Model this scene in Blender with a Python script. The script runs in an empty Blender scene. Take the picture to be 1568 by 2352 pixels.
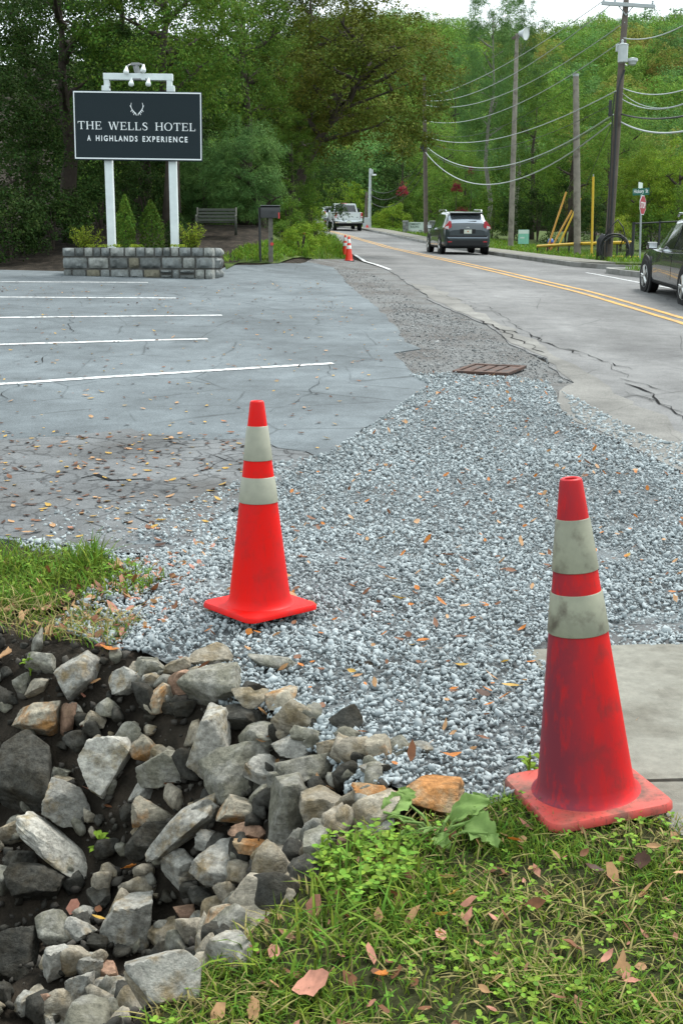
import bpy, bmesh, math, random
import numpy as np
from mathutils import Vector, Matrix, noise as mnoise

SC = bpy.context.scene
COL = SC.collection
rnd = random.Random(7)
nr = np.random.default_rng(11)
R = math.radians

# ------------------------------------------------------------------ camera, sky, sun, exposure
F, CX, CY, CAMZ = 2750.0, 784.0, 1176.0, 1.5
PITCH = math.atan(559.0 / F)
cam = bpy.data.cameras.new('camera')
cam.sensor_fit = 'HORIZONTAL'; cam.sensor_width = 36.0; cam.lens = F / 1568.0 * 36.0
cam.clip_start = 0.05; cam.clip_end = 3000
cob = bpy.data.objects.new('camera', cam); COL.objects.link(cob)
cob.location = (0, 0, CAMZ); cob.rotation_euler = (math.pi / 2 - PITCH, 0, 0)
SC.camera = cob

SUN_EL, SUN_AZ = R(58), R(42)          # azimuth clockwise from +Y
wd = bpy.data.worlds.new('World'); SC.world = wd; wd.use_nodes = True
wt = wd.node_tree; wt.nodes.clear()
sky = wt.nodes.new('ShaderNodeTexSky'); sky.sky_type = 'NISHITA'; sky.sun_disc = False
sky.sun_elevation = SUN_EL; sky.sun_rotation = SUN_AZ
sky.air_density = 1.0; sky.dust_density = 6.0; sky.ozone_density = 0.6
hs = wt.nodes.new('ShaderNodeHueSaturation'); hs.inputs['Saturation'].default_value = 0.30
hs.inputs['Value'].default_value = 1.0
bgn = wt.nodes.new('ShaderNodeBackground'); bgn.inputs['Strength'].default_value = 0.088
wo = wt.nodes.new('ShaderNodeOutputWorld')
# an even cloud layer over the clear sky
cloud = wt.nodes.new('ShaderNodeMix'); cloud.data_type = 'RGBA'; cloud.inputs[0].default_value = 0.65; cloud.inputs[7].default_value = (8.1, 9.1, 9.5, 1)
wt.links.new(sky.outputs[0], hs.inputs['Color']); wt.links.new(hs.outputs[0], cloud.inputs[6]); wt.links.new(cloud.outputs[2], bgn.inputs[0]); wt.links.new(bgn.outputs[0], wo.inputs[0])
sl = bpy.data.lights.new('sun', 'SUN'); sl.energy = 1.5; sl.angle = R(18); sl.color = (1.0, 0.97, 0.92)
so = bpy.data.objects.new('sun', sl); COL.objects.link(so)
sd = Vector((math.sin(SUN_AZ) * math.cos(SUN_EL), math.cos(SUN_AZ) * math.cos(SUN_EL), math.sin(SUN_EL)))
so.rotation_euler = sd.to_track_quat('Z', 'Y').to_euler()
so.location = (0, 0, 40)
SC.view_settings.view_transform = 'Standard'; SC.view_settings.look = 'None'
SC.view_settings.exposure = 1.46; SC.view_settings.gamma = 1.0; SC.view_settings.use_curve_mapping = False
SC.cycles.max_bounces = 6; SC.cycles.diffuse_bounces = 3; SC.cycles.glossy_bounces = 3
SC.cycles.transmission_bounces = 4; SC.cycles.transparent_max_bounces = 8
SC.cycles.use_denoising = True

# ------------------------------------------------------------------ helpers
def lin(c):
    return c / 12.92 if c <= 0.04045 else ((c + 0.055) / 1.055) ** 2.4
def S(r, g, b):
    return (lin(r / 255), lin(g / 255), lin(b / 255))
def sstep(a, b, x):
    t = np.clip((np.asarray(x, float) - a) / (b - a), 0, 1)
    return t * t * (3 - 2 * t)
def ray(u, v):
    a, b = (u - CX) / F, -(v - CY) / F
    return np.array([a, math.cos(PITCH) + b * math.sin(PITCH), -math.sin(PITCH) + b * math.cos(PITCH)])
def pt(u, v, Y):
    d = ray(u, v); k = Y / d[1]
    return Vector((d[0] * k, Y, CAMZ + d[2] * k))
KY = [-50, 3, 5.2, 8, 12, 17, 23, 30, 38, 48, 60, 75, 92, 104, 115, 130, 160, 2000]
KZ = [0, 0, 0.0, 0.12, 0.38, 0.76, 1.18, 1.50, 1.79, 2.13, 2.58, 3.35, 4.40, 4.93, 5.05, 4.85, 4.6, 4.6]
_ty = np.arange(-50, 400, 0.25)
_tz = np.interp(_ty, KY, KZ)
_k = np.exp(-0.5 * (np.arange(-8, 9) / 4.0) ** 2); _k /= _k.sum()
_tz = np.convolve(np.pad(_tz, 8, mode='edge'), _k, mode='valid')
def flat_hit(u, v, z=0.0):
    d = ray(u, v); k = (z - CAMZ) / d[2]
    return d[0] * k, d[1] * k
RIM = [flat_hit(u, v) for u, v in [(-260, 1400), (0, 1445), (120, 1483), (250, 1492), (420, 1535), (560, 1562), (700, 1618), (800, 1680), (885, 1765),
       (900, 1812), (800, 1895), (722, 1985), (650, 2075), (560, 2160), (430, 2260), (345, 2345), (290, 2480)]]
RIM = RIM + [(-0.7, 1.2), (-6.0, 1.2), (-6.0, 4.6)]
RIMA = np.array(RIM)
def poly_sd(poly, x, y):
    """distance inside a polygon (positive inside)"""
    P = np.asarray(poly, float); Q = np.roll(P, -1, axis=0)
    x = np.asarray(x, float); y = np.asarray(y, float)
    best = np.full(x.shape, 1e9); inside = np.zeros(x.shape, bool)
    for (ax, ay), (bx, by) in zip(P, Q):
        ex, ey = bx - ax, by - ay
        L = ex * ex + ey * ey + 1e-12
        t = np.clip(((x - ax) * ex + (y - ay) * ey) / L, 0, 1)
        best = np.minimum(best, np.hypot(x - ax - t * ex, y - ay - t * ey))
        c = ((ay > y) != (by > y)) & (x < (bx - ax) * (y - ay) / ((by - ay) if by != ay else 1e-12) + ax)
        inside ^= c
    return np.where(inside, best, -best)
def G(x, y):
    x = np.asarray(x, float); y = np.asarray(y, float)
    z = np.interp(y, _ty, _tz)
    z = z - 0.02 * np.clip(x, -12, 14) * sstep(8, 17, y)
    z = z + 1.0 * sstep(26.8, 34.5, y) * sstep(0.3, 2.4, -x) * (1 - sstep(48, 70, y))
    near = (y < 6.5) & (y > 0) & (np.abs(x) < 7)
    if np.any(near):
        s = poly_sd(RIMA, x, y)
        dd = 0.62 * sstep(0.0, 0.85, s) + 0.10 * sstep(0, 0.25, s)
        dd = dd * (1 + 0.12 * np.sin(9 * x + 3) * np.cos(8 * y))
        z = np.where(near, z - dd, z)
        z = z + np.where(near, 0.012 * np.sin(5 * x + 1) * np.sin(6 * y) + 0.006 * np.sin(13 * x) * np.cos(11 * y + 2), 0)
    return z
def Gz(x, y):
    return float(G(np.array([x]), np.array([y]))[0])
def at(u, v, lift=0.0):
    """where the sight line through a point of the photograph meets the ground"""
    d = ray(u, v)
    ts = np.concatenate([np.arange(1.2, 12, 0.01), np.arange(12, 160, 0.05)]) / d[1]
    P = d[None, :] * ts[:, None]; z = P[:, 2] + CAMZ
    g = G(P[:, 0], P[:, 1]) + lift
    i = np.nonzero(z <= g)[0]
    i = i[0] if len(i) else len(ts) - 1
    return Vector((P[i, 0], P[i, 1], g[i]))
def mpp(Y):                       # metres for one photo pixel at depth Y
    return Y / F

class MB:
    def __init__(s): s.v = []; s.f = []
    def add(s, vs, fs):
        o = len(s.v); s.v += [tuple(p) for p in vs]; s.f += [tuple(i + o for i in f) for f in fs]; return s
    def box(s, c, d, M=None, bev=0.0):
        x, y, z = d[0] / 2, d[1] / 2, d[2] / 2
        if bev > 0:
            bm = bmesh.new(); bmesh.ops.create_cube(bm, size=1.0)
            for q in bm.verts: q.co = Vector((q.co.x * d[0], q.co.y * d[1], q.co.z * d[2]))
            bmesh.ops.bevel(bm, geom=bm.edges[:], offset=bev, segments=2, affect='EDGES', profile=0.6)
            vs = [q.co.copy() for q in bm.verts]; bm.verts.index_update(); fs = [[q.index for q in f.verts] for f in bm.faces]; bm.free()
        else:
            vs = [Vector((i * x, j * y, k * z)) for k in (-1, 1) for j in (-1, 1) for i in (-1, 1)]
            fs = [(0, 2, 3, 1), (4, 5, 7, 6), (0, 1, 5, 4), (2, 6, 7, 3), (0, 4, 6, 2), (1, 3, 7, 5)]
        c = Vector(c)
        vs = [(M @ p if M else p) + c for p in vs]
        return s.add(vs, fs)
    def tube(s, pts, rad, n=8, cap=True):
        pts = [Vector(p) for p in pts]; m = len(pts)
        if not hasattr(rad, '__len__'): rad = [rad] * m
        prev = None; rings = []
        for i, p in enumerate(pts):
            t = (pts[min(i + 1, m - 1)] - pts[max(i - 1, 0)]).normalized()
            if prev is None:
                a = Vector((0, 0, 1)) if abs(t.z) < 0.9 else Vector((1, 0, 0))
                prev = (a - t * a.dot(t)).normalized()
            else: prev = (prev - t * prev.dot(t)).normalized()
            b = t.cross(prev)
            rings.append([p + (prev * math.cos(2 * math.pi * k / n) + b * math.sin(2 * math.pi * k / n)) * rad[i] for k in range(n)])
        vs = [q for r in rings for q in r]
        fs = [(i * n + k, i * n + (k + 1) % n, (i + 1) * n + (k + 1) % n, (i + 1) * n + k) for i in range(m - 1) for k in range(n)]
        if cap: fs += [tuple(range(n - 1, -1, -1)), tuple((m - 1) * n + k for k in range(n))]
        return s.add(vs, fs)
    def lathe(s, prof, n=24, c=(0, 0, 0), M=None, cap=True):
        c = Vector(c); vs = []
        for r, z in prof:
            for k in range(n):
                p = Vector((r * math.cos(2 * math.pi * k / n), r * math.sin(2 * math.pi * k / n), z))
                vs.append((M @ p if M else p) + c)
        m = len(prof)
        fs = [(i * n + k, i * n + (k + 1) % n, (i + 1) * n + (k + 1) % n, (i + 1) * n + k) for i in range(m - 1) for k in range(n)]
        if cap: fs += [tuple(range(n - 1, -1, -1)), tuple((m - 1) * n + k for k in range(n))]
        return s.add(vs, fs)
    def prism(s, poly, h, M=None, c=(0, 0, 0)):
        """polygon in XY, extruded to +h in Z, then placed by M and c"""
        c = Vector(c); n = len(poly)
        vs = [Vector((x, y, 0)) for x, y in poly] + [Vector((x, y, h)) for x, y in poly]
        vs = [(M @ p if M else p) + c for p in vs]
        fs = [tuple(range(n - 1, -1, -1)), tuple(range(n, 2 * n))] + [(i, (i + 1) % n, n + (i + 1) % n, n + i) for i in range(n)]
        return s.add(vs, fs)
    def mesh(s, name, smooth=False):
        me = bpy.data.meshes.new(name); me.from_pydata(s.v, [], s.f); me.update()
        if smooth: me.polygons.foreach_set('use_smooth', [True] * len(me.polygons))
        return me
    def build(s, name, mat, parent=None, smooth=False, angle=None):
        me = s.mesh(name, smooth or angle is not None)
        return mkobj(name, me, mat, parent, angle)
def mkobj(name, me, mat, parent=None, angle=None):
    if mat is not None:
        me.materials.clear(); me.materials.append(mat)
    if angle is not None:
        try: me.set_sharp_from_angle(angle=R(angle))
        except Exception: pass
    o = bpy.data.objects.new(name, me); COL.objects.link(o)
    if parent is not None: o.parent = parent
    return o
def np_mesh(name, V, FA, smooth=False):
    """V (n,3); FA (m,k) faces all with k corners"""
    me = bpy.data.meshes.new(name)
    m, k = FA.shape
    me.vertices.add(len(V)); me.vertices.foreach_set('co', np.ascontiguousarray(V, np.float32).ravel())
    me.loops.add(m * k); me.loops.foreach_set('vertex_index', np.ascontiguousarray(FA, np.int32).ravel())
    me.polygons.add(m); me.polygons.foreach_set('loop_start', np.arange(0, m * k, k, dtype=np.int32))
    if smooth: me.polygons.foreach_set('use_smooth', np.ones(m, bool))
    me.update(calc_edges=True)
    return me
def empty(name, loc=(0, 0, 0), rz=0.0):
    o = bpy.data.objects.new(name, None); COL.objects.link(o); o.location = loc; o.rotation_euler = (0, 0, rz); o.empty_display_size = 0.2
    return o
def tag(o, label=None, cat=None, group=None, kind=None):
    if label: o['label'] = label
    if cat: o['category'] = cat
    if group: o['group'] = group
    if kind: o['kind'] = kind
    return o
def copy_tree(o, parent=None):
    c = o.copy(); COL.objects.link(c); c.parent = parent
    for ch in list(o.children): copy_tree(ch, c)
    return c

# ------------------------------------------------------------------ materials
def pm(name, col, rough=0.7, spec=0.4, metal=0.0, var=None, bump=None, island=0.0, col2=None, mix=(6.0, 0.5, 0.65), coat=0.0, transl=0.0, hue=0.0, coord='Object'):
    """var=(scale, amount) brightness noise; col2+mix=(scale, lo, hi) a second colour in patches; bump=(scale, strength, dist); island: brightness spread between loose pieces"""
    m = bpy.data.materials.new(name); m.use_nodes = True
    t = m.node_tree; N = t.nodes; L = t.links
    b = N['Principled BSDF']; out = N['Material Output']
    b.inputs['Roughness'].default_value = rough; b.inputs['Specular IOR Level'].default_value = spec
    b.inputs['Metallic'].default_value = metal; b.inputs['Coat Weight'].default_value = coat
    tc = N.new('ShaderNodeTexCoord')
    cur = N.new('ShaderNodeRGB'); cur.outputs[0].default_value = (*col, 1); cur = cur.outputs[0]
    def noise(scale, detail=5, rough_=0.6):
        n = N.new('ShaderNodeTexNoise'); n.inputs['Scale'].default_value = scale; n.inputs['Detail'].default_value = detail; n.inputs['Roughness'].default_value = rough_
        L.new(tc.outputs[coord], n.inputs['Vector']); return n
    if col2 is not None:
        n = noise(mix[0]); r = N.new('ShaderNodeMapRange'); r.inputs[1].default_value = mix[1]; r.inputs[2].default_value = mix[2]
        L.new(n.outputs[0], r.inputs[0])
        mx = N.new('ShaderNodeMix'); mx.data_type = 'RGBA'; mx.inputs[7].default_value = (*col2, 1)
        L.new(r.outputs[0], mx.inputs[0]); L.new(cur, mx.inputs[6]); cur = mx.outputs[2]
    val = None
    if var:
        n = noise(var[0]); r = N.new('ShaderNodeMapRange'); r.inputs[1].default_value = 0.25; r.inputs[2].default_value = 0.75
        r.inputs[3].default_value = 1 - var[1]; r.inputs[4].default_value = 1 + var[1]; r.clamp = False
        L.new(n.outputs[0], r.inputs[0]); val = r.outputs[0]
    if island > 0 or hue > 0:
        g = N.new('ShaderNodeNewGeometry'); r = N.new('ShaderNodeMapRange'); r.inputs[3].default_value = 1 - island; r.inputs[4].default_value = 1 + island
        L.new(g.outputs['Random Per Island'], r.inputs[0])
        if val is None: val = r.outputs[0]
        else:
            mm = N.new('ShaderNodeMath'); mm.operation = 'MULTIPLY'; L.new(val, mm.inputs[0]); L.new(r.outputs[0], mm.inputs[1]); val = mm.outputs[0]
        if hue > 0:
            ma = N.new('ShaderNodeMath'); ma.operation = 'MULTIPLY'; ma.inputs[1].default_value = 7.31
            L.new(g.outputs['Random Per Island'], ma.inputs[0])
            fr = N.new('ShaderNodeMath'); fr.operation = 'FRACT'; L.new(ma.outputs[0], fr.inputs[0])
            hr = N.new('ShaderNodeMapRange'); hr.inputs[3].default_value = 0.5 - hue; hr.inputs[4].default_value = 0.5 + hue * 0.5; L.new(fr.outputs[0], hr.inputs[0])
            hn = N.new('ShaderNodeHueSaturation'); L.new(hr.outputs[0], hn.inputs['Hue']); L.new(cur, hn.inputs['Color']); cur = hn.outputs[0]
    if val is not None:
        mu = N.new('ShaderNodeMix'); mu.data_type = 'RGBA'; mu.blend_type = 'MULTIPLY'; mu.inputs[0].default_value = 1.0
        L.new(cur, mu.inputs[6]); L.new(val, mu.inputs[7]); cur = mu.outputs[2]
    L.new(cur, b.inputs['Base Color'])
    if bump:
        n = noise(bump[0], 8, 0.65); bn = N.new('ShaderNodeBump'); bn.inputs['Strength'].default_value = bump[1]; bn.inputs['Distance'].default_value = bump[2]
        L.new(n.outputs[0], bn.inputs['Height']); L.new(bn.outputs[0], b.inputs['Normal'])
    if transl > 0:
        tr = N.new('ShaderNodeBsdfTranslucent'); L.new(cur, tr.inputs[0]); ms = N.new('ShaderNodeMixShader'); ms.inputs[0].default_value = transl
        L.new(b.outputs[0], ms.inputs[1]); L.new(tr.outputs[0], ms.inputs[2]); L.new(ms.outputs[0], out.inputs[0])
    return m

M = {}
M['soil'] = pm('soil', (0.020, 0.017, 0.013), 0.95, 0.1, var=(3, 0.5), bump=(40, 0.8, 0.02), col2=(0.05, 0.04, 0.03), mix=(7, 0.45, 0.7))
M['turf'] = pm('turf', (0.045, 0.075, 0.018), 0.95, 0.1, var=(2.5, 0.45), bump=(60, 0.8, 0.03), col2=(0.08, 0.10, 0.03), mix=(5, 0.45, 0.65))
M['gravel_bed'] = pm('gravel_bed', (0.16, 0.178, 0.184), 0.95, 0.2, var=(4, 0.3), bump=(120, 1.0, 0.015), col2=(0.095, 0.098, 0.095), mix=(3, 0.45, 0.7))
M['packed_gravel'] = pm('packed_gravel', (0.15, 0.156, 0.154), 0.95, 0.2, var=(26, 0.5), bump=(45, 1.0, 0.03), col2=(0.105, 0.10, 0.094), mix=(1.3, 0.42, 0.62))
M['concrete'] = pm('concrete', (0.17, 0.167, 0.14), 0.85, 0.3, var=(28, 0.22), bump=(140, 0.4, 0.005), col2=(0.105, 0.10, 0.08), mix=(3.4, 0.46, 0.66))
M['kerb'] = pm('kerb_concrete', (0.25, 0.25, 0.235), 0.85, 0.3, var=(3, 0.25), bump=(50, 0.3, 0.005), col2=(0.15, 0.14, 0.125), mix=(1.2, 0.5, 0.7))
M['white_paint'] = pm('white_road_paint', (0.55, 0.57, 0.57), 0.7, 0.3, var=(14, 0.3), col2=(0.16, 0.165, 0.17), mix=(16, 0.5, 0.66))
M['yellow_paint'] = pm('yellow_road_paint', (0.46, 0.26, 0.06), 0.7, 0.2, var=(4, 0.25), col2=(0.17, 0.145, 0.11), mix=(9, 0.46, 0.7))
M['crack'] = pm('crack_dirt', (0.012, 0.012, 0.012), 0.95, 0.05)

def asphalt(name, col, dark, big=0.5, crack_scale=None, crack_w=0.02, crack_amt=0.8, speck=True, rough=0.85, track=0.05):
    m = bpy.data.materials.new(name); m.use_nodes = True; t = m.node_tree; N = t.nodes; L = t.links; b = N['Principled BSDF']
    b.inputs['Roughness'].default_value = rough; b.inputs['Specular IOR Level'].default_value = 0.18
    tc = N.new('ShaderNodeTexCoord')
    def noise(sc, det=6, ro=0.6):
        n = N.new('ShaderNodeTexNoise'); n.inputs['Scale'].default_value = sc; n.inputs['Detail'].default_value = det; n.inputs['Roughness'].default_value = ro
        L.new(tc.outputs['Object'], n.inputs['Vector']); return n.outputs[0]
    def rng(x, a, b_, c, d):
        r = N.new('ShaderNodeMapRange'); L.new(x, r.inputs[0])
        for i, q in enumerate((a, b_, c, d)): r.inputs[i + 1].default_value = q
        return r.outputs[0]
    def mul(a, b_):
        q = N.new('ShaderNodeMath'); q.operation = 'MULTIPLY'; L.new(a, q.inputs[0]); L.new(b_, q.inputs[1]); return q.outputs[0]
    v = mul(rng(noise(big), 0.35, 0.65, 0.74, 1.18), rng(noise(3.1, 8, 0.7), 0.3, 0.7, 0.76, 1.2))
    v = mul(v, rng(noise(80, 5, 0.7), 0.3, 0.7, 0.58, 1.42))
    mp = N.new('ShaderNodeMapping'); mp.inputs['Scale'].default_value = (1.1, 0.05, 1); mp.inputs['Rotation'].default_value = (0, 0, 0.06); L.new(tc.outputs['Object'], mp.inputs[0])
    tn = N.new('ShaderNodeTexNoise'); tn.inputs['Scale'].default_value = 1.0; tn.inputs['Detail'].default_value = 3; L.new(mp.outputs[0], tn.inputs['Vector'])
    v = mul(v, rng(tn.outputs[0], 0.35, 0.65, 1 - track, 1 + track))
    hgt = noise(150, 4)
    if crack_scale:
        vo = N.new('ShaderNodeTexVoronoi'); vo.feature = 'DISTANCE_TO_EDGE'; vo.inputs['Scale'].default_value = crack_scale
        ad = N.new('ShaderNodeMix'); ad.data_type = 'VECTOR'; ad.inputs[0].default_value = 0.12
        nn = N.new('ShaderNodeTexNoise'); nn.inputs['Scale'].default_value = crack_scale * 1.3; nn.inputs['Detail'].default_value = 4
        L.new(tc.outputs['Object'], nn.inputs['Vector']); L.new(tc.outputs['Object'], ad.inputs[4]); L.new(nn.outputs[1], ad.inputs[5]); L.new(ad.outputs[1], vo.inputs['Vector'])
        edge = rng(vo.outputs['Distance'], 0.0, crack_w, 1.0, 0.0)
        edge = mul(edge, rng(noise(1.1, 3), 0.38, 0.56, 0.0, crack_amt))
        inv = rng(edge, 0, 1, 1.0, 0.12); v = mul(v, inv)
        hgt = mul(hgt, inv)
    mx = N.new('ShaderNodeMix'); mx.data_type = 'RGBA'; mx.inputs[6].default_value = (*col, 1); mx.inputs[7].default_value = (*dark, 1)
    L.new(rng(noise(0.9, 5), 0.48, 0.72, 0.0, 0.9), mx.inputs[0])
    mu = N.new('ShaderNodeMix'); mu.data_type = 'RGBA'; mu.blend_type = 'MULTIPLY'; mu.inputs[0].default_value = 1; L.new(mx.outputs[2], mu.inputs[6]); L.new(v, mu.inputs[7])
    L.new(mu.outputs[2], b.inputs['Base Color'])
    bn = N.new('ShaderNodeBump'); bn.inputs['Strength'].default_value = 0.35; bn.inputs['Distance'].default_value = 0.006; L.new(hgt, bn.inputs['Height']); L.new(bn.outputs[0], b.inputs['Normal'])
    return m
M['lot'] = asphalt('lot_asphalt', (0.108, 0.127, 0.136), (0.084, 0.098, 0.105), crack_scale=0.9, crack_w=0.013, crack_amt=0.55)
M['road'] = asphalt('road_asphalt', (0.150, 0.152, 0.150), (0.125, 0.127, 0.127), big=0.25, crack_scale=0.7, crack_w=0.008, crack_amt=0.6, track=0.13)
M['broken'] = asphalt('broken_asphalt', (0.105, 0.112, 0.115), (0.050, 0.048, 0.044), big=1.2, crack_scale=6.0, crack_w=0.06, crack_amt=0.95, rough=0.75)
M['apron'] = asphalt('apron_asphalt', (0.17, 0.168, 0.155), (0.14, 0.138, 0.128), big=0.6, crack_scale=1.5, crack_w=0.012, crack_amt=0.6)

# ------------------------------------------------------------------ the ground and the paving
def axis(*segs):
    out = []
    for a, b, st in segs: out += list(np.arange(a, b - 1e-6, st))
    return np.array(out + [segs[-1][1]])
gx = axis((-400, -60, 40), (-60, -16, 4), (-16, -4, 0.75), (-4, -2.2, 0.15), (-2.2, 1.0, 0.035), (1.0, 3.0, 0.15), (3, 18, 0.75), (18, 60, 3), (60, 400, 40))
gy = axis((-40, 0, 10), (0, 1.8, 0.3), (1.8, 5.6, 0.035), (5.6, 8, 0.12), (8, 24, 0.4), (24, 60, 1.0), (60, 140, 2.0), (140, 400, 20))
GX, GY = np.meshgrid(gx, gy)
GZ = G(GX, GY) - 0.03
far = sstep(10, 30, np.abs(GX)) * sstep(20, 40, GY)
fine = (GY < 6) & (GX > -2.3) & (GX < 1)
GZ = GZ + np.where(fine, 0.012 * np.sin(31 * GX + 7 * GY) * np.sin(27 * GY) * 0.6 + nr.normal(0, 0.004, GX.shape), 0)
nx, ny = len(gx), len(gy)
idx = np.arange(nx * ny).reshape(ny, nx)
FA = np.stack([idx[:-1, :-1], idx[:-1, 1:], idx[1:, 1:], idx[1:, :-1]], -1).reshape(-1, 4)
gme = np_mesh('ground', np.stack([GX, GY, GZ], -1).reshape(-1, 3), FA, True)
ground = mkobj('ground', gme, M['soil']); tag(ground, kind='structure')

def sheet(name, poly, mat, lift=0.0, skirt=0.05, parent=None, step=None, kind='structure', gf=None):
    """a paving sheet: a plan polygon cut into strips, laid on the ground with an edge"""
    bm = bmesh.new()
    vs = [bm.verts.new((x, y, 0)) for x, y in poly]
    f = bm.faces.new(vs); f.normal_update()
    if f.normal.z < 0: f.normal_flip()
    xs = [p[0] for p in poly]; ys = [p[1] for p in poly]
    y = min(ys)
    while True:
        y += (0.12 if y < 6.2 else 0.4 if y < 24 else 1.0 if y < 60 else 2.0)
        if y >= max(ys): break
        bmesh.ops.bisect_plane(bm, geom=bm.verts[:] + bm.edges[:] + bm.faces[:], plane_co=(0, y, 0), plane_no=(0, 1, 0))
    x = math.floor(min(xs)); dx = 0.3 if max(ys) < 6.5 else 1.5
    while x < max(xs):
        if x > min(xs): bmesh.ops.bisect_plane(bm, geom=bm.verts[:] + bm.edges[:] + bm.faces[:], plane_co=(x, 0, 0), plane_no=(1, 0, 0))
        x += dx
    bmesh.ops.triangulate(bm, faces=[f for f in bm.faces if len(f.verts) > 4])
    co = np.array([v.co for v in bm.verts]); z = (gf or G)(co[:, 0], co[:, 1]) + lift
    for v, zz in zip(bm.verts, z): v.co.z = zz
    if skirt:
        be = [e for e in bm.edges if e.is_boundary]
        r = bmesh.ops.extrude_edge_only(bm, edges=be)
        for v in [g for g in r['geom'] if isinstance(g, bmesh.types.BMVert)]: v.co.z -= skirt
    bmesh.ops.recalc_face_normals(bm, faces=bm.faces[:])
    me = bpy.data.meshes.new(name); bm.to_mesh(me); bm.free()
    o = mkobj(name, me, mat, parent)
    if parent is None: tag(o, kind=kind)
    return o
def jag(pts, amp=0.05, step=0.25, seed=1, closed=False):
    """break a plan line up so that it runs uneven"""
    r = random.Random(seed); out = []
    n = len(pts)
    for i in range(n if closed else n - 1):
        a, b = pts[i], pts[(i + 1) % n]; L = math.hypot(b[0] - a[0], b[1] - a[1]); k = max(1, int(L / step))
        for j in range(k):
            t = j / k; w = amp * (0.5 if j == 0 else 1)
            out.append((a[0] + (b[0] - a[0]) * t + r.uniform(-w, w), a[1] + (b[1] - a[1]) * t + r.uniform(-w, w)))
    if not closed: out.append(tuple(pts[-1]))
    return out
def gp(u, v):
    p = at(u, v); return (p.x, p.y)
# centre line of the road: x at y
CLY = [-30, 0, 10, 18, 24, 28, 31, 40, 52, 63, 77, 86, 100, 115, 130, 150]
CLX = [8.5, 6.6, 5.75, 5.12, 4.42, 4.06, 3.85, 3.40, 2.80, 2.05, 0.7, -0.6, -2.8, -6.0, -10.0, -16]
def cl(y): return float(np.interp(y, CLY, CLX))

lot_edge = [gp(*q) for q in [(752, 601), (800, 655), (860, 702), (905, 745), (930, 785), (968, 800), (905, 810), (932, 842), (985, 882), (900, 942), (832, 985), (818, 1002), (740, 1052)]]
lot_low = [gp(*q) for q in [(650, 1100), (565, 1150), (475, 1222), (410, 1270), (240, 1268), (100, 1248), (0, 1236), (-440, 1222)]]
lot_poly = [(-16, 26.5)] + [(-5.2, 26.3), (-3.0, 26.0)] + [gp(525, 609), gp(600, 608), gp(690, 605)] + jag(lot_edge, 0.04, 0.3, 3) + jag(lot_low, 0.05, 0.12, 4) + [(-6, 6.45), (-16, 6.4)]
lot = sheet('parking_lot', lot_poly, M['lot'], 0.0, 0.05)
bro = [gp(*q) for q in [(-200, 1018), (0, 1012), (160, 1000), (300, 985), (420, 1012), (560, 1006), (650, 1030), (738, 1056), (648, 1104), (562, 1154), (472, 1224), (408, 1268), (240, 1266), (100, 1245), (0, 1233), (-200, 1225)]]
sheet('broken_patch', jag(bro, 0.05, 0.2, 5, True), M['broken'], 0.004, 0.0, parent=lot)

road_left_near = [gp(*q) for q in [(1600, 1100), (1480, 1040), (1400, 1005), (1320, 970), (1287, 940), (1280, 897), (1318, 880), (1275, 852), (1250, 822), (1200, 802), (1165, 790), (1150, 766), (1100, 738), (1060, 720), (1040, 715), (990, 690), (940, 652), (895, 622)]]
far_l = [(cl(y) - w, y) for y, w in [(34, 2.75), (40, 2.75), (48, 2.7), (60, 2.7), (75, 2.7), (90, 2.8), (100, 3.0), (115, 3.1), (130, 3.2)]]
far_r = [(cl(y) + 3.2, y) for y in (130, 115, 100, 90, 75, 60, 48, 40, 35.6)]
side = [(7.25, 34.0), (7.8, 33.5), (9, 33.3), (26, 32.0), (26, 28.4), (9, 30.9), (7.2, 31.35), (6.8, 31.1), (6.72, 30.6), (6.98, 29.2), (7.55, 27), (8.05, 25)]
near_r = [(cl(y) + 3.45, y) for y in (22, 18, 10, 4, 0, -10)]
rl = [p for p in jag(road_left_near, 0.05, 0.3, 6)]
road_poly = [(rl[0][0] + 1.5, -10), (rl[0][0] + 1.2, 3.0), (rl[0][0] + 0.3, 7.0)] + rl + far_l + far_r + side + near_r
road = sheet('road', road_poly, M['road'], 0.0, 0.05)
ap = [gp(*q) for q in [(1600, 1098), (1480, 1038), (1400, 1003), (1322, 968), (1290, 938), (1284, 899), (1322, 881), (1279, 850), (1254, 822), (1204, 800), (1169, 788), (1154, 764), (1104, 736), (1062, 718), (992, 688), (942, 650)]]
ap2 = [gp(*q) for q in [(1000, 660), (1080, 705), (1200, 770), (1310, 830), (1420, 905), (1600, 1010)]]
sheet('road_shoulder', jag(ap, 0.04, 0.3, 8) + jag(ap2, 0.10, 0.35, 9), M['apron'], 0.004, 0.0, parent=road)

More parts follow.
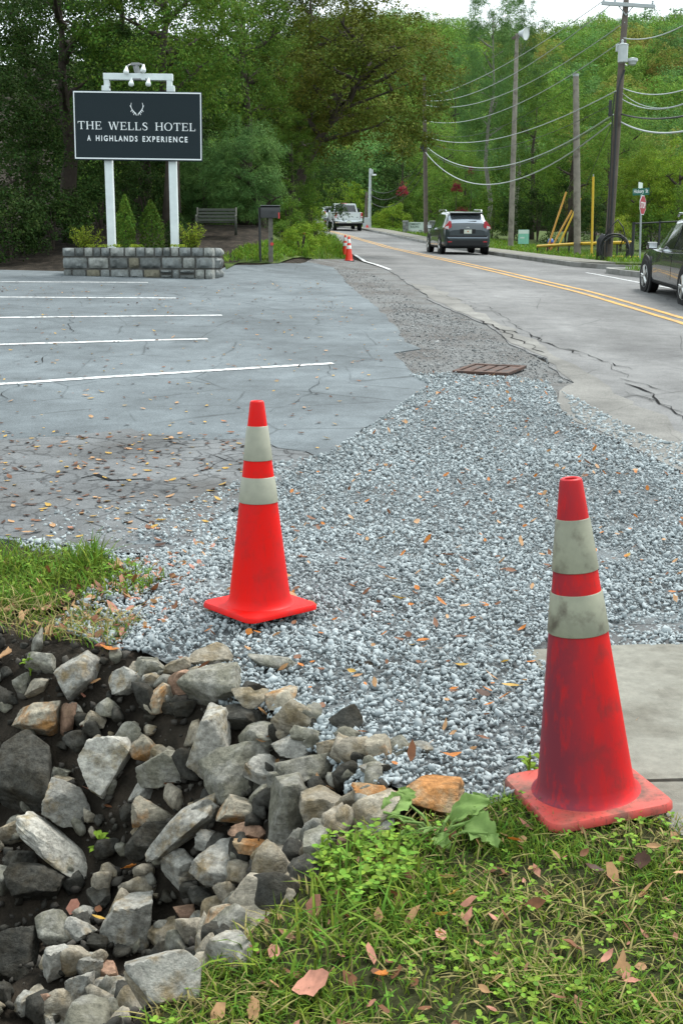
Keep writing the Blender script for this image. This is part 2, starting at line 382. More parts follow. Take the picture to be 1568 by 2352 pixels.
# painted lines
def strip(name, pts, w, mat, lift, parent, wob=0.0, seed=0):
    r = random.Random(seed); mb = MB(); P = []
    for i in range(len(pts) - 1):
        a, b = Vector((*pts[i], 0)), Vector((*pts[i + 1], 0)); k = max(1, int((b - a).length / 0.3))
        for j in range(k): P.append(a.lerp(b, j / k))
    P.append(Vector((*pts[-1], 0)))
    vs = []
    for i, p in enumerate(P):
        t = (P[min(i + 1, len(P) - 1)] - P[max(i - 1, 0)]).normalized(); n = Vector((-t.y, t.x, 0)) * w / 2
        for sg in (-1, 1):
            q = p + n * sg * (1 + r.uniform(-wob, wob)); vs.append((q.x, q.y, Gz(q.x, q.y) + lift))
    mb.add(vs, [(2 * i, 2 * i + 2, 2 * i + 3, 2 * i + 1) for i in range(len(P) - 1)])
    return mb.build(name, mat, parent)
for k, (a, b) in enumerate([((-480, 916), (765, 836)), ((-420, 806), (477, 779)), ((-360, 735), (510, 724.5)), ((-300, 681.5), (404, 685)), ((-240, 647), (340, 649))]):
    A, B = gp(*a), gp(*b)
    strip('painted_line', [A, ((A[0] + B[0]) / 2, (A[1] + B[1]) / 2 + 0.02), B], 0.105, M['white_paint'], 0.006, lot, 0.12, k)
ys = list(np.arange(2, 40, 2.0)) + list(np.arange(40, 128, 3.0))
for off in (-0.14, 0.14):
    strip('yellow_line', [(cl(y) + off, y) for y in ys], 0.115, M['yellow_paint'], 0.006, road, 0.05)
strip('edge_line', [gp(895, 619), gp(862, 607), gp(838, 600), gp(815, 585)], 0.11, M['white_paint'], 0.006, road, 0.1)
strip('edge_line', [gp(1345, 626), gp(1390, 634), gp(1457, 647), gp(1570, 668), (cl(18) + 2.9, 18), (cl(10) + 2.9, 10)], 0.07, M['white_paint'], 0.006, road, 0.05)

def crack(parent, pts, w, seed, lift=0.0075):
    P = jag([gp(*q) for q in pts], 0.06, 0.16, seed); r = random.Random(seed)
    mb = MB(); vs = []
    for i, p in enumerate(P):
        a, b = P[max(i - 1, 0)], P[min(i + 1, len(P) - 1)]; t = Vector((b[0] - a[0], b[1] - a[1], 0)).normalized(); n = Vector((-t.y, t.x))
        ww = w * 0.42 * r.uniform(0.15, 1.7) * (0.3 if i in (0, len(P) - 1) else 1)
        for sg in (-1, 1): vs.append((p[0] + n.x * ww * sg / 2, p[1] + n.y * ww * sg / 2, Gz(*p) + lift))
    mb.add(vs, [(2 * i, 2 * i + 2, 2 * i + 3, 2 * i + 1) for i in range(len(P) - 1)])
    return mb.build('crack', M['crack'], parent)
for k, (c, w) in enumerate([
    ([(1098, 737), (1150, 758), (1215, 770), (1262, 790), (1330, 815)], 0.045), ([(1150, 758), (1205, 790), (1250, 812)], 0.05), ([(1262, 790), (1300, 800), (1380, 830), (1452, 850)], 0.03),
    ([(1430, 882), (1500, 905), (1552, 950), (1575, 975)], 0.05), ([(1420, 870), (1490, 885), (1550, 905)], 0.025), ([(1450, 905), (1520, 930), (1575, 950)], 0.025),
    ([(1395, 895), (1440, 900), (1500, 925)], 0.02), ([(1215, 775), (1250, 770), (1290, 782)], 0.02), ([(1000, 672), (1060, 690), (1100, 715)], 0.02), ([(1060, 690), (1120, 705), (1180, 745), (1230, 760)], 0.015),
    ([(1330, 815), (1400, 840), (1440, 870)], 0.015), ([(1180, 745), (1205, 760), (1240, 785)], 0.03)]):
    crack(road, c, w, 20 + k)
for k, (c, w) in enumerate([
    ([(620, 950), (680, 920), (720, 905), (735, 870), (765, 862), (762, 835)], 0.009), ([(165, 765), (160, 735), (180, 725)], 0.02), ([(80, 840), (110, 815)], 0.02), ([(0, 925), (25, 895), (60, 870)], 0.015),
    ([(0, 1012), (130, 1005), (260, 1012), (300, 1000)], 0.018), ([(300, 1012), (420, 1010), (560, 1012)], 0.02), ([(615, 1010), (640, 1032), (700, 1040), (730, 1052)], 0.035), ([(640, 1032), (690, 1022)], 0.02),
    ([(180, 1102), (215, 1094), (262, 1106), (335, 1102)], 0.085), ([(200, 1104), (240, 1104), (300, 1106)], 0.10), ([(270, 1060), (360, 1075), (420, 1090)], 0.02), ([(60, 1130), (150, 1140), (260, 1150)], 0.015), ([(340, 1020), (380, 1015), (430, 1025)], 0.04),
    ([(470, 1040), (520, 1060), (560, 1065)], 0.02), ([(300, 1190), (350, 1200), (380, 1215)], 0.03), ([(200, 1200), (250, 1215), (330, 1225)], 0.02), ([(40, 1075), (110, 1090)], 0.02), ([(560, 1045), (480, 1080), (400, 1110)], 0.015)]):
    crack(lot, c, w, 60 + k)
crack(lot, [(725, 820), (780, 818), (830, 824), (890, 828)], 0.05, 99)

# gravel strip and gravel bed
pk = jag(lot_edge[:9][::-1], 0.0, 1) 
packed = sheet('gravel_strip', [gp(*q) for q in [(700, 602), (740, 590), (800, 592), (850, 606), (905, 622), (960, 655), (1050, 715), (1160, 765), (1190, 795), (1270, 840), (1330, 880), (1300, 930), (990, 930), (960, 880), (880, 800), (900, 770), (820, 690), (740, 612)]],
               M['packed_gravel'], -0.012, 0.0)
GRAV = [gp(*q) for q in [(940, 862), (1000, 858), (1080, 866), (1180, 866), (1262, 880), (1290, 945), (1330, 975), (1400, 1010), (1480, 1046), (1600, 1105), (1640, 1250), (1640, 1428), (1400, 1434), (1300, 1470), (1225, 1498), (1270, 1548), (1275, 1650), (1270, 1800), (1150, 1850), (1040, 1850)]] + \
       [RIM[i] for i in (9, 8, 7, 6, 5, 4)] + [gp(*q) for q in [(280, 1470), (330, 1400), (410, 1300), (500, 1205), (620, 1110), (730, 1058), (830, 990), (905, 942), (985, 884)]]
bed_poly = GRAV
sheet('gravel_bed', bed_poly, M['gravel_bed'], -0.006, 0.0)
# concrete walk
slabA = [gp(*q) for q in [(1213, 1502), (1300, 1496), (1640, 1488), (1640, 1798), (1420, 1802), (1250, 1806), (1246, 1700), (1250, 1556)]]
slabB = [gp(*q) for q in [(1250, 1811), (1420, 1808), (1640, 1805), (1640, 1960), (1560, 1930), (1500, 1885), (1255, 1890)]]
walk = sheet('concrete_walk', slabA, M['concrete'], 0.016, 0.08)
sheet('slab', slabB, M['concrete'], 0.013, 0.08, parent=walk)
rub = [gp(*q) for q in [(1310, 1465), (1400, 1436), (1640, 1430), (1640, 1486), (1300, 1494)]]
sheet('dirt_strip', rub, M['broken'], 0.004, 0.03)

# kerbs, sidewalk, verges on the far side
def kerb(name, pts, w=0.16, h=0.13, label=None, stepm=3.0):
    mb = MB()
    P = [Vector((*p, 0)) for p in pts]; vs = []
    for i, p in enumerate(P):
        t = (P[min(i + 1, len(P) - 1)] - P[max(i - 1, 0)]).normalized(); n = Vector((t.y, -t.x, 0))
        for a, z in ((0, -0.06), (0.015, h - 0.02), (0.04, h), (w, h), (w, -0.06)):
            q = p + n * a; vs.append((q.x, q.y, Gz(q.x, q.y) + z))
    fs = [(5 * i + k, 5 * i + 5 + k, 5 * i + 6 + k, 5 * i + 1 + k) for i in range(len(P) - 1) for k in range(4)]
    fs += [(0, 1, 2, 3, 4), tuple(5 * (len(P) - 1) + k for k in (4, 3, 2, 1, 0))]
    mb.add(vs, fs); o = mb.build(name, M['kerb'], None); tag(o, kind='structure'); return o
kerb('kerb', [(cl(y) + 3.2, y) for y in (128, 115, 105, 98, 92, 86, 80, 74, 68, 62, 57, 52, 47, 43, 40, 37.5, 35.6)] + [(7.3, 34.0), (7.85, 33.55), (9, 33.35), (14, 33.0), (24, 32.2)])
kerb('kerb', [(24, 28.7), (14, 30.2), (9, 30.85), (7.3, 31.25), (6.86, 31.0), (6.8, 30.6), (7.05, 29.2), (7.62, 27), (8.12, 25)] + [(cl(y) + 3.5, y) for y in (22, 18, 12, 6, 0, -8)])
def side_sheet(name, ya, a, b, mat, lift):
    L = [(cl(y) + a, y) for y in ya] + [(cl(y) + b, y) for y in reversed(ya)]
    return sheet(name, L, mat, lift, 0.08)
YS = [36.5, 40, 44, 48, 54, 60, 68, 76, 84, 92, 100, 110, 120, 128]
side_sheet('sidewalk', YS, 3.37, 4.6, M['concrete'], 0.12)
side_sheet('verge', YS, 4.6, 18, M['turf'], 0.10)
sheet('verge', [(7.4, 31.05), (9, 30.65), (22, 28.8), (22, 0), (10.4, 0)] + [(cl(y) + 3.66, y) for y in (0, 10, 18, 22)] + [(8.28, 25), (7.78, 27), (7.2, 29.2), (6.96, 30.6)], M['turf'], 0.12, 0.1)
# verge left of the road
sheet('verge', [gp(*q) for q in [(515, 605), (640, 606), (752, 600), (792, 595), (805, 590), (792, 575), (775, 560), (765, 550)]] + [(cl(y) - 3.3, y) for y in (75, 90, 110)] + [(-8, 110), (-3.4, 75), (-1.7, 60), (-1.4, 45), (-1.5, 38), (-1.9, 32), (-2.6, 27.6)], M['turf'], 0.015, 0.0)

# ------------------------------------------------------------------ loose gravel: one mass of real stones
def ico(sub):
    bm = bmesh.new(); bmesh.ops.create_icosphere(bm, subdivisions=sub, radius=1.0)
    V = np.array([v.co[:] for v in bm.verts]); FA_ = np.array([[v.index for v in f.verts] for f in bm.faces]); bm.free(); return V, FA_
def rand_rot(n):
    q = nr.normal(size=(n, 4)); q /= np.linalg.norm(q, axis=1)[:, None]; w, x, y, z = q.T
    return np.stack([1 - 2 * (y * y + z * z), 2 * (x * y - z * w), 2 * (x * z + y * w), 2 * (x * y + z * w), 1 - 2 * (x * x + z * z), 2 * (y * z - x * w),
                     2 * (x * z - y * w), 2 * (y * z + x * w), 1 - 2 * (x * x + y * y)], -1).reshape(n, 3, 3)
def sample_poly(poly, n, dens=None):
    P = np.array(poly); lo, hi = P.min(0), P.max(0); out = np.zeros((0, 2))
    while len(out) < n:
        q = nr.uniform(lo, hi, (n * 2, 2)); q = q[poly_sd(P, q[:, 0], q[:, 1]) > 0]
        if dens is not None and len(q): q = q[nr.uniform(size=len(q)) < dens(q[:, 0], q[:, 1])]
        out = np.concatenate([out, q])
    return out[:n]
_v, _f = ico(1)
def pebble_mesh(name, xy, size, zoff, flat=0.62):
    n = len(xy); V0, F0 = _v, _f; k = len(V0)
    W = V0[None] * (1 + nr.uniform(-0.48, 0.30, (n, k, 1)))
    sc = np.stack([size * nr.uniform(0.85, 1.35, n), size * nr.uniform(0.6, 1.0, n), size * flat * nr.uniform(0.6, 1.15, n)], -1) / 2
    W = np.einsum('nij,nkj->nki', rand_rot(n), W * sc[:, None, :])
    W += np.stack([xy[:, 0], xy[:, 1], G(xy[:, 0], xy[:, 1]) + zoff], -1)[:, None, :]
    return np_mesh(name, W.reshape(-1, 3), (F0[None] + (np.arange(n) * k)[:, None, None]).reshape(-1, 3))
M['stone'] = pm('crushed_stone', (0.275, 0.31, 0.318), 0.8, 0.1, island=0.20, col2=(0.35, 0.39, 0.395), mix=(30, 0.5, 0.7), var=(1.0, 0.22))
def nearfade(x, y): return np.where(y < 6.6, 1.0, np.where(y < 9, 0.62, 0.36))
main = sample_poly(GRAV, 50000, nearfade)
szs = nr.lognormal(math.log(0.0170), 0.40, len(main)).clip(0.007, 0.042) * np.where(main[:, 1] > 8, 1.15, 1.0)
bump_ = 0.012 * np.sin(7 * main[:, 0]) * np.sin(5 * main[:, 1] + 1)
gm = pebble_mesh('gravel', main, szs, nr.uniform(0.0, 0.017, len(main)) + np.clip(bump_, 0, 1), 0.52)
tag(mkobj('gravel', gm, M['stone']), 'loose light grey crushed stone spread between the parking lot and the road', 'gravel', kind='stuff')
# thin scatter: along the edges, on the dirt, on the broken asphalt, down the ditch bank
def gl(*qs): return [gp(*q) for q in qs]
scat = []
scat.append(sample_poly(gl((250, 1500), (120, 1440), (200, 1360), (330, 1290), (420, 1260), (540, 1190), (520, 1300), (420, 1400), (350, 1500)), 2600))
scat.append(sample_poly(gl((420, 1260), (560, 1150), (660, 1090), (740, 1050), (640, 1060), (560, 1100), (430, 1150), (300, 1230)), 700))
scat.append(sample_poly(gl((1290, 900), (1330, 975), (1480, 1046), (1640, 1105), (1640, 1040), (1480, 1000), (1350, 930)), 700))
scat.append(sample_poly(gl((1390, 1440), (1640, 1432), (1640, 1490), (1300, 1500)), 500))
scat.append(sample_poly(gl((420, 1530), (560, 1560), (700, 1620), (800, 1680), (880, 1760), (900, 1812), (800, 1830), (740, 1740), (600, 1640), (420, 1580)), 1500))
scat.append(sample_poly(gl((60, 1235), (240, 1268), (420, 1265), (480, 1215), (380, 1150), (100, 1180)), 350))
scat.append(sample_poly(gl((40, 1240), (240, 1262), (420, 1262), (500, 1210), (470, 1300), (330, 1330), (240, 1290), (40, 1262)), 1300))
xy = np.concatenate(scat)
sz = nr.lognormal(math.log(0.019), 0.35, len(xy)) * np.where(xy[:, 1] > 8, 1.5, 1.0)
tag(mkobj('scattered_gravel', pebble_mesh('scattered_gravel', xy, sz, nr.uniform(0.0, 0.010, len(xy))), M['stone']), 'thin scatter of small grey stones along the edges of the paving', 'gravel', kind='stuff')
M['dull_stone'] = pm('dusty_stone', (0.185, 0.19, 0.188), 0.9, 0.2, island=0.35)
xy = np.concatenate([sample_poly(gl((940, 862), (1262, 880), (1330, 878), (1250, 820), (1160, 790), (1060, 720), (900, 690), (905, 800)), 3600), sample_poly(gl((700, 606), (800, 604), (880, 640), (960, 700), (920, 745), (840, 690), (790, 650)), 1500)])
tag(mkobj('packed_stones', pebble_mesh('packed_stones', xy, nr.lognormal(math.log(0.021), 0.4, len(xy)), nr.uniform(-0.013, -0.004, len(xy))), M['dull_stone']), 'dusty stones pressed into the packed strip beyond the drain grate', 'gravel', kind='stuff')
# small rubble and dirt lumps that fill the ditch
M['rubble'] = pm('ditch_rubble', (0.045, 0.042, 0.035), 0.9, 0.2, island=0.6, hue=0.02, bump=(60, 0.6, 0.01))
DITCH = RIM[:17] + [(-0.8, 1.5), (-2.6, 1.5), (-2.6, 4.6)]
rx = sample_poly(DITCH, 5200)
sz = nr.lognormal(math.log(0.022), 0.5, len(rx))
tag(mkobj('rubble', pebble_mesh('rubble', rx, np.clip(sz, 0.008, 0.05), nr.uniform(-0.012, 0.010, len(rx)), 0.8), M['rubble']), 'small dark broken stones and dirt lumps filling the ditch', 'rubble', kind='stuff')
def chunk_mesh(name, xy, size, zoff):
    """angular broken chunks: spheres cut by random planes"""
    V0, F0 = ico(2 + 1); V, FF = [], []
    for i, (x, y) in enumerate(xy):
        n = nr.normal(size=(13, 3)); n /= np.linalg.norm(n, axis=1)[:, None]; dd = nr.uniform(.42, .85, 13)
        c = V0 @ n.T; rr = np.minimum(np.where(c > .05, dd[None] / np.maximum(c, .05), 9).min(1), 1.3)
        P = V0 * rr[:, None] * np.array([1.35, 1.05, .85]) * size[i] / 2
        P = P @ rand_rot(1)[0].T; V.append(P + np.array([x, y, zoff[i]])); FF.append(F0 + i * len(V0))
    return np_mesh(name, np.concatenate(V), np.concatenate(FF))
# ------------------------------------------------------------------ the large ditch rocks, each one its own
def rock_mat(name, c1, c2, lo, hi, streak, bumpd=0.020):
    m = bpy.data.materials.new(name); m.use_nodes = True; t = m.node_tree; N = t.nodes; L = t.links; b = N['Principled BSDF']
    b.inputs['Roughness'].default_value = 0.9; b.inputs['Specular IOR Level'].default_value = 0.08
    tc = N.new('ShaderNodeTexCoord'); oi = N.new('ShaderNodeObjectInfo')
    ad = N.new('ShaderNodeVectorMath'); ad.operation = 'ADD'; L.new(tc.outputs['Object'], ad.inputs[0])
    mu0 = N.new('ShaderNodeVectorMath'); mu0.operation = 'SCALE'; mu0.inputs['Scale'].default_value = 31.0
    cx = N.new('ShaderNodeCombineXYZ')
    for i in range(3): L.new(oi.outputs['Random'], cx.inputs[i])
    L.new(cx.outputs[0], mu0.inputs[0]); L.new(mu0.outputs[0], ad.inputs[1])
    def noise(sc, det=6, ro=0.62, dist=0.0, stretch=None):
        n = N.new('ShaderNodeTexNoise'); n.inputs['Scale'].default_value = sc; n.inputs['Detail'].default_value = det; n.inputs['Roughness'].default_value = ro; n.inputs['Distortion'].default_value = dist
        src = ad.outputs[0]
        if stretch:
            mp = N.new('ShaderNodeMapping'); mp.inputs['Scale'].default_value = stretch; L.new(src, mp.inputs[0]); src = mp.outputs[0]
        L.new(src, n.inputs['Vector']); return n.outputs[0]
    def rng(x, a, b_, c, d):
        r = N.new('ShaderNodeMapRange'); L.new(x, r.inputs[0])
        for i, q in enumerate((a, b_, c, d)): r.inputs[i + 1].default_value = q
        return r.outputs[0]
    mx = N.new('ShaderNodeMix'); mx.data_type = 'RGBA'; mx.inputs[6].default_value = (*c1, 1); mx.inputs[7].default_value = (*c2, 1)
    L.new(rng(noise(11, 6), lo, hi, 0, 1), mx.inputs[0])
    val = rng(noise(48, 7, 0.75), 0.3, 0.7, 0.45, 1.5)
    st = rng(noise(9, 5, 0.6, 0.6, (1, 1, 1 + streak * .35)), 0.3, 0.7, 0.80, 1.18)
    q = N.new('ShaderNodeMath'); q.operation = 'MULTIPLY'; L.new(val, q.inputs[0]); L.new(st, q.inputs[1])
    q2 = N.new('ShaderNodeMath'); q2.operation = 'MULTIPLY'; L.new(q.outputs[0], q2.inputs[0]); L.new(rng(oi.outputs['Random'], 0, 1, 0.8, 1.2), q2.inputs[1])
    mu = N.new('ShaderNodeMix'); mu.data_type = 'RGBA'; mu.blend_type = 'MULTIPLY'; mu.inputs[0].default_value = 1; L.new(mx.outputs[2], mu.inputs[6]); L.new(q2.outputs[0], mu.inputs[7])
    L.new(mu.outputs[2], b.inputs['Base Color'])
    h = N.new('ShaderNodeMath'); h.operation = 'ADD'; L.new(noise(26, 9, 0.7), h.inputs[0]); L.new(st, h.inputs[1])
    bn = N.new('ShaderNodeBump'); bn.inputs['Strength'].default_value = 0.75; bn.inputs['Distance'].default_value = bumpd; L.new(h.outputs[0], bn.inputs['Height']); L.new(bn.outputs[0], b.inputs['Normal'])
    return m
RM = {
 'g': rock_mat('grey_rock', (0.255, 0.25, 0.222), (0.20, 0.155, 0.09), 0.50, 0.66, 3.0),
 'w': rock_mat('pale_rock', (0.34, 0.33, 0.29), (0.22, 0.185, 0.12), 0.52, 0.68, 2.5),
 'b': rock_mat('olive_rock', (0.165, 0.16, 0.125), (0.235, 0.23, 0.20), 0.45, 0.62, 2.0),
 't': rock_mat('tan_rock', (0.265, 0.24, 0.19), (0.185, 0.15, 0.095), 0.45, 0.64, 4.0),
 'r': rock_mat('rust_rock', (0.27, 0.245, 0.19), (0.29, 0.155, 0.06), 0.48, 0.64, 2.5),
 'o': rock_mat('orange_rock', (0.30, 0.145, 0.055), (0.28, 0.21, 0.13), 0.46, 0.62, 2.0),
 'p': rock_mat('pink_rock', (0.26, 0.165, 0.115), (0.18, 0.12, 0.08), 0.45, 0.66, 2.0),
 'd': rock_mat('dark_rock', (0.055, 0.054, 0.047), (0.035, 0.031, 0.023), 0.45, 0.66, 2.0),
}
ICO3, ICO4 = ico(4), ico(5)
def rock_shape(seed, w, d, h, big, planes=8):
    r = np.random.default_rng(seed); V0, F0 = ICO4 if big else ICO3
    n = r.normal(size=(planes, 3)); n /= np.linalg.norm(n, axis=1)[:, None]
    n = np.concatenate([n, [[0, 0, 1], [0.15, 0.1, -1], [1, 0.1, 0.1], [-1, 0.2, 0], [0.1, -1, 0.15], [0, 1, 0]]])
    n += np.concatenate([np.zeros((planes, 3)), r.normal(0, 0.42, (6, 3))]); n /= np.linalg.norm(n, axis=1)[:, None]
    dd = np.concatenate([r.uniform(0.50, 0.92, planes), r.uniform(0.66, 0.98, 6)])
    c = V0 @ n.T
    rad = np.where(c > 0.05, dd[None] / np.maximum(c, 0.05), 50.0)
    k = 60.0
    rr = -np.log(np.exp(-k * np.minimum(rad, 4)).sum(1)) / k
    rr = np.minimum(rr, 1.45)
    P = V0 * rr[:, None]
    off = float(r.uniform(0, 100))
    nz = np.array([mnoise.fractal(Vector((p[0] * 2.2 + off, p[1] * 2.2, p[2] * 2.2)), 0.9, 2.1, 5) for p in P])
    ly = np.array([mnoise.noise(Vector((p[0] * 1.1 + off, p[1] * 1.1, p[2] * 6.5))) for p in P])
    P = P * (1 + 0.05 * nz + 0.025 * ly)[:, None]
    P = P - (P.max(0) + P.min(0)) / 2; P = P / np.abs(P).max(0)
    return P * np.array([w, d, h]) / 2, F0
def kq(cx, cy): return 0.5 * cx, 1455 + 0.5 * cy
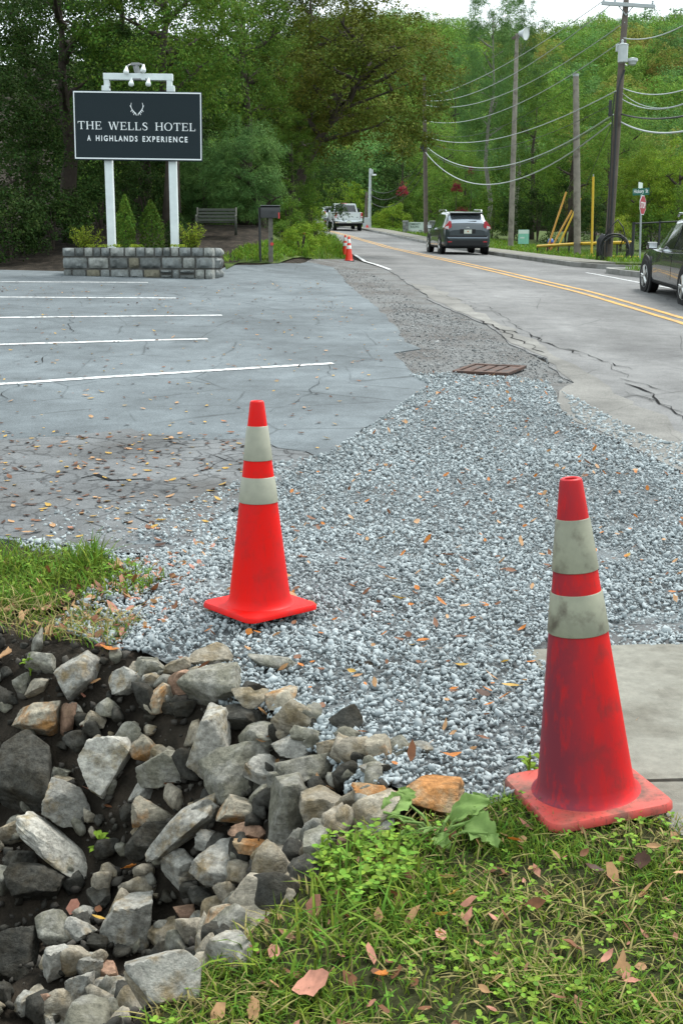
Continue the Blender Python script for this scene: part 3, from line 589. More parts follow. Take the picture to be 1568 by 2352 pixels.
ROCKS = [  # photo x, photo y, width, height (photo pixels), turn in the picture, colour, label
 (*kq(350, 200), 92, 112, 12, 'g', 'tall grey wedge-shaped rock standing at the top of the ditch bank'),
 (*kq(585, 228), 76, 58, 5, 'g', 'flat grey slab under a curled yellow leaf near the ditch top'),
 (*kq(678, 162), 78, 40, -4, 'b', 'low olive stone lying just under the gravel edge'),
 (*kq(815, 158), 62, 36, -12, 't', 'rounded tan stone wedged behind the pinkish one'),
 (*kq(700, 220), 42, 36, 0, 'g', 'small round grey stone between the flat slab and the pinkish stone'),
 (*kq(835, 228), 62, 48, -10, 'p', 'pinkish flat-faced stone below the gravel edge'),
 (*kq(980, 110), 96, 66, 8, 't', 'mossy tan boulder half buried in gravel below the cone'),
 (*kq(1260, 142), 112, 42, 10, 'b', 'thin dark slab jutting from the gravel below the cone'),
 (*kq(735, 312), 64, 62, -8, 'r', 'square stone with yellow rust stain beside the small ditch gravel'),
 (*kq(975, 265), 126, 98, -18, 'b', 'big sharp-peaked olive rock in the middle of the upper bank'),
 (*kq(838, 355), 56, 40, 5, 'd', 'small dark stone under the sharp-peaked olive rock'),
 (*kq(1165, 302), 86, 46, -6, 't', 'oval stone with pale layered streaks'),
 (*kq(1285, 290), 60, 62, 20, 'r', 'yellow-stained stone leaning on the broad tan rock'),
 (*kq(1355, 392), 98, 90, 5, 't', 'broad tan rock with gravel spilling over its edge'),
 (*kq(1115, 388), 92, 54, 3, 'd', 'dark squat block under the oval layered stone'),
 (*kq(975, 500), 82, 150, 24, 'w', 'tall pale leaning rock in the middle of the ditch bank'),
 (*kq(440, 410), 46, 40, 8, 't', 'small tan stone on top of the pitted boulder'),
 (*kq(500, 360), 54, 44, 30, 'b', 'stone with a red leaf lying on it'),
 (*kq(488, 605), 104, 132, 6, 'w', 'largest pale pitted boulder on the ditch bank'),
 (*kq(590, 472), 66, 56, 5, 'b', 'rough brownish stone behind the pitted boulder'),
 (*kq(665, 550), 56, 58, -35, 'r', 'rust-white stone partly hidden behind an olive boulder'),
 (*kq(750, 625), 110, 78, 3, 'b', 'rounded olive boulder beside the tall leaning rock'),
 (*kq(655, 730), 66, 40, -28, 'g', 'small long grey stone resting on the rust-streaked block'),
 (*kq(705, 825), 98, 86, -10, 'r', 'flat-topped block with rust streaks in mid ditch'),
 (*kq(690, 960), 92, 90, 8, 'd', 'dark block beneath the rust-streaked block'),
 (*kq(318, 795), 98, 90, 14, 'g', 'grey pyramid-shaped rock above the long pale slab'),
 (*kq(265, 990), 212, 56, 37, 'w', 'long narrow pale slab lying aslant in the ditch'),
 (*kq(180, 390), 108, 72, -12, 'r', 'tan-crusted rock overhanging the dark hollow of the bank'),
 (*kq(130, 640), 140, 165, 18, 'd', 'great dark boulder embedded in the ditch wall'),
 (*kq(278, 650), 46, 34, 5, 'b', 'small olive stone perched above another beside the dark boulder'),
 (*kq(295, 690), 48, 28, -5, 't', 'small tan stone tucked under the perched olive stone'),
 (*kq(855, 900), 190, 66, -42, 'g', 'long grey rock sloping down toward the ditch bottom'),
 (*kq(930, 820), 92, 58, -14, 'g', 'pale grey stone meeting the head of the long sloping rock'),
 (*kq(1110, 805), 104, 56, 5, 'r', 'flat stone with an orange patch on its top'),
 (*kq(1325, 805), 82, 152, 4, 'b', 'upright green-grey block in the middle of the rocks'),
 (*kq(1485, 815), 98, 104, -4, 't', 'broad cream rock between the upright block and the plank-like rock'),
 (*kq(1190, 485), 88, 58, 3, 'b', 'mottled olive stone under the broad tan rock'),
 (*kq(1085, 615), 152, 112, -24, 'b', 'big olive rock with an orange corner and a brown leaf on top'),
 (*kq(1360, 535), 104, 48, 6, 'g', 'low blue-grey stone behind the long flat-topped slab'),
 (*kq(1215, 625), 92, 62, 6, 'g', 'striped grey slab wedged beside the long flat-topped slab'),
 (*kq(1430, 618), 152, 64, 2, 'b', 'long flat-topped olive slab with a pale upper edge'),
 (*kq(1515, 528), 58, 36, 0, 't', 'small tan stone behind the end of the flat-topped slab'),
 (*kq(1415, 472), 76, 44, 5, 'b', 'speckled olive stone at the gravel foot'),
 (*kq(1205, 738), 60, 44, -10, 'b', 'small olive stone behind the upright block'),
 (*kq(1140, 915), 88, 48, 3, 'p', 'dull brown stone under the orange-patched flat stone'),
 (*kq(1165, 988), 88, 28, 4, 'o', 'thin rust-red stone in a gap between grey rocks'),
 (*kq(1262, 1035), 98, 68, -16, 't', 'smooth cream stone beside the wide blue-grey rock'),
 (*kq(1035, 1075), 146, 88, 6, 'g', 'wide blue-grey faceted rock in the lower ditch'),
 (*kq(822, 1088), 84, 86, 10, 'g', 'chunky grey rock beside the wide blue-grey one'),
 (*kq(965, 972), 66, 48, 12, 'g', 'grey stone peeping out behind the chunky one'),
 (*kq(1408, 1098), 82, 64, 22, 'd', 'dark grey rock at the upper corner of the grass'),
 (*kq(1215, 1195), 152, 92, -6, 't', 'large cream boulder lying on the orange-ended rock'),
 (*kq(1095, 1305), 162, 60, -8, 'r', 'flat rock with an orange end near the grass'),
 (*kq(900, 1345), 50, 46, 0, 'g', 'small grey stone at the tip of the orange-ended rock'),
 (*kq(595, 1315), 108, 126, 14, 'g', 'large blue-grey block standing alone at the ditch bottom'),
 (*kq(760, 1405), 80, 70, -5, 't', 'pointed yellowish stone beside the standing block'),
 (*kq(500, 1112), 42, 44, 10, 't', 'small cream stone at the lower end of the long pale slab'),
 (*kq(850, 1300), 52, 42, 0, 'p', 'small brown stone in the dark middle of the ditch'),
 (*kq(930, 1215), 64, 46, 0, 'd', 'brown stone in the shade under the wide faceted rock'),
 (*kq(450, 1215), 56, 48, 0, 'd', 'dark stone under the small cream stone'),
 (*kq(390, 1290), 54, 30, 20, 'g', 'small flat blue-grey stone on the ditch floor'),
 (*kq(365, 1370), 70, 50, 10, 'g', 'grey stone with a yellow leaf beside it'),
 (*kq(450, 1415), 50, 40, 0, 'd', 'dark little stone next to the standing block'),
 (*kq(262, 1512), 60, 82, 8, 'g', 'upright grey stone low in the ditch'),
 (*kq(395, 1532), 80, 52, -5, 'g', 'squat grey stone beside the upright one low in the ditch'),
 (*kq(490, 1570), 56, 42, 10, 'p', 'reddish-brown stone behind the great grey boulder'),
 (*kq(745, 1620), 168, 172, 0, 'g', 'great grey boulder at the edge of the grass'),
 (*kq(1050, 1475), 122, 78, -3, 'w', 'pale stone half covered by grass blades'),
 (*kq(385, 1660), 78, 98, -18, 'g', 'slanting grey stone at the foot of the ditch'),
 (*kq(495, 1655), 118, 62, -20, 'g', 'flat blue-grey slab against the great boulder'),
 (*kq(210, 1700), 72, 46, -10, 'p', 'rust-brown stone at the very bottom of the ditch'),
 (*kq(120, 1692), 58, 44, 5, 'g', 'small grey stone beside the rust-brown bottom stone'),
 (*kq(240, 1772), 82, 48, 20, 'w', 'pale stone cut off by the lower edge of the picture'),
 (*kq(550, 1765), 82, 56, -10, 'g', 'grey stone below the flat blue-grey slab'),
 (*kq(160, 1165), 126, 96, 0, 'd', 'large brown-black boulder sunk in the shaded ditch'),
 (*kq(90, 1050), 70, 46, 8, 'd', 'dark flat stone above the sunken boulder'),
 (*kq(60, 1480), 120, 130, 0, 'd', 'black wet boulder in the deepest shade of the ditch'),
 (*kq(190, 132), 64, 50, 12, 'b', 'brown stone among dead grass at the ditch top'),
 (*kq(172, 245), 66, 34, -32, 't', 'narrow tan stone sticking out of the bank'),
 (*kq(100, 235), 34, 46, 0, 'b', 'small upright stone in the grassy bank'),
 (*kq(310, 400), 34, 76, 14, 'p', 'thin upright brown stone in a crevice of the bank'),
 (795, 1658, 74, 72, 0, 'd', 'dark block with a reddish end at the gravel foot'),
 (868, 1722, 58, 68, 4, 'r', 'upright stone with a rusty top at the gravel foot'),
 (912, 1716, 54, 44, -20, 'b', 'olive stone half buried in gravel beside the rusty upright one'),
 (962, 1722, 58, 34, -8, 'g', 'small dark grey stone alone in the gravel'),
 (862, 1772, 72, 36, 8, 'g', 'flat grey stone in the gap below the rusty upright one'),
 (985, 1832, 158, 86, 2, 'o', 'big orange-brown rock between the gravel and the broad leaves'),
 (842, 1866, 158, 62, -24, 't', 'plank-like tan rock slanting down from the orange rock'),
 (848, 1828, 72, 58, -6, 'o', 'orange stone behind the plank-like rock'),
 (905, 1835, 48, 38, 0, 'p', 'little brown stone between two orange rocks'),
 (728, 1942, 62, 64, -20, 'b', 'pointed olive stone below the plank-like rock'),
 (800, 1945, 50, 52, -10, 'p', 'small brownish stone at the upper tip of the grass'),
 (862, 1905, 88, 30, -32, 'g', 'smooth lilac-grey slab under the broad leaves'),
]
for i, (u, v, w, h, ang, c, lab) in enumerate(ROCKS):
    p = at(u, v + h * 0.20)
    m_ = mpp(math.hypot(p.y, 0)) / math.cos(PITCH) * 0.98
    W, H = w * m_ * 1.20, h * m_ * 1.22
    big = w * h > 5200
    D = min(max(W, H) * 0.8, max(W, H) * 0.55 + min(W, H) * 0.35)
    P, F0 = rock_shape(1300 + i, W, D, H, big)
    dep = math.atan2(CAMZ - p.z, p.y)
    me = np_mesh('rock', P, F0, True)
    try: me.set_sharp_from_angle(angle=R(32))
    except Exception: pass
    o = mkobj('rock', me, RM[c])
    o.location = (p.x, p.y, p.z + H * 0.16)
    o.rotation_euler = (Matrix.Rotation(R(ang), 3, 'Y') @ Matrix.Rotation(R(rnd.uniform(-25, 5)), 3, 'X')).to_euler()
    tag(o, lab, 'rock', 'broken rocks dumped in the ditch')

fx = sample_poly(DITCH, 860, lambda x, y: np.clip(0.42 + sstep(-1.3, -0.1, x), 0, 1)); fs_z = nr.lognormal(math.log(0.064), 0.38, len(fx)).clip(0.03, 0.13)
fz = G(fx[:, 0], fx[:, 1]) + fs_z * 0.15
for nm, sl_, mk_, lb in (('grey', slice(0, 280), 'b', 'olive broken stones packed between the large ditch rocks'), ('tan', slice(280, 560), 't', 'tan broken stones packed between the large ditch rocks'), ('dark', slice(560, 860), 'd', 'blackish broken stones packed between the large ditch rocks')):
    o = mkobj('small_rubble', chunk_mesh('small_rubble', fx[sl_], fs_z[sl_], fz[sl_]), RM[mk_]); tag(o, lb, 'rubble', kind='stuff')

# ------------------------------------------------------------------ fallen leaves
def leaf_shape(seed, L=1.0, kind='oval'):
    r = random.Random(seed); n = 6; vs = []; fs = []
    wid = {'oval': 0.52, 'long': 0.36, 'maple': 0.8}[kind]
    curl, fold = r.uniform(0.1, 0.5), r.uniform(0.1, 0.45)
    for i in range(n + 1):
        t = i / n; x = (t - 0.5); w = wid * 0.5 * (math.sin(math.pi * min(1, t * 1.02 + 0.02)) ** 0.75) * (1 + (0.35 * (i % 2) if kind == 'maple' else r.uniform(-.06, .06)))
        if i in (0, n): w = 0.012
        z = curl * (x * x) * 1.2 + r.uniform(-.02, .02)
        vs += [(x, -w, z + fold * w * r.uniform(.7, 1.3)), (x, 0, z), (x, w, z + fold * w * r.uniform(.7, 1.3))]
    for i in range(n):
        a = 3 * i; fs += [(a, a + 3, a + 4, a + 1), (a + 1, a + 4, a + 5, a + 2)]
    vs = [(x * L, y * L, z * L) for x, y, z in vs]
    mb = MB(); mb.add(vs, fs); mb.tube([(-0.5 * L, 0, curl * 0.3 * L), (-0.68 * L, 0.02 * L, curl * 0.5 * L)], [0.014 * L, 0.009 * L], 4)
    return mb
LC = {'yellow': (0.42, 0.26, 0.05), 'orange': (0.40, 0.135, 0.02), 'brown': (0.16, 0.065, 0.028), 'tan': (0.40, 0.23, 0.11), 'pink': (0.42, 0.19, 0.13), 'green': (0.10, 0.17, 0.03), 'dark brown': (0.06, 0.028, 0.016)}
LM = {k: pm('leaf_' + k.replace(' ', '_'), v, 0.6, 0.3, var=(40, 0.35), transl=0.25) for k, v in LC.items()}
LEAVES = [  # photo x, y, length px, colour, kind
 (916, 1388, 36, 'yellow', 'oval'), (1061, 1543, 34, 'yellow', 'long'), (1112, 1400, 24, 'orange', 'oval'), (1085, 1433, 18, 'orange', 'oval'), (972, 1487, 30, 'orange', 'maple'), (1058, 1476, 30, 'brown', 'long'),
 (1198, 1457, 28, 'orange', 'long'), (1171, 1591, 42, 'yellow', 'long'), (1160, 1535, 26, 'yellow', 'oval'), (897, 1341, 34, 'tan', 'oval'), (1066, 1296, 26, 'orange', 'long'), (1026, 1284, 36, 'brown', 'oval'),
 (1171, 1322, 28, 'brown', 'oval'), (795, 1215, 18, 'tan', 'oval'), (824, 1239, 16, 'orange', 'oval'), (741, 1554, 30, 'brown', 'oval'), (808, 1556, 24, 'yellow', 'oval'), (821, 1567, 26, 'tan', 'long'), (1042, 1605, 24, 'brown', 'oval'),
 (1107, 1608, 38, 'dark brown', 'maple'), (1037, 1752, 50, 'orange', 'long'), (1109, 1712, 34, 'brown', 'long'), (902, 1462, 26, 'dark brown', 'oval'), (864, 1419, 26, 'pink', 'oval'), (1440, 1286, 20, 'yellow', 'oval'), (1150, 1248, 18, 'brown', 'oval'),
 (945, 1495, 18, 'yellow', 'oval'), (695, 1293, 24, 'brown', 'maple'), (770, 1435, 16, 'orange', 'oval'), (785, 1293, 20, 'pink', 'oval'), (1040, 1700, 20, 'tan', 'oval'), (1130, 1500, 18, 'tan', 'oval'), (930, 1440, 16, 'tan', 'oval'),
 (245, 1333, 26, 'yellow', 'oval'), (207, 1380, 30, 'tan', 'maple'), (117, 1398, 32, 'tan', 'oval'), (295, 1380, 28, 'pink', 'oval'), (262, 1402, 34, 'pink', 'long'), (315, 1374, 24, 'tan', 'oval'), (340, 1448, 24, 'orange', 'maple'),
 (180, 1340, 26, 'tan', 'oval'), (162, 1215, 20, 'pink', 'oval'), (65, 1230, 30, 'tan', 'long'), (370, 1199, 26, 'yellow', 'oval'), (357, 1218, 22, 'orange', 'maple'), (15, 1533, 44, 'tan', 'maple'), (102, 1460, 22, 'orange', 'long'), (470, 1275, 30, 'tan', 'long'), (455, 1262, 26, 'brown', 'oval'),
 (252, 1520, 46, 'orange', 'oval'), (296, 1592, 44, 'yellow', 'long'), (300, 2028, 36, 'orange', 'maple'), (228, 2140, 40, 'yellow', 'long'), (612, 1725, 24, 'orange', 'long'), (606, 1738, 34, 'tan', 'oval'), (148, 1560, 24, 'tan', 'oval'),
 (1010, 2136, 44, 'yellow', 'oval'), (1007, 2180, 22, 'orange', 'oval'), (875, 2279, 38, 'orange', 'maple'), (1311, 2209, 60, 'brown', 'oval'), (1392, 2235, 48, 'pink', 'long'), (1230, 2110, 54, 'brown', 'oval'), (1026, 2047, 44, 'tan', 'oval'),
 (1042, 2084, 40, 'yellow', 'oval'), (718, 2302, 100, 'pink', 'maple'), (1360, 2031, 60, 'dark brown', 'oval'), (1475, 2012, 46, 'dark brown', 'maple'), (1340, 1990, 30, 'brown', 'oval'), (1130, 2140, 28, 'pink', 'oval'), (1500, 1975, 40, 'tan', 'long'),
 (1110, 2310, 34, 'tan', 'oval'), (1450, 2290, 40, 'pink', 'oval'), (1280, 2330, 40, 'brown', 'long'), (930, 2010, 30, 'pink', 'oval'), (1180, 1960, 36, 'orange', 'maple'), (1560, 2040, 40, 'tan', 'long'),
 (1453, 1665, 26, 'tan', 'long'), (1525, 1602, 26, 'dark brown', 'oval'), (1545, 1537, 22, 'brown', 'long'), (1480, 1622, 14, 'dark brown', 'oval'),
 (197, 910, 18, 'tan', 'oval'), (515, 970, 18, 'orange', 'oval'), (320, 1035, 16, 'orange', 'oval'), (460, 893, 14, 'dark brown', 'oval'), (160, 858, 12, 'brown', 'oval'), (245, 963, 16, 'brown', 'oval'), (390, 880, 10, 'orange', 'oval'), (712, 950, 14, 'brown', 'oval'),
]
def zone(u, v):
    if u > 1405 and 1490 < v < 1900: return 'concrete walk', 'battered cone', gp(1350, 1850)
    if v < 1240 and u < 700: return 'parking asphalt', 'pothole', gp(250, 1100)
    if v > 1950 and u > 640: return 'grass', 'battered cone', gp(1350, 1850)
    if v > 1490 and u < 640: return 'ditch rocks', 'grey wedge rock', gp(175, 1560)
    if u < 500: return 'dirt bank', 'clean cone', gp(596, 1410)
    return 'gravel', 'clean cone', gp(596, 1410)
ORD = ['nearest', 'second', 'third', 'fourth', 'fifth', 'sixth', 'seventh', 'eighth', 'ninth', 'tenth', 'eleventh', 'twelfth', 'thirteenth', 'fourteenth']
ORD[0] = 'first'
buck = {}
for i, (u, v, L, c, k) in enumerate(LEAVES):
    zn, lm, q = zone(u, v); p = at(u, v)
    buck.setdefault((zn, c), []).append((math.hypot(p.x - q[0], p.y - q[1]), i, lm))
names = {}
for (zn, c), l in buck.items():
    l.sort()
    for r_, (d_, i, lm) in enumerate(l):
        names[i] = f'{c} fallen leaf on the {zn}' + (f', {ORD[r_]} out from the {lm}' if len(l) > 1 else f', the only {c} one there')
for i, (u, v, L, c, k) in enumerate(LEAVES):
    p = at(u, v); ln = L * mpp(p.y) * 1.05
    o = leaf_shape(500 + i, ln, k).build('fallen_leaf', LM[c], None, True)
    zn = zone(u, v)[0]
    o.location = (p.x, p.y, p.z + (0.035 if zn == 'grass' else 0.024 if zn == 'gravel' else 0.05 if zn == 'ditch rocks' else 0.008))
    tl = 8 if 'asphalt' in zn else 28
    o.rotation_euler = (R(rnd.uniform(-tl, tl) + (18 if zn == 'grass' else 0)), R(rnd.uniform(-tl, tl)), rnd.uniform(-0.7, 0.7) + rnd.choice((0, math.pi)))
    tag(o, names[i], 'leaf', 'fallen leaves')
# the rest of the leaf litter: too many and small to count
def litter(name, xy, lo, hi, zoff, mats, label, tilt=0.5):
    for mi, mt in enumerate(mats):
        q = xy[mi::len(mats)]; n = len(q)
        base = np.array([(-0.5, 0, 0.08), (-0.15, -0.24, 0.05), (0.2, -0.22, 0.06), (0.5, 0, 0.1), (0.2, 0.22, 0.07), (-0.15, 0.24, 0.06), (0, 0, 0)])
        W = np.repeat(base[None], n, 0) * (1 + nr.uniform(-.25, .25, (n, 7, 1)))
        W = W * nr.uniform(lo, hi, n)[:, None, None]
        a = nr.uniform(0, 6.28, n); tx, ty = nr.normal(0, tilt, n), nr.normal(0, tilt, n)
        x = W[..., 0] * np.cos(a)[:, None] - W[..., 1] * np.sin(a)[:, None]; y = W[..., 0] * np.sin(a)[:, None] + W[..., 1] * np.cos(a)[:, None]
        z = W[..., 2] + x * tx[:, None] + y * ty[:, None]
        zz = G(q[:, 0], q[:, 1]) + zoff
        V = np.stack([x + q[:, 0:1], y + q[:, 1:2], z - z.min(1)[:, None] * 0.6 + zz[:, None]], -1).reshape(-1, 3)
        f0 = np.array([(0, 1, 6), (1, 2, 6), (2, 3, 6), (3, 4, 6), (4, 5, 6), (5, 0, 6)])
        o = mkobj(name, np_mesh(name, V, (f0[None] + (np.arange(n) * 7)[:, None, None]).reshape(-1, 3)), mt)
        tag(o, label[mi], 'leaf litter', kind='stuff')
lx = np.concatenate([sample_poly(gl((-20, 660), (520, 652), (740, 640), (900, 790), (760, 1040), (560, 1140), (400, 1260), (-20, 1230)), 620), sample_poly(gl((-20, 990), (600, 1000), (560, 1140), (400, 1260), (-20, 1230)), 330)])
nr.shuffle(lx)
litter('leaf_litter', lx, 0.025, 0.07, 0.008, [LM['brown'], LM['tan'], LM['dark brown'], LM['yellow']], ['small brown leaves strewn over the parking lot', 'small tan leaves strewn over the parking lot', 'small blackened leaves strewn over the parking lot', 'small yellow leaves strewn over the parking lot'], 0.15)
lx = sample_poly(GRAV, 460, lambda x, y: np.where(y < 8, 1, 0.6)); nr.shuffle(lx)
litter('leaf_litter', lx, 0.02, 0.05, 0.024, [LM['brown'], LM['tan'], LM['orange']], ['small brown leaves dotted over the gravel', 'small tan leaves dotted over the gravel', 'small orange leaves dotted over the gravel'])
lx = np.concatenate([sample_poly(gl((-20, 1300), (420, 1270), (520, 1200), (420, 1420), (250, 1500), (-20, 1440)), 420), sample_poly(DITCH, 160)]); nr.shuffle(lx)
litter('leaf_litter', lx, 0.02, 0.06, 0.008, [LM['brown'], LM['tan'], LM['pink']], ['brown leaf scraps on the dirt bank', 'tan leaf scraps on the dirt bank', 'pinkish leaf scraps on the dirt bank'])

# ------------------------------------------------------------------ traffic cones
def cone_mat(name, col, dirt, amt, dark, side=False):  # dirt: grime on the old cone, painted sky sheen on the clean one
    m = bpy.data.materials.new(name); m.use_nodes = True; t = m.node_tree; N = t.nodes; L = t.links; b = N['Principled BSDF']
    b.inputs['Roughness'].default_value = 0.5; b.inputs['Specular IOR Level'].default_value = 0.16
    tc = N.new('ShaderNodeTexCoord')
    def ns(sc, det, lo, hi, st=(1, 1, 1)):
        mp = N.new('ShaderNodeMapping'); mp.inputs['Scale'].default_value = st; L.new(tc.outputs['Object'], mp.inputs[0])
        n = N.new('ShaderNodeTexNoise'); n.inputs['Scale'].default_value = sc; n.inputs['Detail'].default_value = det; n.inputs['Roughness'].default_value = 0.65; L.new(mp.outputs[0], n.inputs['Vector'])
        r = N.new('ShaderNodeMapRange'); r.inputs[1].default_value = lo; r.inputs[2].default_value = hi; L.new(n.outputs[0], r.inputs[0]); return r.outputs[0]
    c0 = N.new('ShaderNodeRGB'); c0.outputs[0].default_value = (*col, 1); cur = c0.outputs[0]
    for (f, c2, a) in ((ns(5, 6, 0.40, 0.68, (1, 1, 0.4)), dirt, amt), (ns(11, 8, 0.52, 0.66), dark, amt * 0.75), (ns(90, 5, 0.56, 0.66, (1, 1, 0.12)), dark, amt * 0.6)):
        q = N.new('ShaderNodeMath'); q.operation = 'MULTIPLY'; q.inputs[1].default_value = a; L.new(f, q.inputs[0])
        mx = N.new('ShaderNodeMix'); mx.data_type = 'RGBA'; L.new(q.outputs[0], mx.inputs[0]); L.new(cur, mx.inputs[6]); mx.inputs[7].default_value = (*c2, 1); cur = mx.outputs[2]
    if side:       # one side of the old cone darkened: shade painted in along with dirt
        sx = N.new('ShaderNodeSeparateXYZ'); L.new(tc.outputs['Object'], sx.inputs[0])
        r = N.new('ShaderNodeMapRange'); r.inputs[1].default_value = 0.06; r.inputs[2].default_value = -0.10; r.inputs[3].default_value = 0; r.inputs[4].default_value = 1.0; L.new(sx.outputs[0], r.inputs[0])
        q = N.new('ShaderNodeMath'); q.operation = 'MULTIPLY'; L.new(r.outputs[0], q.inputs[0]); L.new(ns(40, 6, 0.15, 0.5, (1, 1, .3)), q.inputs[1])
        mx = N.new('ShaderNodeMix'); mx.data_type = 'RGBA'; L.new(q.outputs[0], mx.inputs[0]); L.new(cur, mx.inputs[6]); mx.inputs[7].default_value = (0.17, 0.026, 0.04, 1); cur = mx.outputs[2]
    L.new(cur, b.inputs['Base Color'])
    return m
M['cone_new'] = cone_mat('clean_cone_plastic', (0.66, 0.005, 0.002), (0.36, 0.025, 0.03), 0.5, (0.32, 0.02, 0.015))  # dull patches paint the sky's sheen into the clean cone's red
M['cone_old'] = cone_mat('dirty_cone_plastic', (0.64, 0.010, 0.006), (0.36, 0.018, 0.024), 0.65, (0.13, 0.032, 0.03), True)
M['base_old'] = cone_mat('dirty_cone_base', (0.50, 0.06, 0.05), (0.20, 0.115, 0.085), 0.95, (0.055, 0.042, 0.03))
M['collar'] = pm('reflective_collar', (0.235, 0.24, 0.18), 0.45, 0.5, var=(30, 0.1), bump=(300, 0.1, 0.001))
M['collar_old'] = pm('dirty_collar', (0.20, 0.205, 0.145), 0.5, 0.4, var=(8, 0.35), col2=(0.085, 0.075, 0.05), mix=(14, 0.50, 0.70))
M['collar_far'] = pm('white_collar', (0.62, 0.62, 0.58), 0.5, 0.4)
M['cone_far'] = pm('far_cone_plastic', (0.75, 0.03, 0.008), 0.45, 0.5)
M['black'] = pm('black_rubber', (0.015, 0.015, 0.015), 0.7, 0.3)
def cone(loc, H, r0, r1, base, yaw, mats, label, bands, feet=True, tilt=(0, 0), basemat=None):
    root = empty('traffic_cone', loc, yaw); root.rotation_euler = (R(tilt[0]), R(tilt[1]), yaw)
    tag(root, label, 'cone', 'orange traffic cones')
    tb = 0.028
    rad = lambda z: r0 + (r1 - r0) * (z - tb) / (H - tb)
    N_ = 48
    prof = [(r0 + 0.020, tb), (r0 + 0.008, tb + 0.006), (r0, tb + 0.02)] + [(rad(z), z) for z in np.linspace(tb + 0.04, H - 0.012, 12)] + [(r1 - 0.001, H - 0.003), (r1 - 0.006, H), (r1 - 0.012, H - 0.002), (r1 - 0.014, H - 0.05), (0.001, H - 0.06)]
    MB().lathe(prof, N_).build('body', mats[0], root, angle=35)
    # square base with rounded corners and a raised rim
    b = base / 2; c = 0.045
    def outline(bb, cc):
        P = []
        for sx, sy, a0 in ((1, 1, 0), (-1, 1, 90), (-1, -1, 180), (1, -1, 270)):
            for k in range(6):
                a = R(a0 + 18 * k); P.append((sx * (bb - cc) + cc * math.cos(a), sy * (bb - cc) + cc * math.sin(a)))
        return P
    mb = MB(); rings = [(b, c, 0.006), (b, c, 0.020), (b - 0.006, c - 0.004, 0.028), (b - 0.03, c - 0.01, 0.030)]
    vs = []; 
    for bb, cc, z in rings: vs += [(x, y, z) for x, y in outline(bb, cc)]
    n = 24; fs = [(i * n + k, i * n + (k + 1) % n, (i + 1) * n + (k + 1) % n, (i + 1) * n + k) for i in range(3) for k in range(n)] + [tuple(range(n - 1, -1, -1)), tuple(3 * n + k for k in range(n))]
    mb.add(vs, fs); mb.build('base', basemat or mats[0], root, angle=40)
    for z0, z1 in bands:
        MB().lathe([(rad(z0) + 0.0005, z0), (rad(z0) + 0.0035, z0 + 0.002), (rad(z1) + 0.0035, z1 - 0.002), (rad(z1) + 0.0005, z1)], N_, cap=False).build('reflective_collar', mats[1], root, angle=50)
    if feet:
        for sx, sy in ((1, 1), (-1, 1), (-1, -1), (1, -1)):
            MB().box((sx * (b - 0.06), sy * (b - 0.06), -0.002), (0.03, 0.03, 0.018), bev=0.003).build('foot', M['black'], root)
    return root
c1 = at(597, 1413); cone((c1.x, c1.y, c1.z + 0.028), 0.905, 0.135, 0.029, 0.375, R(40), (M['cone_new'], M['collar']), 'bright clean orange cone with two reflective collars standing on the gravel', [(0.475, 0.585), (0.655, 0.80)])
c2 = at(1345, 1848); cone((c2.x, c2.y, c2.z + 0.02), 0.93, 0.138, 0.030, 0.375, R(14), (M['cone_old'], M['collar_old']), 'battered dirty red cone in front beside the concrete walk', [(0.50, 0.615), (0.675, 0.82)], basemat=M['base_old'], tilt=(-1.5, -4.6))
for u, v, H, lab in ((801, 600, 0.72, 'front cone of the distant pair beside the road'), (792.5, 590, 0.72, 'rear cone of the distant pair beside the road')):
    p = at(u, v); cone((p.x, p.y, p.z), H, 0.115, 0.027, 0.32, R(8), (M['cone_far'], M['collar_far']), lab, [(0.36, 0.46), (0.53, 0.64)], feet=False, basemat=M['black'] if u > 795 else M['cone_far'])

M['base_new'] = cone_mat('clean_cone_base', (0.70, 0.012, 0.006), (0.40, 0.03, 0.025), 0.45, (0.22, 0.05, 0.04))
# ------------------------------------------------------------------ drain grate
M['rust'] = pm('rusty_iron', (0.085, 0.05, 0.038), 0.85, 0.3, var=(10, 0.3), col2=(0.05, 0.045, 0.042), mix=(6, 0.45, 0.65), bump=(60, 0.4, 0.004))
ga, gb = at(1062, 846), at(1188, 856)
gr = empty('drain_grate', ((ga.x + gb.x) / 2, (ga.y + gb.y) / 2, (ga.z + gb.z) / 2 + 0.012), math.atan2(gb.y - ga.y, gb.x - ga.x))
slope = math.atan2(Gz(gr.location.x, gr.location.y + .5) - Gz(gr.location.x, gr.location.y - .5), 1.0); gr.rotation_euler = (slope, 0, gr.rotation_euler[2])
tag(gr, 'rusty iron storm drain grate set in the gravel', 'grate')
gw = (gb - ga).length; gd = 0.52
for sy in (-1, 1): MB().box((0, sy * gd / 2, 0), (gw, 0.05, 0.03), bev=0.004).build('frame', M['rust'], gr)
for sx in (-1, 1): MB().box((sx * (gw / 2 - 0.025), 0, 0), (0.05, gd - 0.052, 0.03), bev=0.004).build('frame', M['rust'], gr)
for k in range(4):
    MB().box((-gw / 2 + 0.05 + (k + 0.5) * (gw - 0.1) / 4, 0, -0.004), ((gw - 0.1) / 4 - 0.035, gd - 0.052, 0.02), bev=0.004).build('plate', M['rust'], gr)
MB().box((0, 0, -0.03), (gw - 0.1, gd - 0.06, 0.01)).build('sump', M['black'], gr)

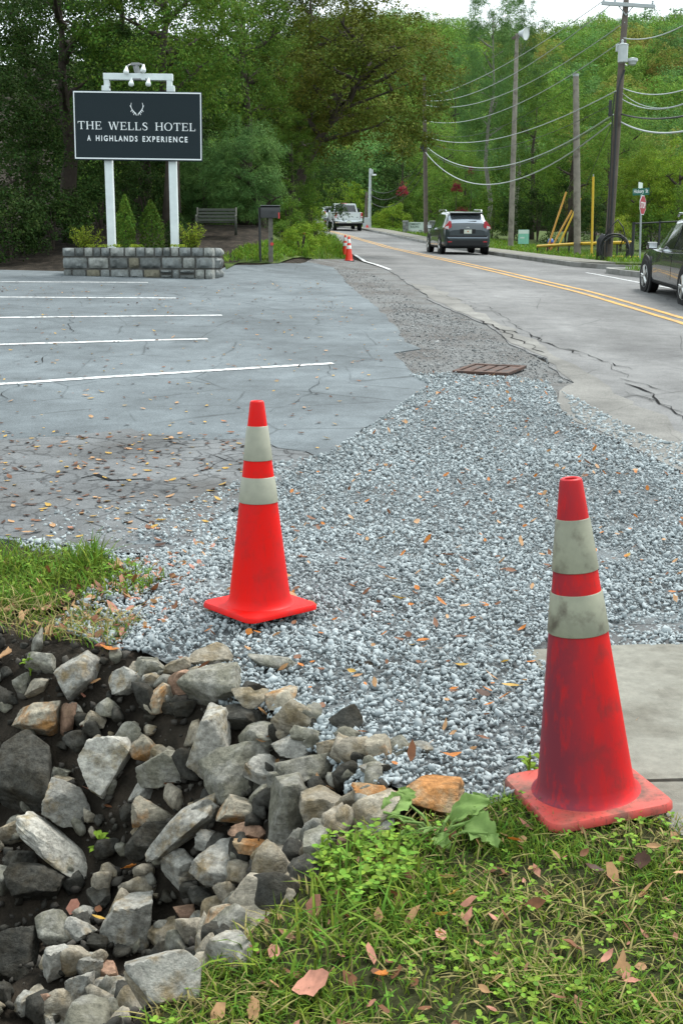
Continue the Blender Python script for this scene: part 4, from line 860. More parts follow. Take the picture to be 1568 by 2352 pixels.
# ------------------------------------------------------------------ grass and weeds
M['grass'] = pm('grass_blade', (0.095, 0.18, 0.022), 0.65, 0.08, island=0.5, hue=0.05, transl=0.3)
M['grass_dry'] = pm('dry_grass', (0.22, 0.19, 0.07), 0.7, 0.2, island=0.4, transl=0.2)
M['weed'] = pm('weed_leaf', (0.125, 0.24, 0.026), 0.6, 0.1, island=0.4, hue=0.03, transl=0.25)
M['verge_grass'] = pm('verge_grass', (0.10, 0.20, 0.02), 0.65, 0.08, island=0.4, hue=0.04, transl=0.3)
def blades(name, xy, lo, hi, wid, mat, label, lean=0.6, lift=0.0, cat='grass', z=None):
    n = len(xy); h = nr.uniform(lo, hi, n); a = nr.uniform(0, 6.28, n); L = nr.uniform(0.15, 1.0, n) * lean * h * 1.6
    w = wid * nr.uniform(0.6, 1.3, n) / 2
    dx, dy = np.cos(a), np.sin(a); px, py = -dy, dx
    z0 = (G(xy[:, 0], xy[:, 1]) if z is None else z) + lift
    tw = nr.uniform(-0.5, 0.5, n)
    def P(t, wf, sg):
        ox = L * t * t; zz = h * (t - 0.35 * t * t * np.minimum(1.0, L / np.maximum(h, 1e-4)))
        return np.stack([xy[:, 0] + dx * ox + px * w * wf * sg, xy[:, 1] + dy * ox + py * w * wf * sg, z0 + zz + tw * w * wf * sg], -1)
    V = np.stack([P(0, .8, -1), P(0, .8, 1), P(.4, 1, -1), P(.4, 1, 1), P(.75, .7, -1), P(.75, .7, 1), P(1, 0, 1)], 1).reshape(-1, 3)
    f0 = np.array([(0, 1, 3), (0, 3, 2), (2, 3, 5), (2, 5, 4), (4, 5, 6)])
    o = mkobj(name, np_mesh(name, V, (f0[None] + (np.arange(n) * 7)[:, None, None]).reshape(-1, 3)), mat)
    return tag(o, label, cat, kind='stuff')
def patchy(sc, lo, ph=0.0):
    def f(x, y): return np.clip(0.5 + 0.5 * np.sin(sc * x + ph) * np.cos(sc * 0.8 * y + 2 * ph) + 0.3 * np.sin(2.3 * sc * y + x * sc), lo, 1)
    return f
LAWN = gl((300, 2420), (345, 2345), (430, 2262), (560, 2162), (650, 2078), (722, 1990), (800, 1920), (860, 1905), (980, 1890), (1140, 1848), (1200, 1845), (1260, 1870), (1400, 1880), (1520, 1880), (1640, 1950)) + [(1.35, 1.6), (-0.55, 1.6)]
sheet('lawn', LAWN, pm('lawn_soil', (0.032, 0.036, 0.014), 0.95, 0.1, var=(12, 0.4), bump=(50, 0.8, 0.02)), 0.004, 0.0)
blades('grass', sample_poly(LAWN, 21000, patchy(9, 0.15)), 0.012, 0.05, 0.0040, M['grass'], 'green lawn grass around the foot of the battered cone', 0.95)
blades('dry_grass', sample_poly(LAWN, 4200, patchy(7, 0.1, 1.0)), 0.015, 0.06, 0.0042, M['grass_dry'], 'straw-coloured dead grass mixed into the lawn', 1.2)
blades('grass', sample_poly(gl((690, 2100), (760, 1960), (1000, 1935), (1060, 2040), (900, 2200), (640, 2300), (520, 2230)), 260), 0.06, 0.13, 0.0062, M['grass'], 'longer grass blades hanging over the ditch rocks', 0.9)
lx = sample_poly(LAWN, 330); nr.shuffle(lx)
litter('leaf_litter', lx, 0.015, 0.05, 0.015, [LM['brown'], LM['tan'], LM['pink']], ['brown leaf scraps caught in the lawn', 'tan leaf scraps caught in the lawn', 'pinkish leaf scraps caught in the lawn'], 0.6)
def clover(name, xy, lo, hi, s0, s1, mat, label):
    """little leaflets held on short stems"""
    n = len(xy); k = 3
    base = np.array([(0, 0, 0), (0.35, -0.42, 0.10), (0.8, -0.36, 0.12), (1.0, 0, 0.06), (0.8, 0.36, 0.12), (0.35, 0.42, 0.10)])
    c = np.repeat(xy, k, 0); m = n * k
    a = np.repeat(nr.uniform(0, 6.28, n), k) + np.tile(np.arange(k) * 2.09, n) + nr.normal(0, 0.25, m)
    s = np.repeat(nr.uniform(s0, s1, n), k); zz = np.repeat(G(xy[:, 0], xy[:, 1]) + nr.uniform(lo, hi, n), k)
    tl = nr.normal(0.05, 0.3, m)
    x = base[None, :, 0] * s[:, None]; y = base[None, :, 1] * s[:, None]; z = base[None, :, 2] * s[:, None] + x * tl[:, None]
    X = x * np.cos(a)[:, None] - y * np.sin(a)[:, None] + c[:, 0:1]; Y = x * np.sin(a)[:, None] + y * np.cos(a)[:, None] + c[:, 1:2]
    V = np.stack([X, Y, z + zz[:, None]], -1).reshape(-1, 3)
    f0 = np.array([(0, 1, 2, 3), (0, 3, 4, 5)])
    o = mkobj(name, np_mesh(name, V, (f0[None] + (np.arange(m) * 6)[:, None, None]).reshape(-1, 4)), mat)
    return tag(o, label, 'weeds', kind='stuff')
clover('weeds', sample_poly(LAWN, 650, patchy(6, 0.0, 2.0)), 0.01, 0.04, 0.007, 0.017, M['weed'], 'small round-leaved weeds growing through the lawn')
clover('weeds', sample_poly(gl((700, 2030), (760, 1950), (960, 1930), (960, 2050), (800, 2120)), 190), 0.02, 0.07, 0.010, 0.022, M['weed'], 'bright leafy weeds at the rim between rocks and lawn')
TUFT = gl((-420, 1245), (-20, 1250), (100, 1262), (240, 1285), (330, 1310), (390, 1330), (330, 1370), (230, 1385), (120, 1400), (-20, 1410), (-420, 1395))
sheet('grass_patch', TUFT, pm('bank_soil', (0.04, 0.036, 0.02), 0.95, 0.1, var=(12, 0.4), bump=(50, 0.8, 0.02)), 0.003, 0.0)
blades('grass', sample_poly(TUFT, 7200, patchy(5, 0.2)), 0.03, 0.09, 0.006, M['grass'], 'green grass patch at the corner of the parking lot', 0.8)
blades('grass', sample_poly(gl((150, 1310), (215, 1275), (250, 1300), (200, 1335)), 180), 0.10, 0.21, 0.007, M['grass'], 'tall grass tuft at the corner of the parking lot', 0.7)
clover('weeds', sample_poly(TUFT, 650, patchy(6, 0.1)), 0.01, 0.05, 0.009, 0.022, M['weed'], 'leafy ground weeds in the grass patch beside the parking lot')
blades('dry_grass', sample_poly(gl((-20, 1380), (160, 1390), (330, 1430), (250, 1500), (100, 1480), (-20, 1450)), 330), 0.03, 0.12, 0.0045, M['grass_dry'], 'dry grass stems on the dirt bank above the ditch', 1.3)
blades('grass', sample_poly(gl((-20, 1380), (160, 1390), (330, 1430), (250, 1500), (100, 1480), (-20, 1450)), 500), 0.02, 0.08, 0.0045, M['grass'], 'sparse green blades on the dirt bank above the ditch', 1.0)

# broad-leaved plant in front of the orange rock
M['big_leaf'] = pm('broad_leaf', (0.17, 0.27, 0.075), 0.6, 0.15, var=(18, 0.25), transl=0.25, bump=(35, 0.35, 0.01))
def broad_leaf(L, W, curl, lobes, seed):
    r = random.Random(seed); nu, nv = 26, 10; vs = []
    for i in range(nu + 1):
        t = i / nu; w = W / 2 * (math.sin(math.pi * (0.06 + 0.93 * t)) ** 0.7) * (1 + lobes * math.sin(t * 19 + seed) + .05 * math.sin(t * 47))
        for j in range(nv + 1):
            q = j / nv * 2 - 1
            z = curl * (4 * (t - 0.45) ** 2) * -0.3 * L + abs(q) ** 1.4 * W * 0.16 + 0.035 * L * math.sin(9 * t + 5 * q + seed) + 0.012 * L * abs(math.sin(16 * t - 5 * abs(q))) + 0.015 * L * math.sin(14 * q + 3 * t)
            vs.append((t * L, q * w + 0.04 * L * math.sin(3 * t + seed), z))
    fs = [(i * (nv + 1) + j, (i + 1) * (nv + 1) + j, (i + 1) * (nv + 1) + j + 1, i * (nv + 1) + j + 1) for i in range(nu) for j in range(nv)]
    mb = MB(); mb.add(vs, fs); return mb
pp = at(1010, 1935); plant = empty('broadleaf_weed', (pp.x, pp.y, pp.z)); tag(plant, 'broad-leaved green weed flopping over in front of the orange rock', 'plant')
for k, (u, v, L, W, rz, ry, cu, lo) in enumerate([(880, 1905, 120, 95, 28, -18, 0.6, .05), (1030, 1915, 165, 95, 12, -22, 0.8, .06), (1010, 1945, 70, 40, 195, 6, 0.5, .06), (1065, 1935, 130, 120, -28, 12, 1.0, .13), (930, 1885, 60, 70, 80, -40, 0.5, .05), (960, 1950, 90, 42, 200, 4, 0.6, .14), (1080, 1900, 85, 70, 35, -28, 0.9, .12), (1000, 1960, 80, 60, -60, 10, .8, .14), (930, 1930, 70, 46, 150, -10, .7, .12), (1120, 1960, 70, 46, -70, 14, .7, .12), (1090, 1925, 60, 50, 60, -35, .9, .1)]):
    q = at(u, v); m_ = mpp(q.y)
    o = broad_leaf(L * m_ * .68, W * m_ * .68, cu, lo + .06, k + 3).build('leaf', M['big_leaf'], plant, True)
    o.location = (q.x - pp.x, q.y - pp.y, q.z - pp.z + 0.05); o.rotation_euler = (R(22), R(ry), R(rz))
    MB().tube([(0, 0, 0), ((q.x - pp.x) * .5, (q.y - pp.y) * .5, 0.045), (q.x - pp.x, q.y - pp.y, q.z - pp.z + 0.05)], 0.004, 6).build('stem', M['big_leaf'], plant)
# a few small upright weeds by the cone and in the bank
for k, (u, v, L, lab) in enumerate([(1215, 1768, 48, 'lettuce-green weed tucked behind the battered cone'), (70, 1535, 36, 'small leafy seedling among dead leaves on the bank'), (740, 1976, 40, 'bright three-leaved weed at the tip of the grass'), (230, 1955, 46, 'dark-leaved seedling at the end of the long pale slab')]):
    q = at(u, v + L * .4); m_ = mpp(q.y); w = empty('weed_plant', q); tag(w, lab, 'weed')
    for j in range(6):
        a = j * 1.05 + k; o = broad_leaf(L * m_ * .7, L * m_ * .45, .8, .05, j + 7 * k).build('leaf', M['weed'], w, True)
        o.rotation_euler = (0, R(-35 + 9 * (j % 3)), a); o.location = (0, 0, 0.01 + 0.012 * j)
    MB().tube([(0, 0, -0.01), (0, 0, 0.08)], 0.003, 5).build('stem', M['weed'], w)

# far verges
def vg(qs, n, lo, hi, wid, label, dens=None, lift=0.0):
    return blades('grass', sample_poly(qs, n, dens), lo, hi, wid, M['verge_grass'], label, 0.6, lift)
vg([(7.35, 30.95), (9, 30.55), (14, 29.7), (14, 24), (9, 22), (8.35, 25), (7.85, 27), (7.3, 29.2), (7.05, 30.5)], 6000, 0.06, 0.16, 0.02, 'bright green verge grass at the street corner behind the crossover', None, 0.12)
vg([(cl(y) + 4.65, y) for y in (37, 44, 52, 60, 70, 80, 92, 104)] + [(cl(y) + 8.2, y) for y in (104, 92, 80, 70, 60, 52, 44, 37)], 9000, 0.08, 0.22, 0.03, 'grass strip behind the sidewalk across the road', None, 0.10)
vg([gp(*q) for q in [(515, 604), (640, 604), (752, 599), (790, 594), (800, 588), (775, 562), (740, 560), (640, 575), (515, 590)]], 9000, 0.05, 0.2, 0.022, 'grass verge beside the mailbox and the distant cones')
vg([gp(*q) for q in [(700, 596), (785, 594), (798, 586), (768, 548), (740, 552), (690, 575)]], 2600, 0.2, 0.6, 0.022, 'tall unmown grass behind the distant cones')

vg([gp(*q) for q in [(520, 600), (640, 600), (700, 590), (680, 570), (600, 560), (540, 575)]], 1800, 0.05, 0.16, 0.02, 'patchy grass on the mulch slope below the bench', patchy(3, 0.0))

# ------------------------------------------------------------------ stone planter under the hotel sign
SM = [pm('wall_stone_' + n, c, 0.85, 0.25, var=(9, 0.35), bump=(18, 0.6, 0.02), col2=c2, mix=(7, 0.5, 0.7)) for n, c, c2 in
      (('grey', (0.185, 0.20, 0.195), (0.11, 0.115, 0.10)), ('pale', (0.26, 0.27, 0.25), (0.16, 0.165, 0.145)), ('dark', (0.12, 0.13, 0.125), (0.07, 0.074, 0.066)), ('brown', (0.16, 0.15, 0.11), (0.11, 0.10, 0.07)))]
M['mortar'] = pm('mortar', (0.09, 0.088, 0.08), 0.95, 0.1, var=(20, 0.3))
def split_stone(w, h, d, seed):
    """a rock-faced block: front (-Y) bulges unevenly"""
    r = random.Random(seed); nx_, nz_ = max(3, int(w / 0.05)), max(3, int(h / 0.05)); vs = []; mb = MB()
    for k in range(nz_ + 1):
        for i in range(nx_ + 1):
            a, c = i / nx_ * 2 - 1, k / nz_ * 2 - 1
            e = (1 - abs(a) ** 5) * (1 - abs(c) ** 5)
            x = a * w / 2 * (1 - 0.05 * abs(c) ** 6 + 0.015 * r.uniform(-1, 1)); z = c * h / 2 * (1 - 0.06 * abs(a) ** 6 + 0.02 * r.uniform(-1, 1))
            y = -d / 2 - 0.05 * e - 0.035 * e * mnoise.noise(Vector((x * 9 + seed, z * 9, 1))) * 2 + r.uniform(-.006, .006)
            vs.append((x, y, z))
    n = nx_ + 1
    fs = [(k * n + i, k * n + i + 1, (k + 1) * n + i + 1, (k + 1) * n + i) for k in range(nz_) for i in range(nx_)]
    border = [i for i in range(n)] + [k * n + nx_ for k in range(1, nz_ + 1)] + [nz_ * n + i for i in range(nx_ - 1, -1, -1)] + [k * n for k in range(nz_ - 1, 0, -1)]
    b0 = len(vs); vs += [(vs[i][0], d / 2, vs[i][2]) for i in border]; m = len(border)
    fs += [(border[(i + 1) % m], border[i], b0 + i, b0 + (i + 1) % m) for i in range(m)]
    fs.append(tuple(b0 + i for i in range(m)))
    mb.add(vs, fs); return mb
WA, WB = pt(143, 600, 24.75), pt(489, 600, 24.45); WA.z = WB.z = 0
wdir = (WB - WA).normalized(); wlen = (WB - WA).length; wyaw = math.atan2(wdir.y, wdir.x)
ztop = pt(510, 566, 24.4).z; zbase = Gz(WB.x, WB.y) - 0.02
pl = empty('stone_planter', (WA.x, WA.y, zbase), wyaw); tag(pl, 'low grey stone-block planter wall under the hotel sign', 'planter')
HT = ztop - zbase
tilt = (pt(142, 563, 24.7).z - ztop) / wlen
core = MB(); T = 0.32; DP = 0.95
core.box((wlen / 2, T / 2, HT / 2 - 0.012), (wlen - 0.06, T - 0.06, HT - 0.02)); core.box((wlen / 2, DP - T / 2, HT / 2 - 0.012), (wlen - 0.06, T - 0.06, HT - 0.02))
core.box((T / 2, DP / 2, HT / 2 - 0.013), (T - 0.06, DP - 2 * T + 0.06, HT - 0.022)); core.box((wlen - T / 2, DP / 2, HT / 2 - 0.013), (T - 0.06, DP - 2 * T + 0.06, HT - 0.022))
core.build('mortar_core', M['mortar'], pl)
MB().box((wlen / 2, DP / 2, HT - 0.09), (wlen - 2 * T + 0.08, DP - 2 * T + 0.08, 0.10)).build('soil_bed', M['soil'], pl)
rows = [[8.5, 6, 6, 5, 6, 9.5, 7.5, 6, 6, 5.5, 5, 5.5, 8, 8, 6], [14.5, 12.5, 11, 6.5, 12.5, 12, 7.5, 10], [5.5, 8.5, 8.5, 6, 11.5, 8.5, 10, 7, 4.5, 9, 6, 5]]
hts = [0.30, 0.36, 0.34]
def face(length, place, seed, rws):
    z1 = HT; r = random.Random(seed)
    for ri, row in enumerate(rws):
        hh = hts[ri] * HT; tot = sum(row); x = 0.0
        for k, q in enumerate(row):
            w = q / tot * length; sd_ = seed * 100 + ri * 20 + k
            parts_ = [(hh, z1 - hh / 2)]
            if ri == 2 and k in (7, 9) and len(row) > 8: parts_ = [(hh * .45, z1 - hh * .225), (hh * .55, z1 - hh * .725)]
            for ph, zc in parts_:
                o = split_stone(w - 0.026 - 0.01 * r.random(), ph - 0.026 - 0.012 * r.random(), T - 0.05, sd_ + int(ph * 100)).build('stone', SM[r.choice((0, 0, 0, 1, 1, 1, 2, 2, 0, 3))], pl, angle=45)
                place(o, x + w / 2, zc)
            x += w
        z1 -= hh
def front(o, s, z): o.location = (s, T / 2 - 0.02, z)
def endr(o, s, z): o.location = (wlen - T / 2 + 0.02, s + 0.3, z); o.rotation_euler = (0, 0, math.pi / 2)
def endl(o, s, z): o.location = (T / 2 - 0.02, DP - s, z); o.rotation_euler = (0, 0, -math.pi / 2)
face(wlen, front, 1, rows); face(DP - 0.3, endr, 2, [[7, 8, 7], [12, 10], [9, 6, 7]]); face(DP - 0.3, endl, 3, [[7, 8, 7], [12, 10], [9, 6, 7]])
def back(o, s, z): o.location = (wlen - s, DP - T / 2 + 0.02, z); o.rotation_euler = (0, 0, math.pi)
face(wlen, back, 4, rows)

# ------------------------------------------------------------------ hotel sign
M['white_wood'] = pm('white_painted_wood', (0.60, 0.66, 0.65), 0.55, 0.4, var=(6, 0.1), bump=(30, 0.1, 0.003))
M['sign_face'] = pm('slate_sign_face', (0.018, 0.027, 0.031), 0.7, 0.12, var=(60, 0.2))
M['sign_white'] = pm('white_lettering', (0.72, 0.76, 0.76), 0.5, 0.3)
M['lampglass'] = pm('frosted_bulb', (0.70, 0.74, 0.72), 0.25, 0.5)
M['grey_metal'] = pm('grey_metal', (0.22, 0.23, 0.23), 0.5, 0.5, metal=0.4)
SY = 25.2
pc = pt(316.5, 600, SY); sign = empty('hotel_sign', (pc.x, SY, Gz(pc.x, SY))); tag(sign, 'dark slate hotel sign on two white posts above the stone planter', 'sign')
def loc(u, v, Y=SY): q = pt(u, v, Y); return (q.x - sign.location.x, q.y - sign.location.y, q.z - sign.location.z)
k1 = mpp(SY)
for u in (244, 392.5):
    a = loc(u, 214); b_ = loc(u, 366); w = 0.155
    zb = -0.05
    MB().box((a[0], 0, (a[2] + 0.1 + zb) / 2), (w, w, a[2] + 0.1 - zb), bev=0.008).build('post', M['white_wood'], sign)
    top = loc(u, 171)[2]; low = loc(u, 197)[2]
    sgn = -1 if u < 300 else 1
    MB().box((a[0] - sgn * 0.022, 0.002, (top + a[2]) / 2 + 0.04), (0.105, 0.12, top - a[2] - 0.08), bev=0.006).build('upper_post', M['white_wood'], sign)
    MB().box((a[0], 0.0, (low + a[2]) / 2 + 0.05), (w - 0.006, w - 0.006, low - a[2] - 0.09), bev=0.006).build('post_cap', M['white_wood'], sign)
a, b_ = loc(238, 175), loc(397, 177)
MB().tube([(0, 0, 0)] * 2, 0.001, 3)
cb = ((a[0] + b_[0]) / 2, 0, (a[2] + b_[2]) / 2)
MB().box(cb, (b_[0] - a[0], 0.13, 0.125), Matrix.Rotation(R(0.7), 3, 'Y'), bev=0.006).build('top_beam', M['white_wood'], sign)
# panel
PY = -0.14
c0 = loc(316.8, 289, SY + PY); PW, PH = 282.5 * mpp(SY + PY), 146.5 * mpp(SY + PY)
RT = Matrix.Rotation(R(0.75), 3, 'Y')
panel = MB().box(c0, (PW, 0.05, PH), RT, bev=0.004).build('panel', M['sign_face'], sign)
def pn(u, v, dy):       # a spot on the panel's face, from its place in the photograph
    du, dv = (u - 316.8) * mpp(SY + PY), (v - 289) * mpp(SY + PY)
    return Vector(c0) + Vector((du, -0.026 - dy, -dv))
mb = MB(); bw = 0.024
for (x, z, w, h) in ((0, PH / 2 - 0.028, PW - 0.03, bw), (0, -PH / 2 + 0.034, PW - 0.03, bw)): mb.box(Vector(c0) + RT @ Vector((x, -0.028, z)), (w, 0.008, h), RT)
for (x, z, w, h) in ((PW / 2 - 0.024, 0.003, bw * .8, PH - 0.062 - bw), (-PW / 2 + 0.024, 0.003, bw * .8, PH - 0.062 - bw)): mb.box(Vector(c0) + RT @ Vector((x, -0.028, z)), (w, 0.008, h), RT)
mb.build('border', M['sign_white'], panel)
# serif capitals, drawn stroke by stroke in a unit box (x, y up)
def serif(ch):
    st, th = 0.15, 0.055; Q = []
    def rect(x0, y0, x1, y1): Q.append([(x0, y0), (x1, y0), (x1, y1), (x0, y1)])
    def stem(x): rect(x - st / 2, 0, x + st / 2, 1); rect(x - .17, 0, x + .17, th); rect(x - .17, 1 - th, x + .17, 1)
    if ch == 'T': rect(.5 - st / 2, 0, .5 + st / 2, 1); rect(.33, 0, .67, th); rect(.04, .93, .96, 1); rect(.04, .74, .09, .95); rect(.91, .74, .96, .95); return Q, 1.0
    if ch == 'H': stem(.2); stem(.92); rect(.2, .48, .92, .54); return Q, 1.12
    if ch == 'E': stem(.2); rect(.2, .94, .82, 1); rect(.2, .48, .66, .54); rect(.2, 0, .86, .06); rect(.77, .78, .82, .96); rect(.62, .38, .67, .64); rect(.81, 0, .87, .24); return Q, .92
    if ch == 'L': stem(.2); rect(.2, 0, .80, .06); rect(.75, 0, .81, .28); return Q, .86
    if ch == 'O':
        n = 28
        for k in range(n):
            a0, a1 = 2 * math.pi * k / n, 2 * math.pi * (k + 1) / n
            Q.append([(.56 + .54 * math.cos(a0), .5 + .52 * math.sin(a0)), (.56 + .54 * math.cos(a1), .5 + .52 * math.sin(a1)), (.56 + .385 * math.cos(a1), .5 + .46 * math.sin(a1)), (.56 + .385 * math.cos(a0), .5 + .46 * math.sin(a0))])
        return Q, 1.14
    if ch == 'S':
        P = [(.70, .76, .05), (.68, .88, .05), (.58, .955, .06), (.42, .97, .07), (.26, .92, .10), (.17, .80, .13), (.20, .68, .15), (.34, .58, .16), (.52, .48, .16), (.66, .37, .15), (.70, .24, .13), (.62, .10, .10), (.46, .03, .07), (.28, .04, .06), (.16, .12, .05), (.12, .27, .05)]
        for (x0, y0, w0), (x1, y1, w1) in zip(P, P[1:]):
            d = Vector((x1 - x0, y1 - y0)).normalized(); n_ = Vector((-d.y, d.x)); e = d * 0.012
            Q.append([(x0 - e.x - n_.x * w0 / 2, y0 - e.y - n_.y * w0 / 2), (x1 + e.x - n_.x * w1 / 2, y1 + e.y - n_.y * w1 / 2), (x1 + e.x + n_.x * w1 / 2, y1 + e.y + n_.y * w1 / 2), (x0 - e.x + n_.x * w0 / 2, y0 - e.y + n_.y * w0 / 2)])
        return Q, .82
    if ch == 'W':
        def sl(x0, x1, w): Q.append([(x0 - w / 2, 1), (x0 + w / 2, 1), (x1 + w / 2, 0), (x1 - w / 2, 0)])
        sl(.12, .42, .16); sl(.72, .42, .06); sl(.72, 1.02, .16); sl(1.32, 1.02, .06)
        for x in (.12, 1.32): rect(x - .16, .945, x + .16, 1)
        rect(.58, .945, .86, 1); return Q, 1.46
def put_poly(mb, poly, org, sx, sz, i):
    y = -0.0015 - 0.00012 * (i % 9)
    n = len(poly); vs = [org + Vector((x * sx, y, z * sz)) for x, z in poly] + [org + Vector((x * sx, 0.002, z * sz)) for x, z in poly]
    mb.add(vs, [tuple(range(n)), tuple(range(2 * n - 1, n - 1, -1))] + [((i_ + 1) % n, i_, n + i_, n + (i_ + 1) % n) for i_ in range(n)])
mb = MB()
for word, u0, u1, vb in (('THE', 184.8, 237.8, 295.3), ('WELLS', 252.7, 339.2, 296.8), ('HOTEL', 354.8, 443.8, 298.4)):
    gl_ = [serif(c) for c in word]; tot = sum(a for _, a in gl_); H_ = 16.6
    sp = ((u1 - u0) - tot * H_ * .98) / (len(word) - 1); x = u0
    for ci, (Q, adv) in enumerate(gl_):
        bs = vb + (x - u0) * 0.018
        for i, q in enumerate(Q): put_poly(mb, q, pn(x, bs, 0.003), H_ * .98 * mpp(SY + PY), H_ * mpp(SY + PY), i)
        x += adv * H_ * .98 + sp
mb.build('lettering', M['sign_white'], panel)
def text_mesh(s, size, extr=0.002, spacing=1.0, bold=0.0):
    cu = bpy.data.curves.new('txt', 'FONT'); cu.body = s; cu.size = size; cu.extrude = extr; cu.align_x = 'CENTER'; cu.space_character = spacing; cu.offset = bold
    cu.resolution_u = 3
    o = bpy.data.objects.new('txt', cu); COL.objects.link(o)
    bpy.context.view_layer.update(); dg = bpy.context.evaluated_depsgraph_get()
    me = bpy.data.meshes.new_from_object(o.evaluated_get(dg)); bpy.data.objects.remove(o); bpy.data.curves.remove(cu)
    return me
def text(s, size, parent, locn, mat, rot=(math.pi / 2, 0, 0), width=None, spacing=1.0, name='lettering', bold=0.0):
    me = text_mesh(s, size, 0.002, spacing, bold)
    co = np.array([v.co[:] for v in me.vertices]); sx = 1.0
    if width: sx = width / (co[:, 0].max() - co[:, 0].min())
    cx_, cy_ = (co[:, 0].max() + co[:, 0].min()) / 2, (co[:, 1].max() + co[:, 1].min()) / 2
    for v in me.vertices: v.co = ((v.co.x - cx_) * sx, v.co.y - cy_, v.co.z)
    o = mkobj(name, me, mat, parent); o.location = locn; o.rotation_euler = rot; return o
for word, u0, u1, v in (('A', 205, 212.5, 314.2), ('HIGHLANDS', 224, 315.5, 315.2), ('EXPERIENCE', 326.5, 425.5, 317)):
    text(word, 0.150, panel, pn((u0 + u1) / 2, v, 0.003), M['sign_white'], (math.pi / 2, R(0.9), 0), width=(u1 - u0) * mpp(SY + PY), spacing=1.4, bold=0.003)
mb = MB()
def stroke(P, w0, w1):
    for i in range(len(P) - 1):
        t = i / (len(P) - 1); w = w0 + (w1 - w0) * t; w2 = w0 + (w1 - w0) * (i + 1) / (len(P) - 1)
        d = Vector((P[i + 1][0] - P[i][0], P[i + 1][1] - P[i][1])).normalized(); n_ = Vector((-d.y, d.x))
        (x0, y0), (x1, y1) = P[i], P[i + 1]
        put_poly(mb, [(x0 - n_.x * w, y0 - n_.y * w), (x1 - n_.x * w2, y1 - n_.y * w2), (x1 + n_.x * w2, y1 + n_.y * w2), (x0 + n_.x * w, y0 + n_.y * w)], pn(316.5, 254, 0.003), mpp(SY), mpp(SY), i)
for sg in (-1, 1):
    X = lambda L: [(sg * x, y) for x, y in L]
    stroke(X([(2.6, -9.5), (4.5, -7.5), (8, -4), (11, 0), (12.8, 4), (13.2, 8), (12, 13.5)]), 1.1, 0.5)
    stroke(X([(12.9, 4), (15.2, 8.5)]), 0.8, 0.35); stroke(X([(10.5, -1), (13.5, -4.2), (12.8, -5.5)]), 0.8, 0.3); stroke(X([(8, -4), (10.5, -7.5)]), 0.8, 0.35)
    stroke(X([(5.5, -6.5), (7.5, -11), (6.8, -11.8)]), 0.8, 0.35); stroke(X([(2.6, -9.5), (1.8, -12.8)]), 1.0, 0.5)
mb.build('emblem', M['sign_white'], panel)
# flood lamps on the beam
lf = empty('sign_lamp', (0, 0, 0)); lf.parent = sign; lf.name = 'lamp_fitting'
x0, _, z0 = loc(316, 176); 
MB().tube([loc(317.5, 171), (loc(312, 150)[0], -0.02, loc(312, 150)[2])], 0.06, 4).build('bracket', M['grey_metal'], lf)
MB().box(loc(311.5, 146.5), (0.17, 0.09, 0.05), bev=0.01).build('junction_box', M['grey_metal'], lf)
MB().box((x0, -0.02, loc(320, 182)[2]), (0.16, 0.16, 0.03), bev=0.006).build('junction_box', M['grey_metal'], lf)
for (u, v, ua, va, up) in ((292.5, 162, 300, 147, 1), (331.5, 158, 323, 146, 1), (304, 189, 312, 181, 0), (343, 189, 332, 181, 0)):
    a, b_ = Vector(loc(ua, va)), Vector(loc(u, v)); a.y = 0; b_.y = -0.12
    MB().tube([a, (a + b_) / 2 + Vector((0, -0.02, 0.03)), b_], 0.014, 6).build('arm', M['grey_metal'], lf)
    Mq = (Vector((0.0, -0.55, -0.85))).to_track_quat('Z', 'Y').to_matrix()
    MB().lathe([(0.018, -0.09), (0.024, -0.05), (0.042, 0.0), (0.056, 0.05), (0.054, 0.075), (0.03, 0.092), (0.001, 0.096)], 14, b_, Mq).build('lamp', M['lampglass'], lf, angle=50)

# ------------------------------------------------------------------ bench, mailbox, trail marker
M['green_wood'] = pm('weathered_green_slat', (0.04, 0.045, 0.034), 0.7, 0.3, var=(20, 0.3))
bp_ = at(497, 541); bench = empty('park_bench', (bp_.x, bp_.y, bp_.z), R(3)); bench.scale = (1, 1, 0.76); tag(bench, 'weathered slatted garden bench under the dark trees', 'bench')
bw_ = 92 * mpp(bp_.y); 
for k in range(5): MB().box((0, -0.20 + 0.1 * k, 0.43), (bw_ - 0.10, 0.075, 0.025), bev=0.004).build('seat_slat', M['green_wood'], bench)
for k in range(4): MB().box((0, 0.27 + 0.03 * k, 0.53 + 0.115 * k), (bw_ - 0.10, 0.022, 0.085), Matrix.Rotation(R(-12), 3, 'X'), bev=0.004).build('back_slat', M['green_wood'], bench)
for sg in (-1, 1):
    x = sg * (bw_ / 2 - 0.03)
    MB().tube([(x, -0.24, 0), (x, -0.24, 0.62), (x, -0.20, 0.66), (x, 0.10, 0.66), (x, 0.27, 0.64)], 0.024, 8).build('arm_frame', M['green_wood'], bench, True)
    MB().tube([(x, 0.24, 0), (x, 0.25, 0.45), (x, 0.38, 0.95)], 0.024, 8).build('back_post', M['green_wood'], bench, True)
    MB().tube([(x, -0.24, 0.40), (x, 0.25, 0.40)], 0.02, 6).build('rail', M['green_wood'], bench)
M['black_metal'] = pm('black_metal', (0.014, 0.016, 0.016), 0.45, 0.5)
M['grey_wood'] = pm('weathered_wood', (0.13, 0.125, 0.105), 0.85, 0.2, var=(12, 0.35), bump=(40, 0.4, 0.005))
M['red_refl'] = pm('red_reflector', (0.5, 0.03, 0.02), 0.3, 0.5)
mp_ = at(622, 601); mbx = empty('mailbox', (mp_.x, mp_.y, mp_.z), R(4)); tag(mbx, 'black mailbox on a wooden post with a slim black post beside it', 'mailbox')
k1 = mpp(mp_.y); zt = lambda v: pt(622, v, mp_.y).z - mp_.z
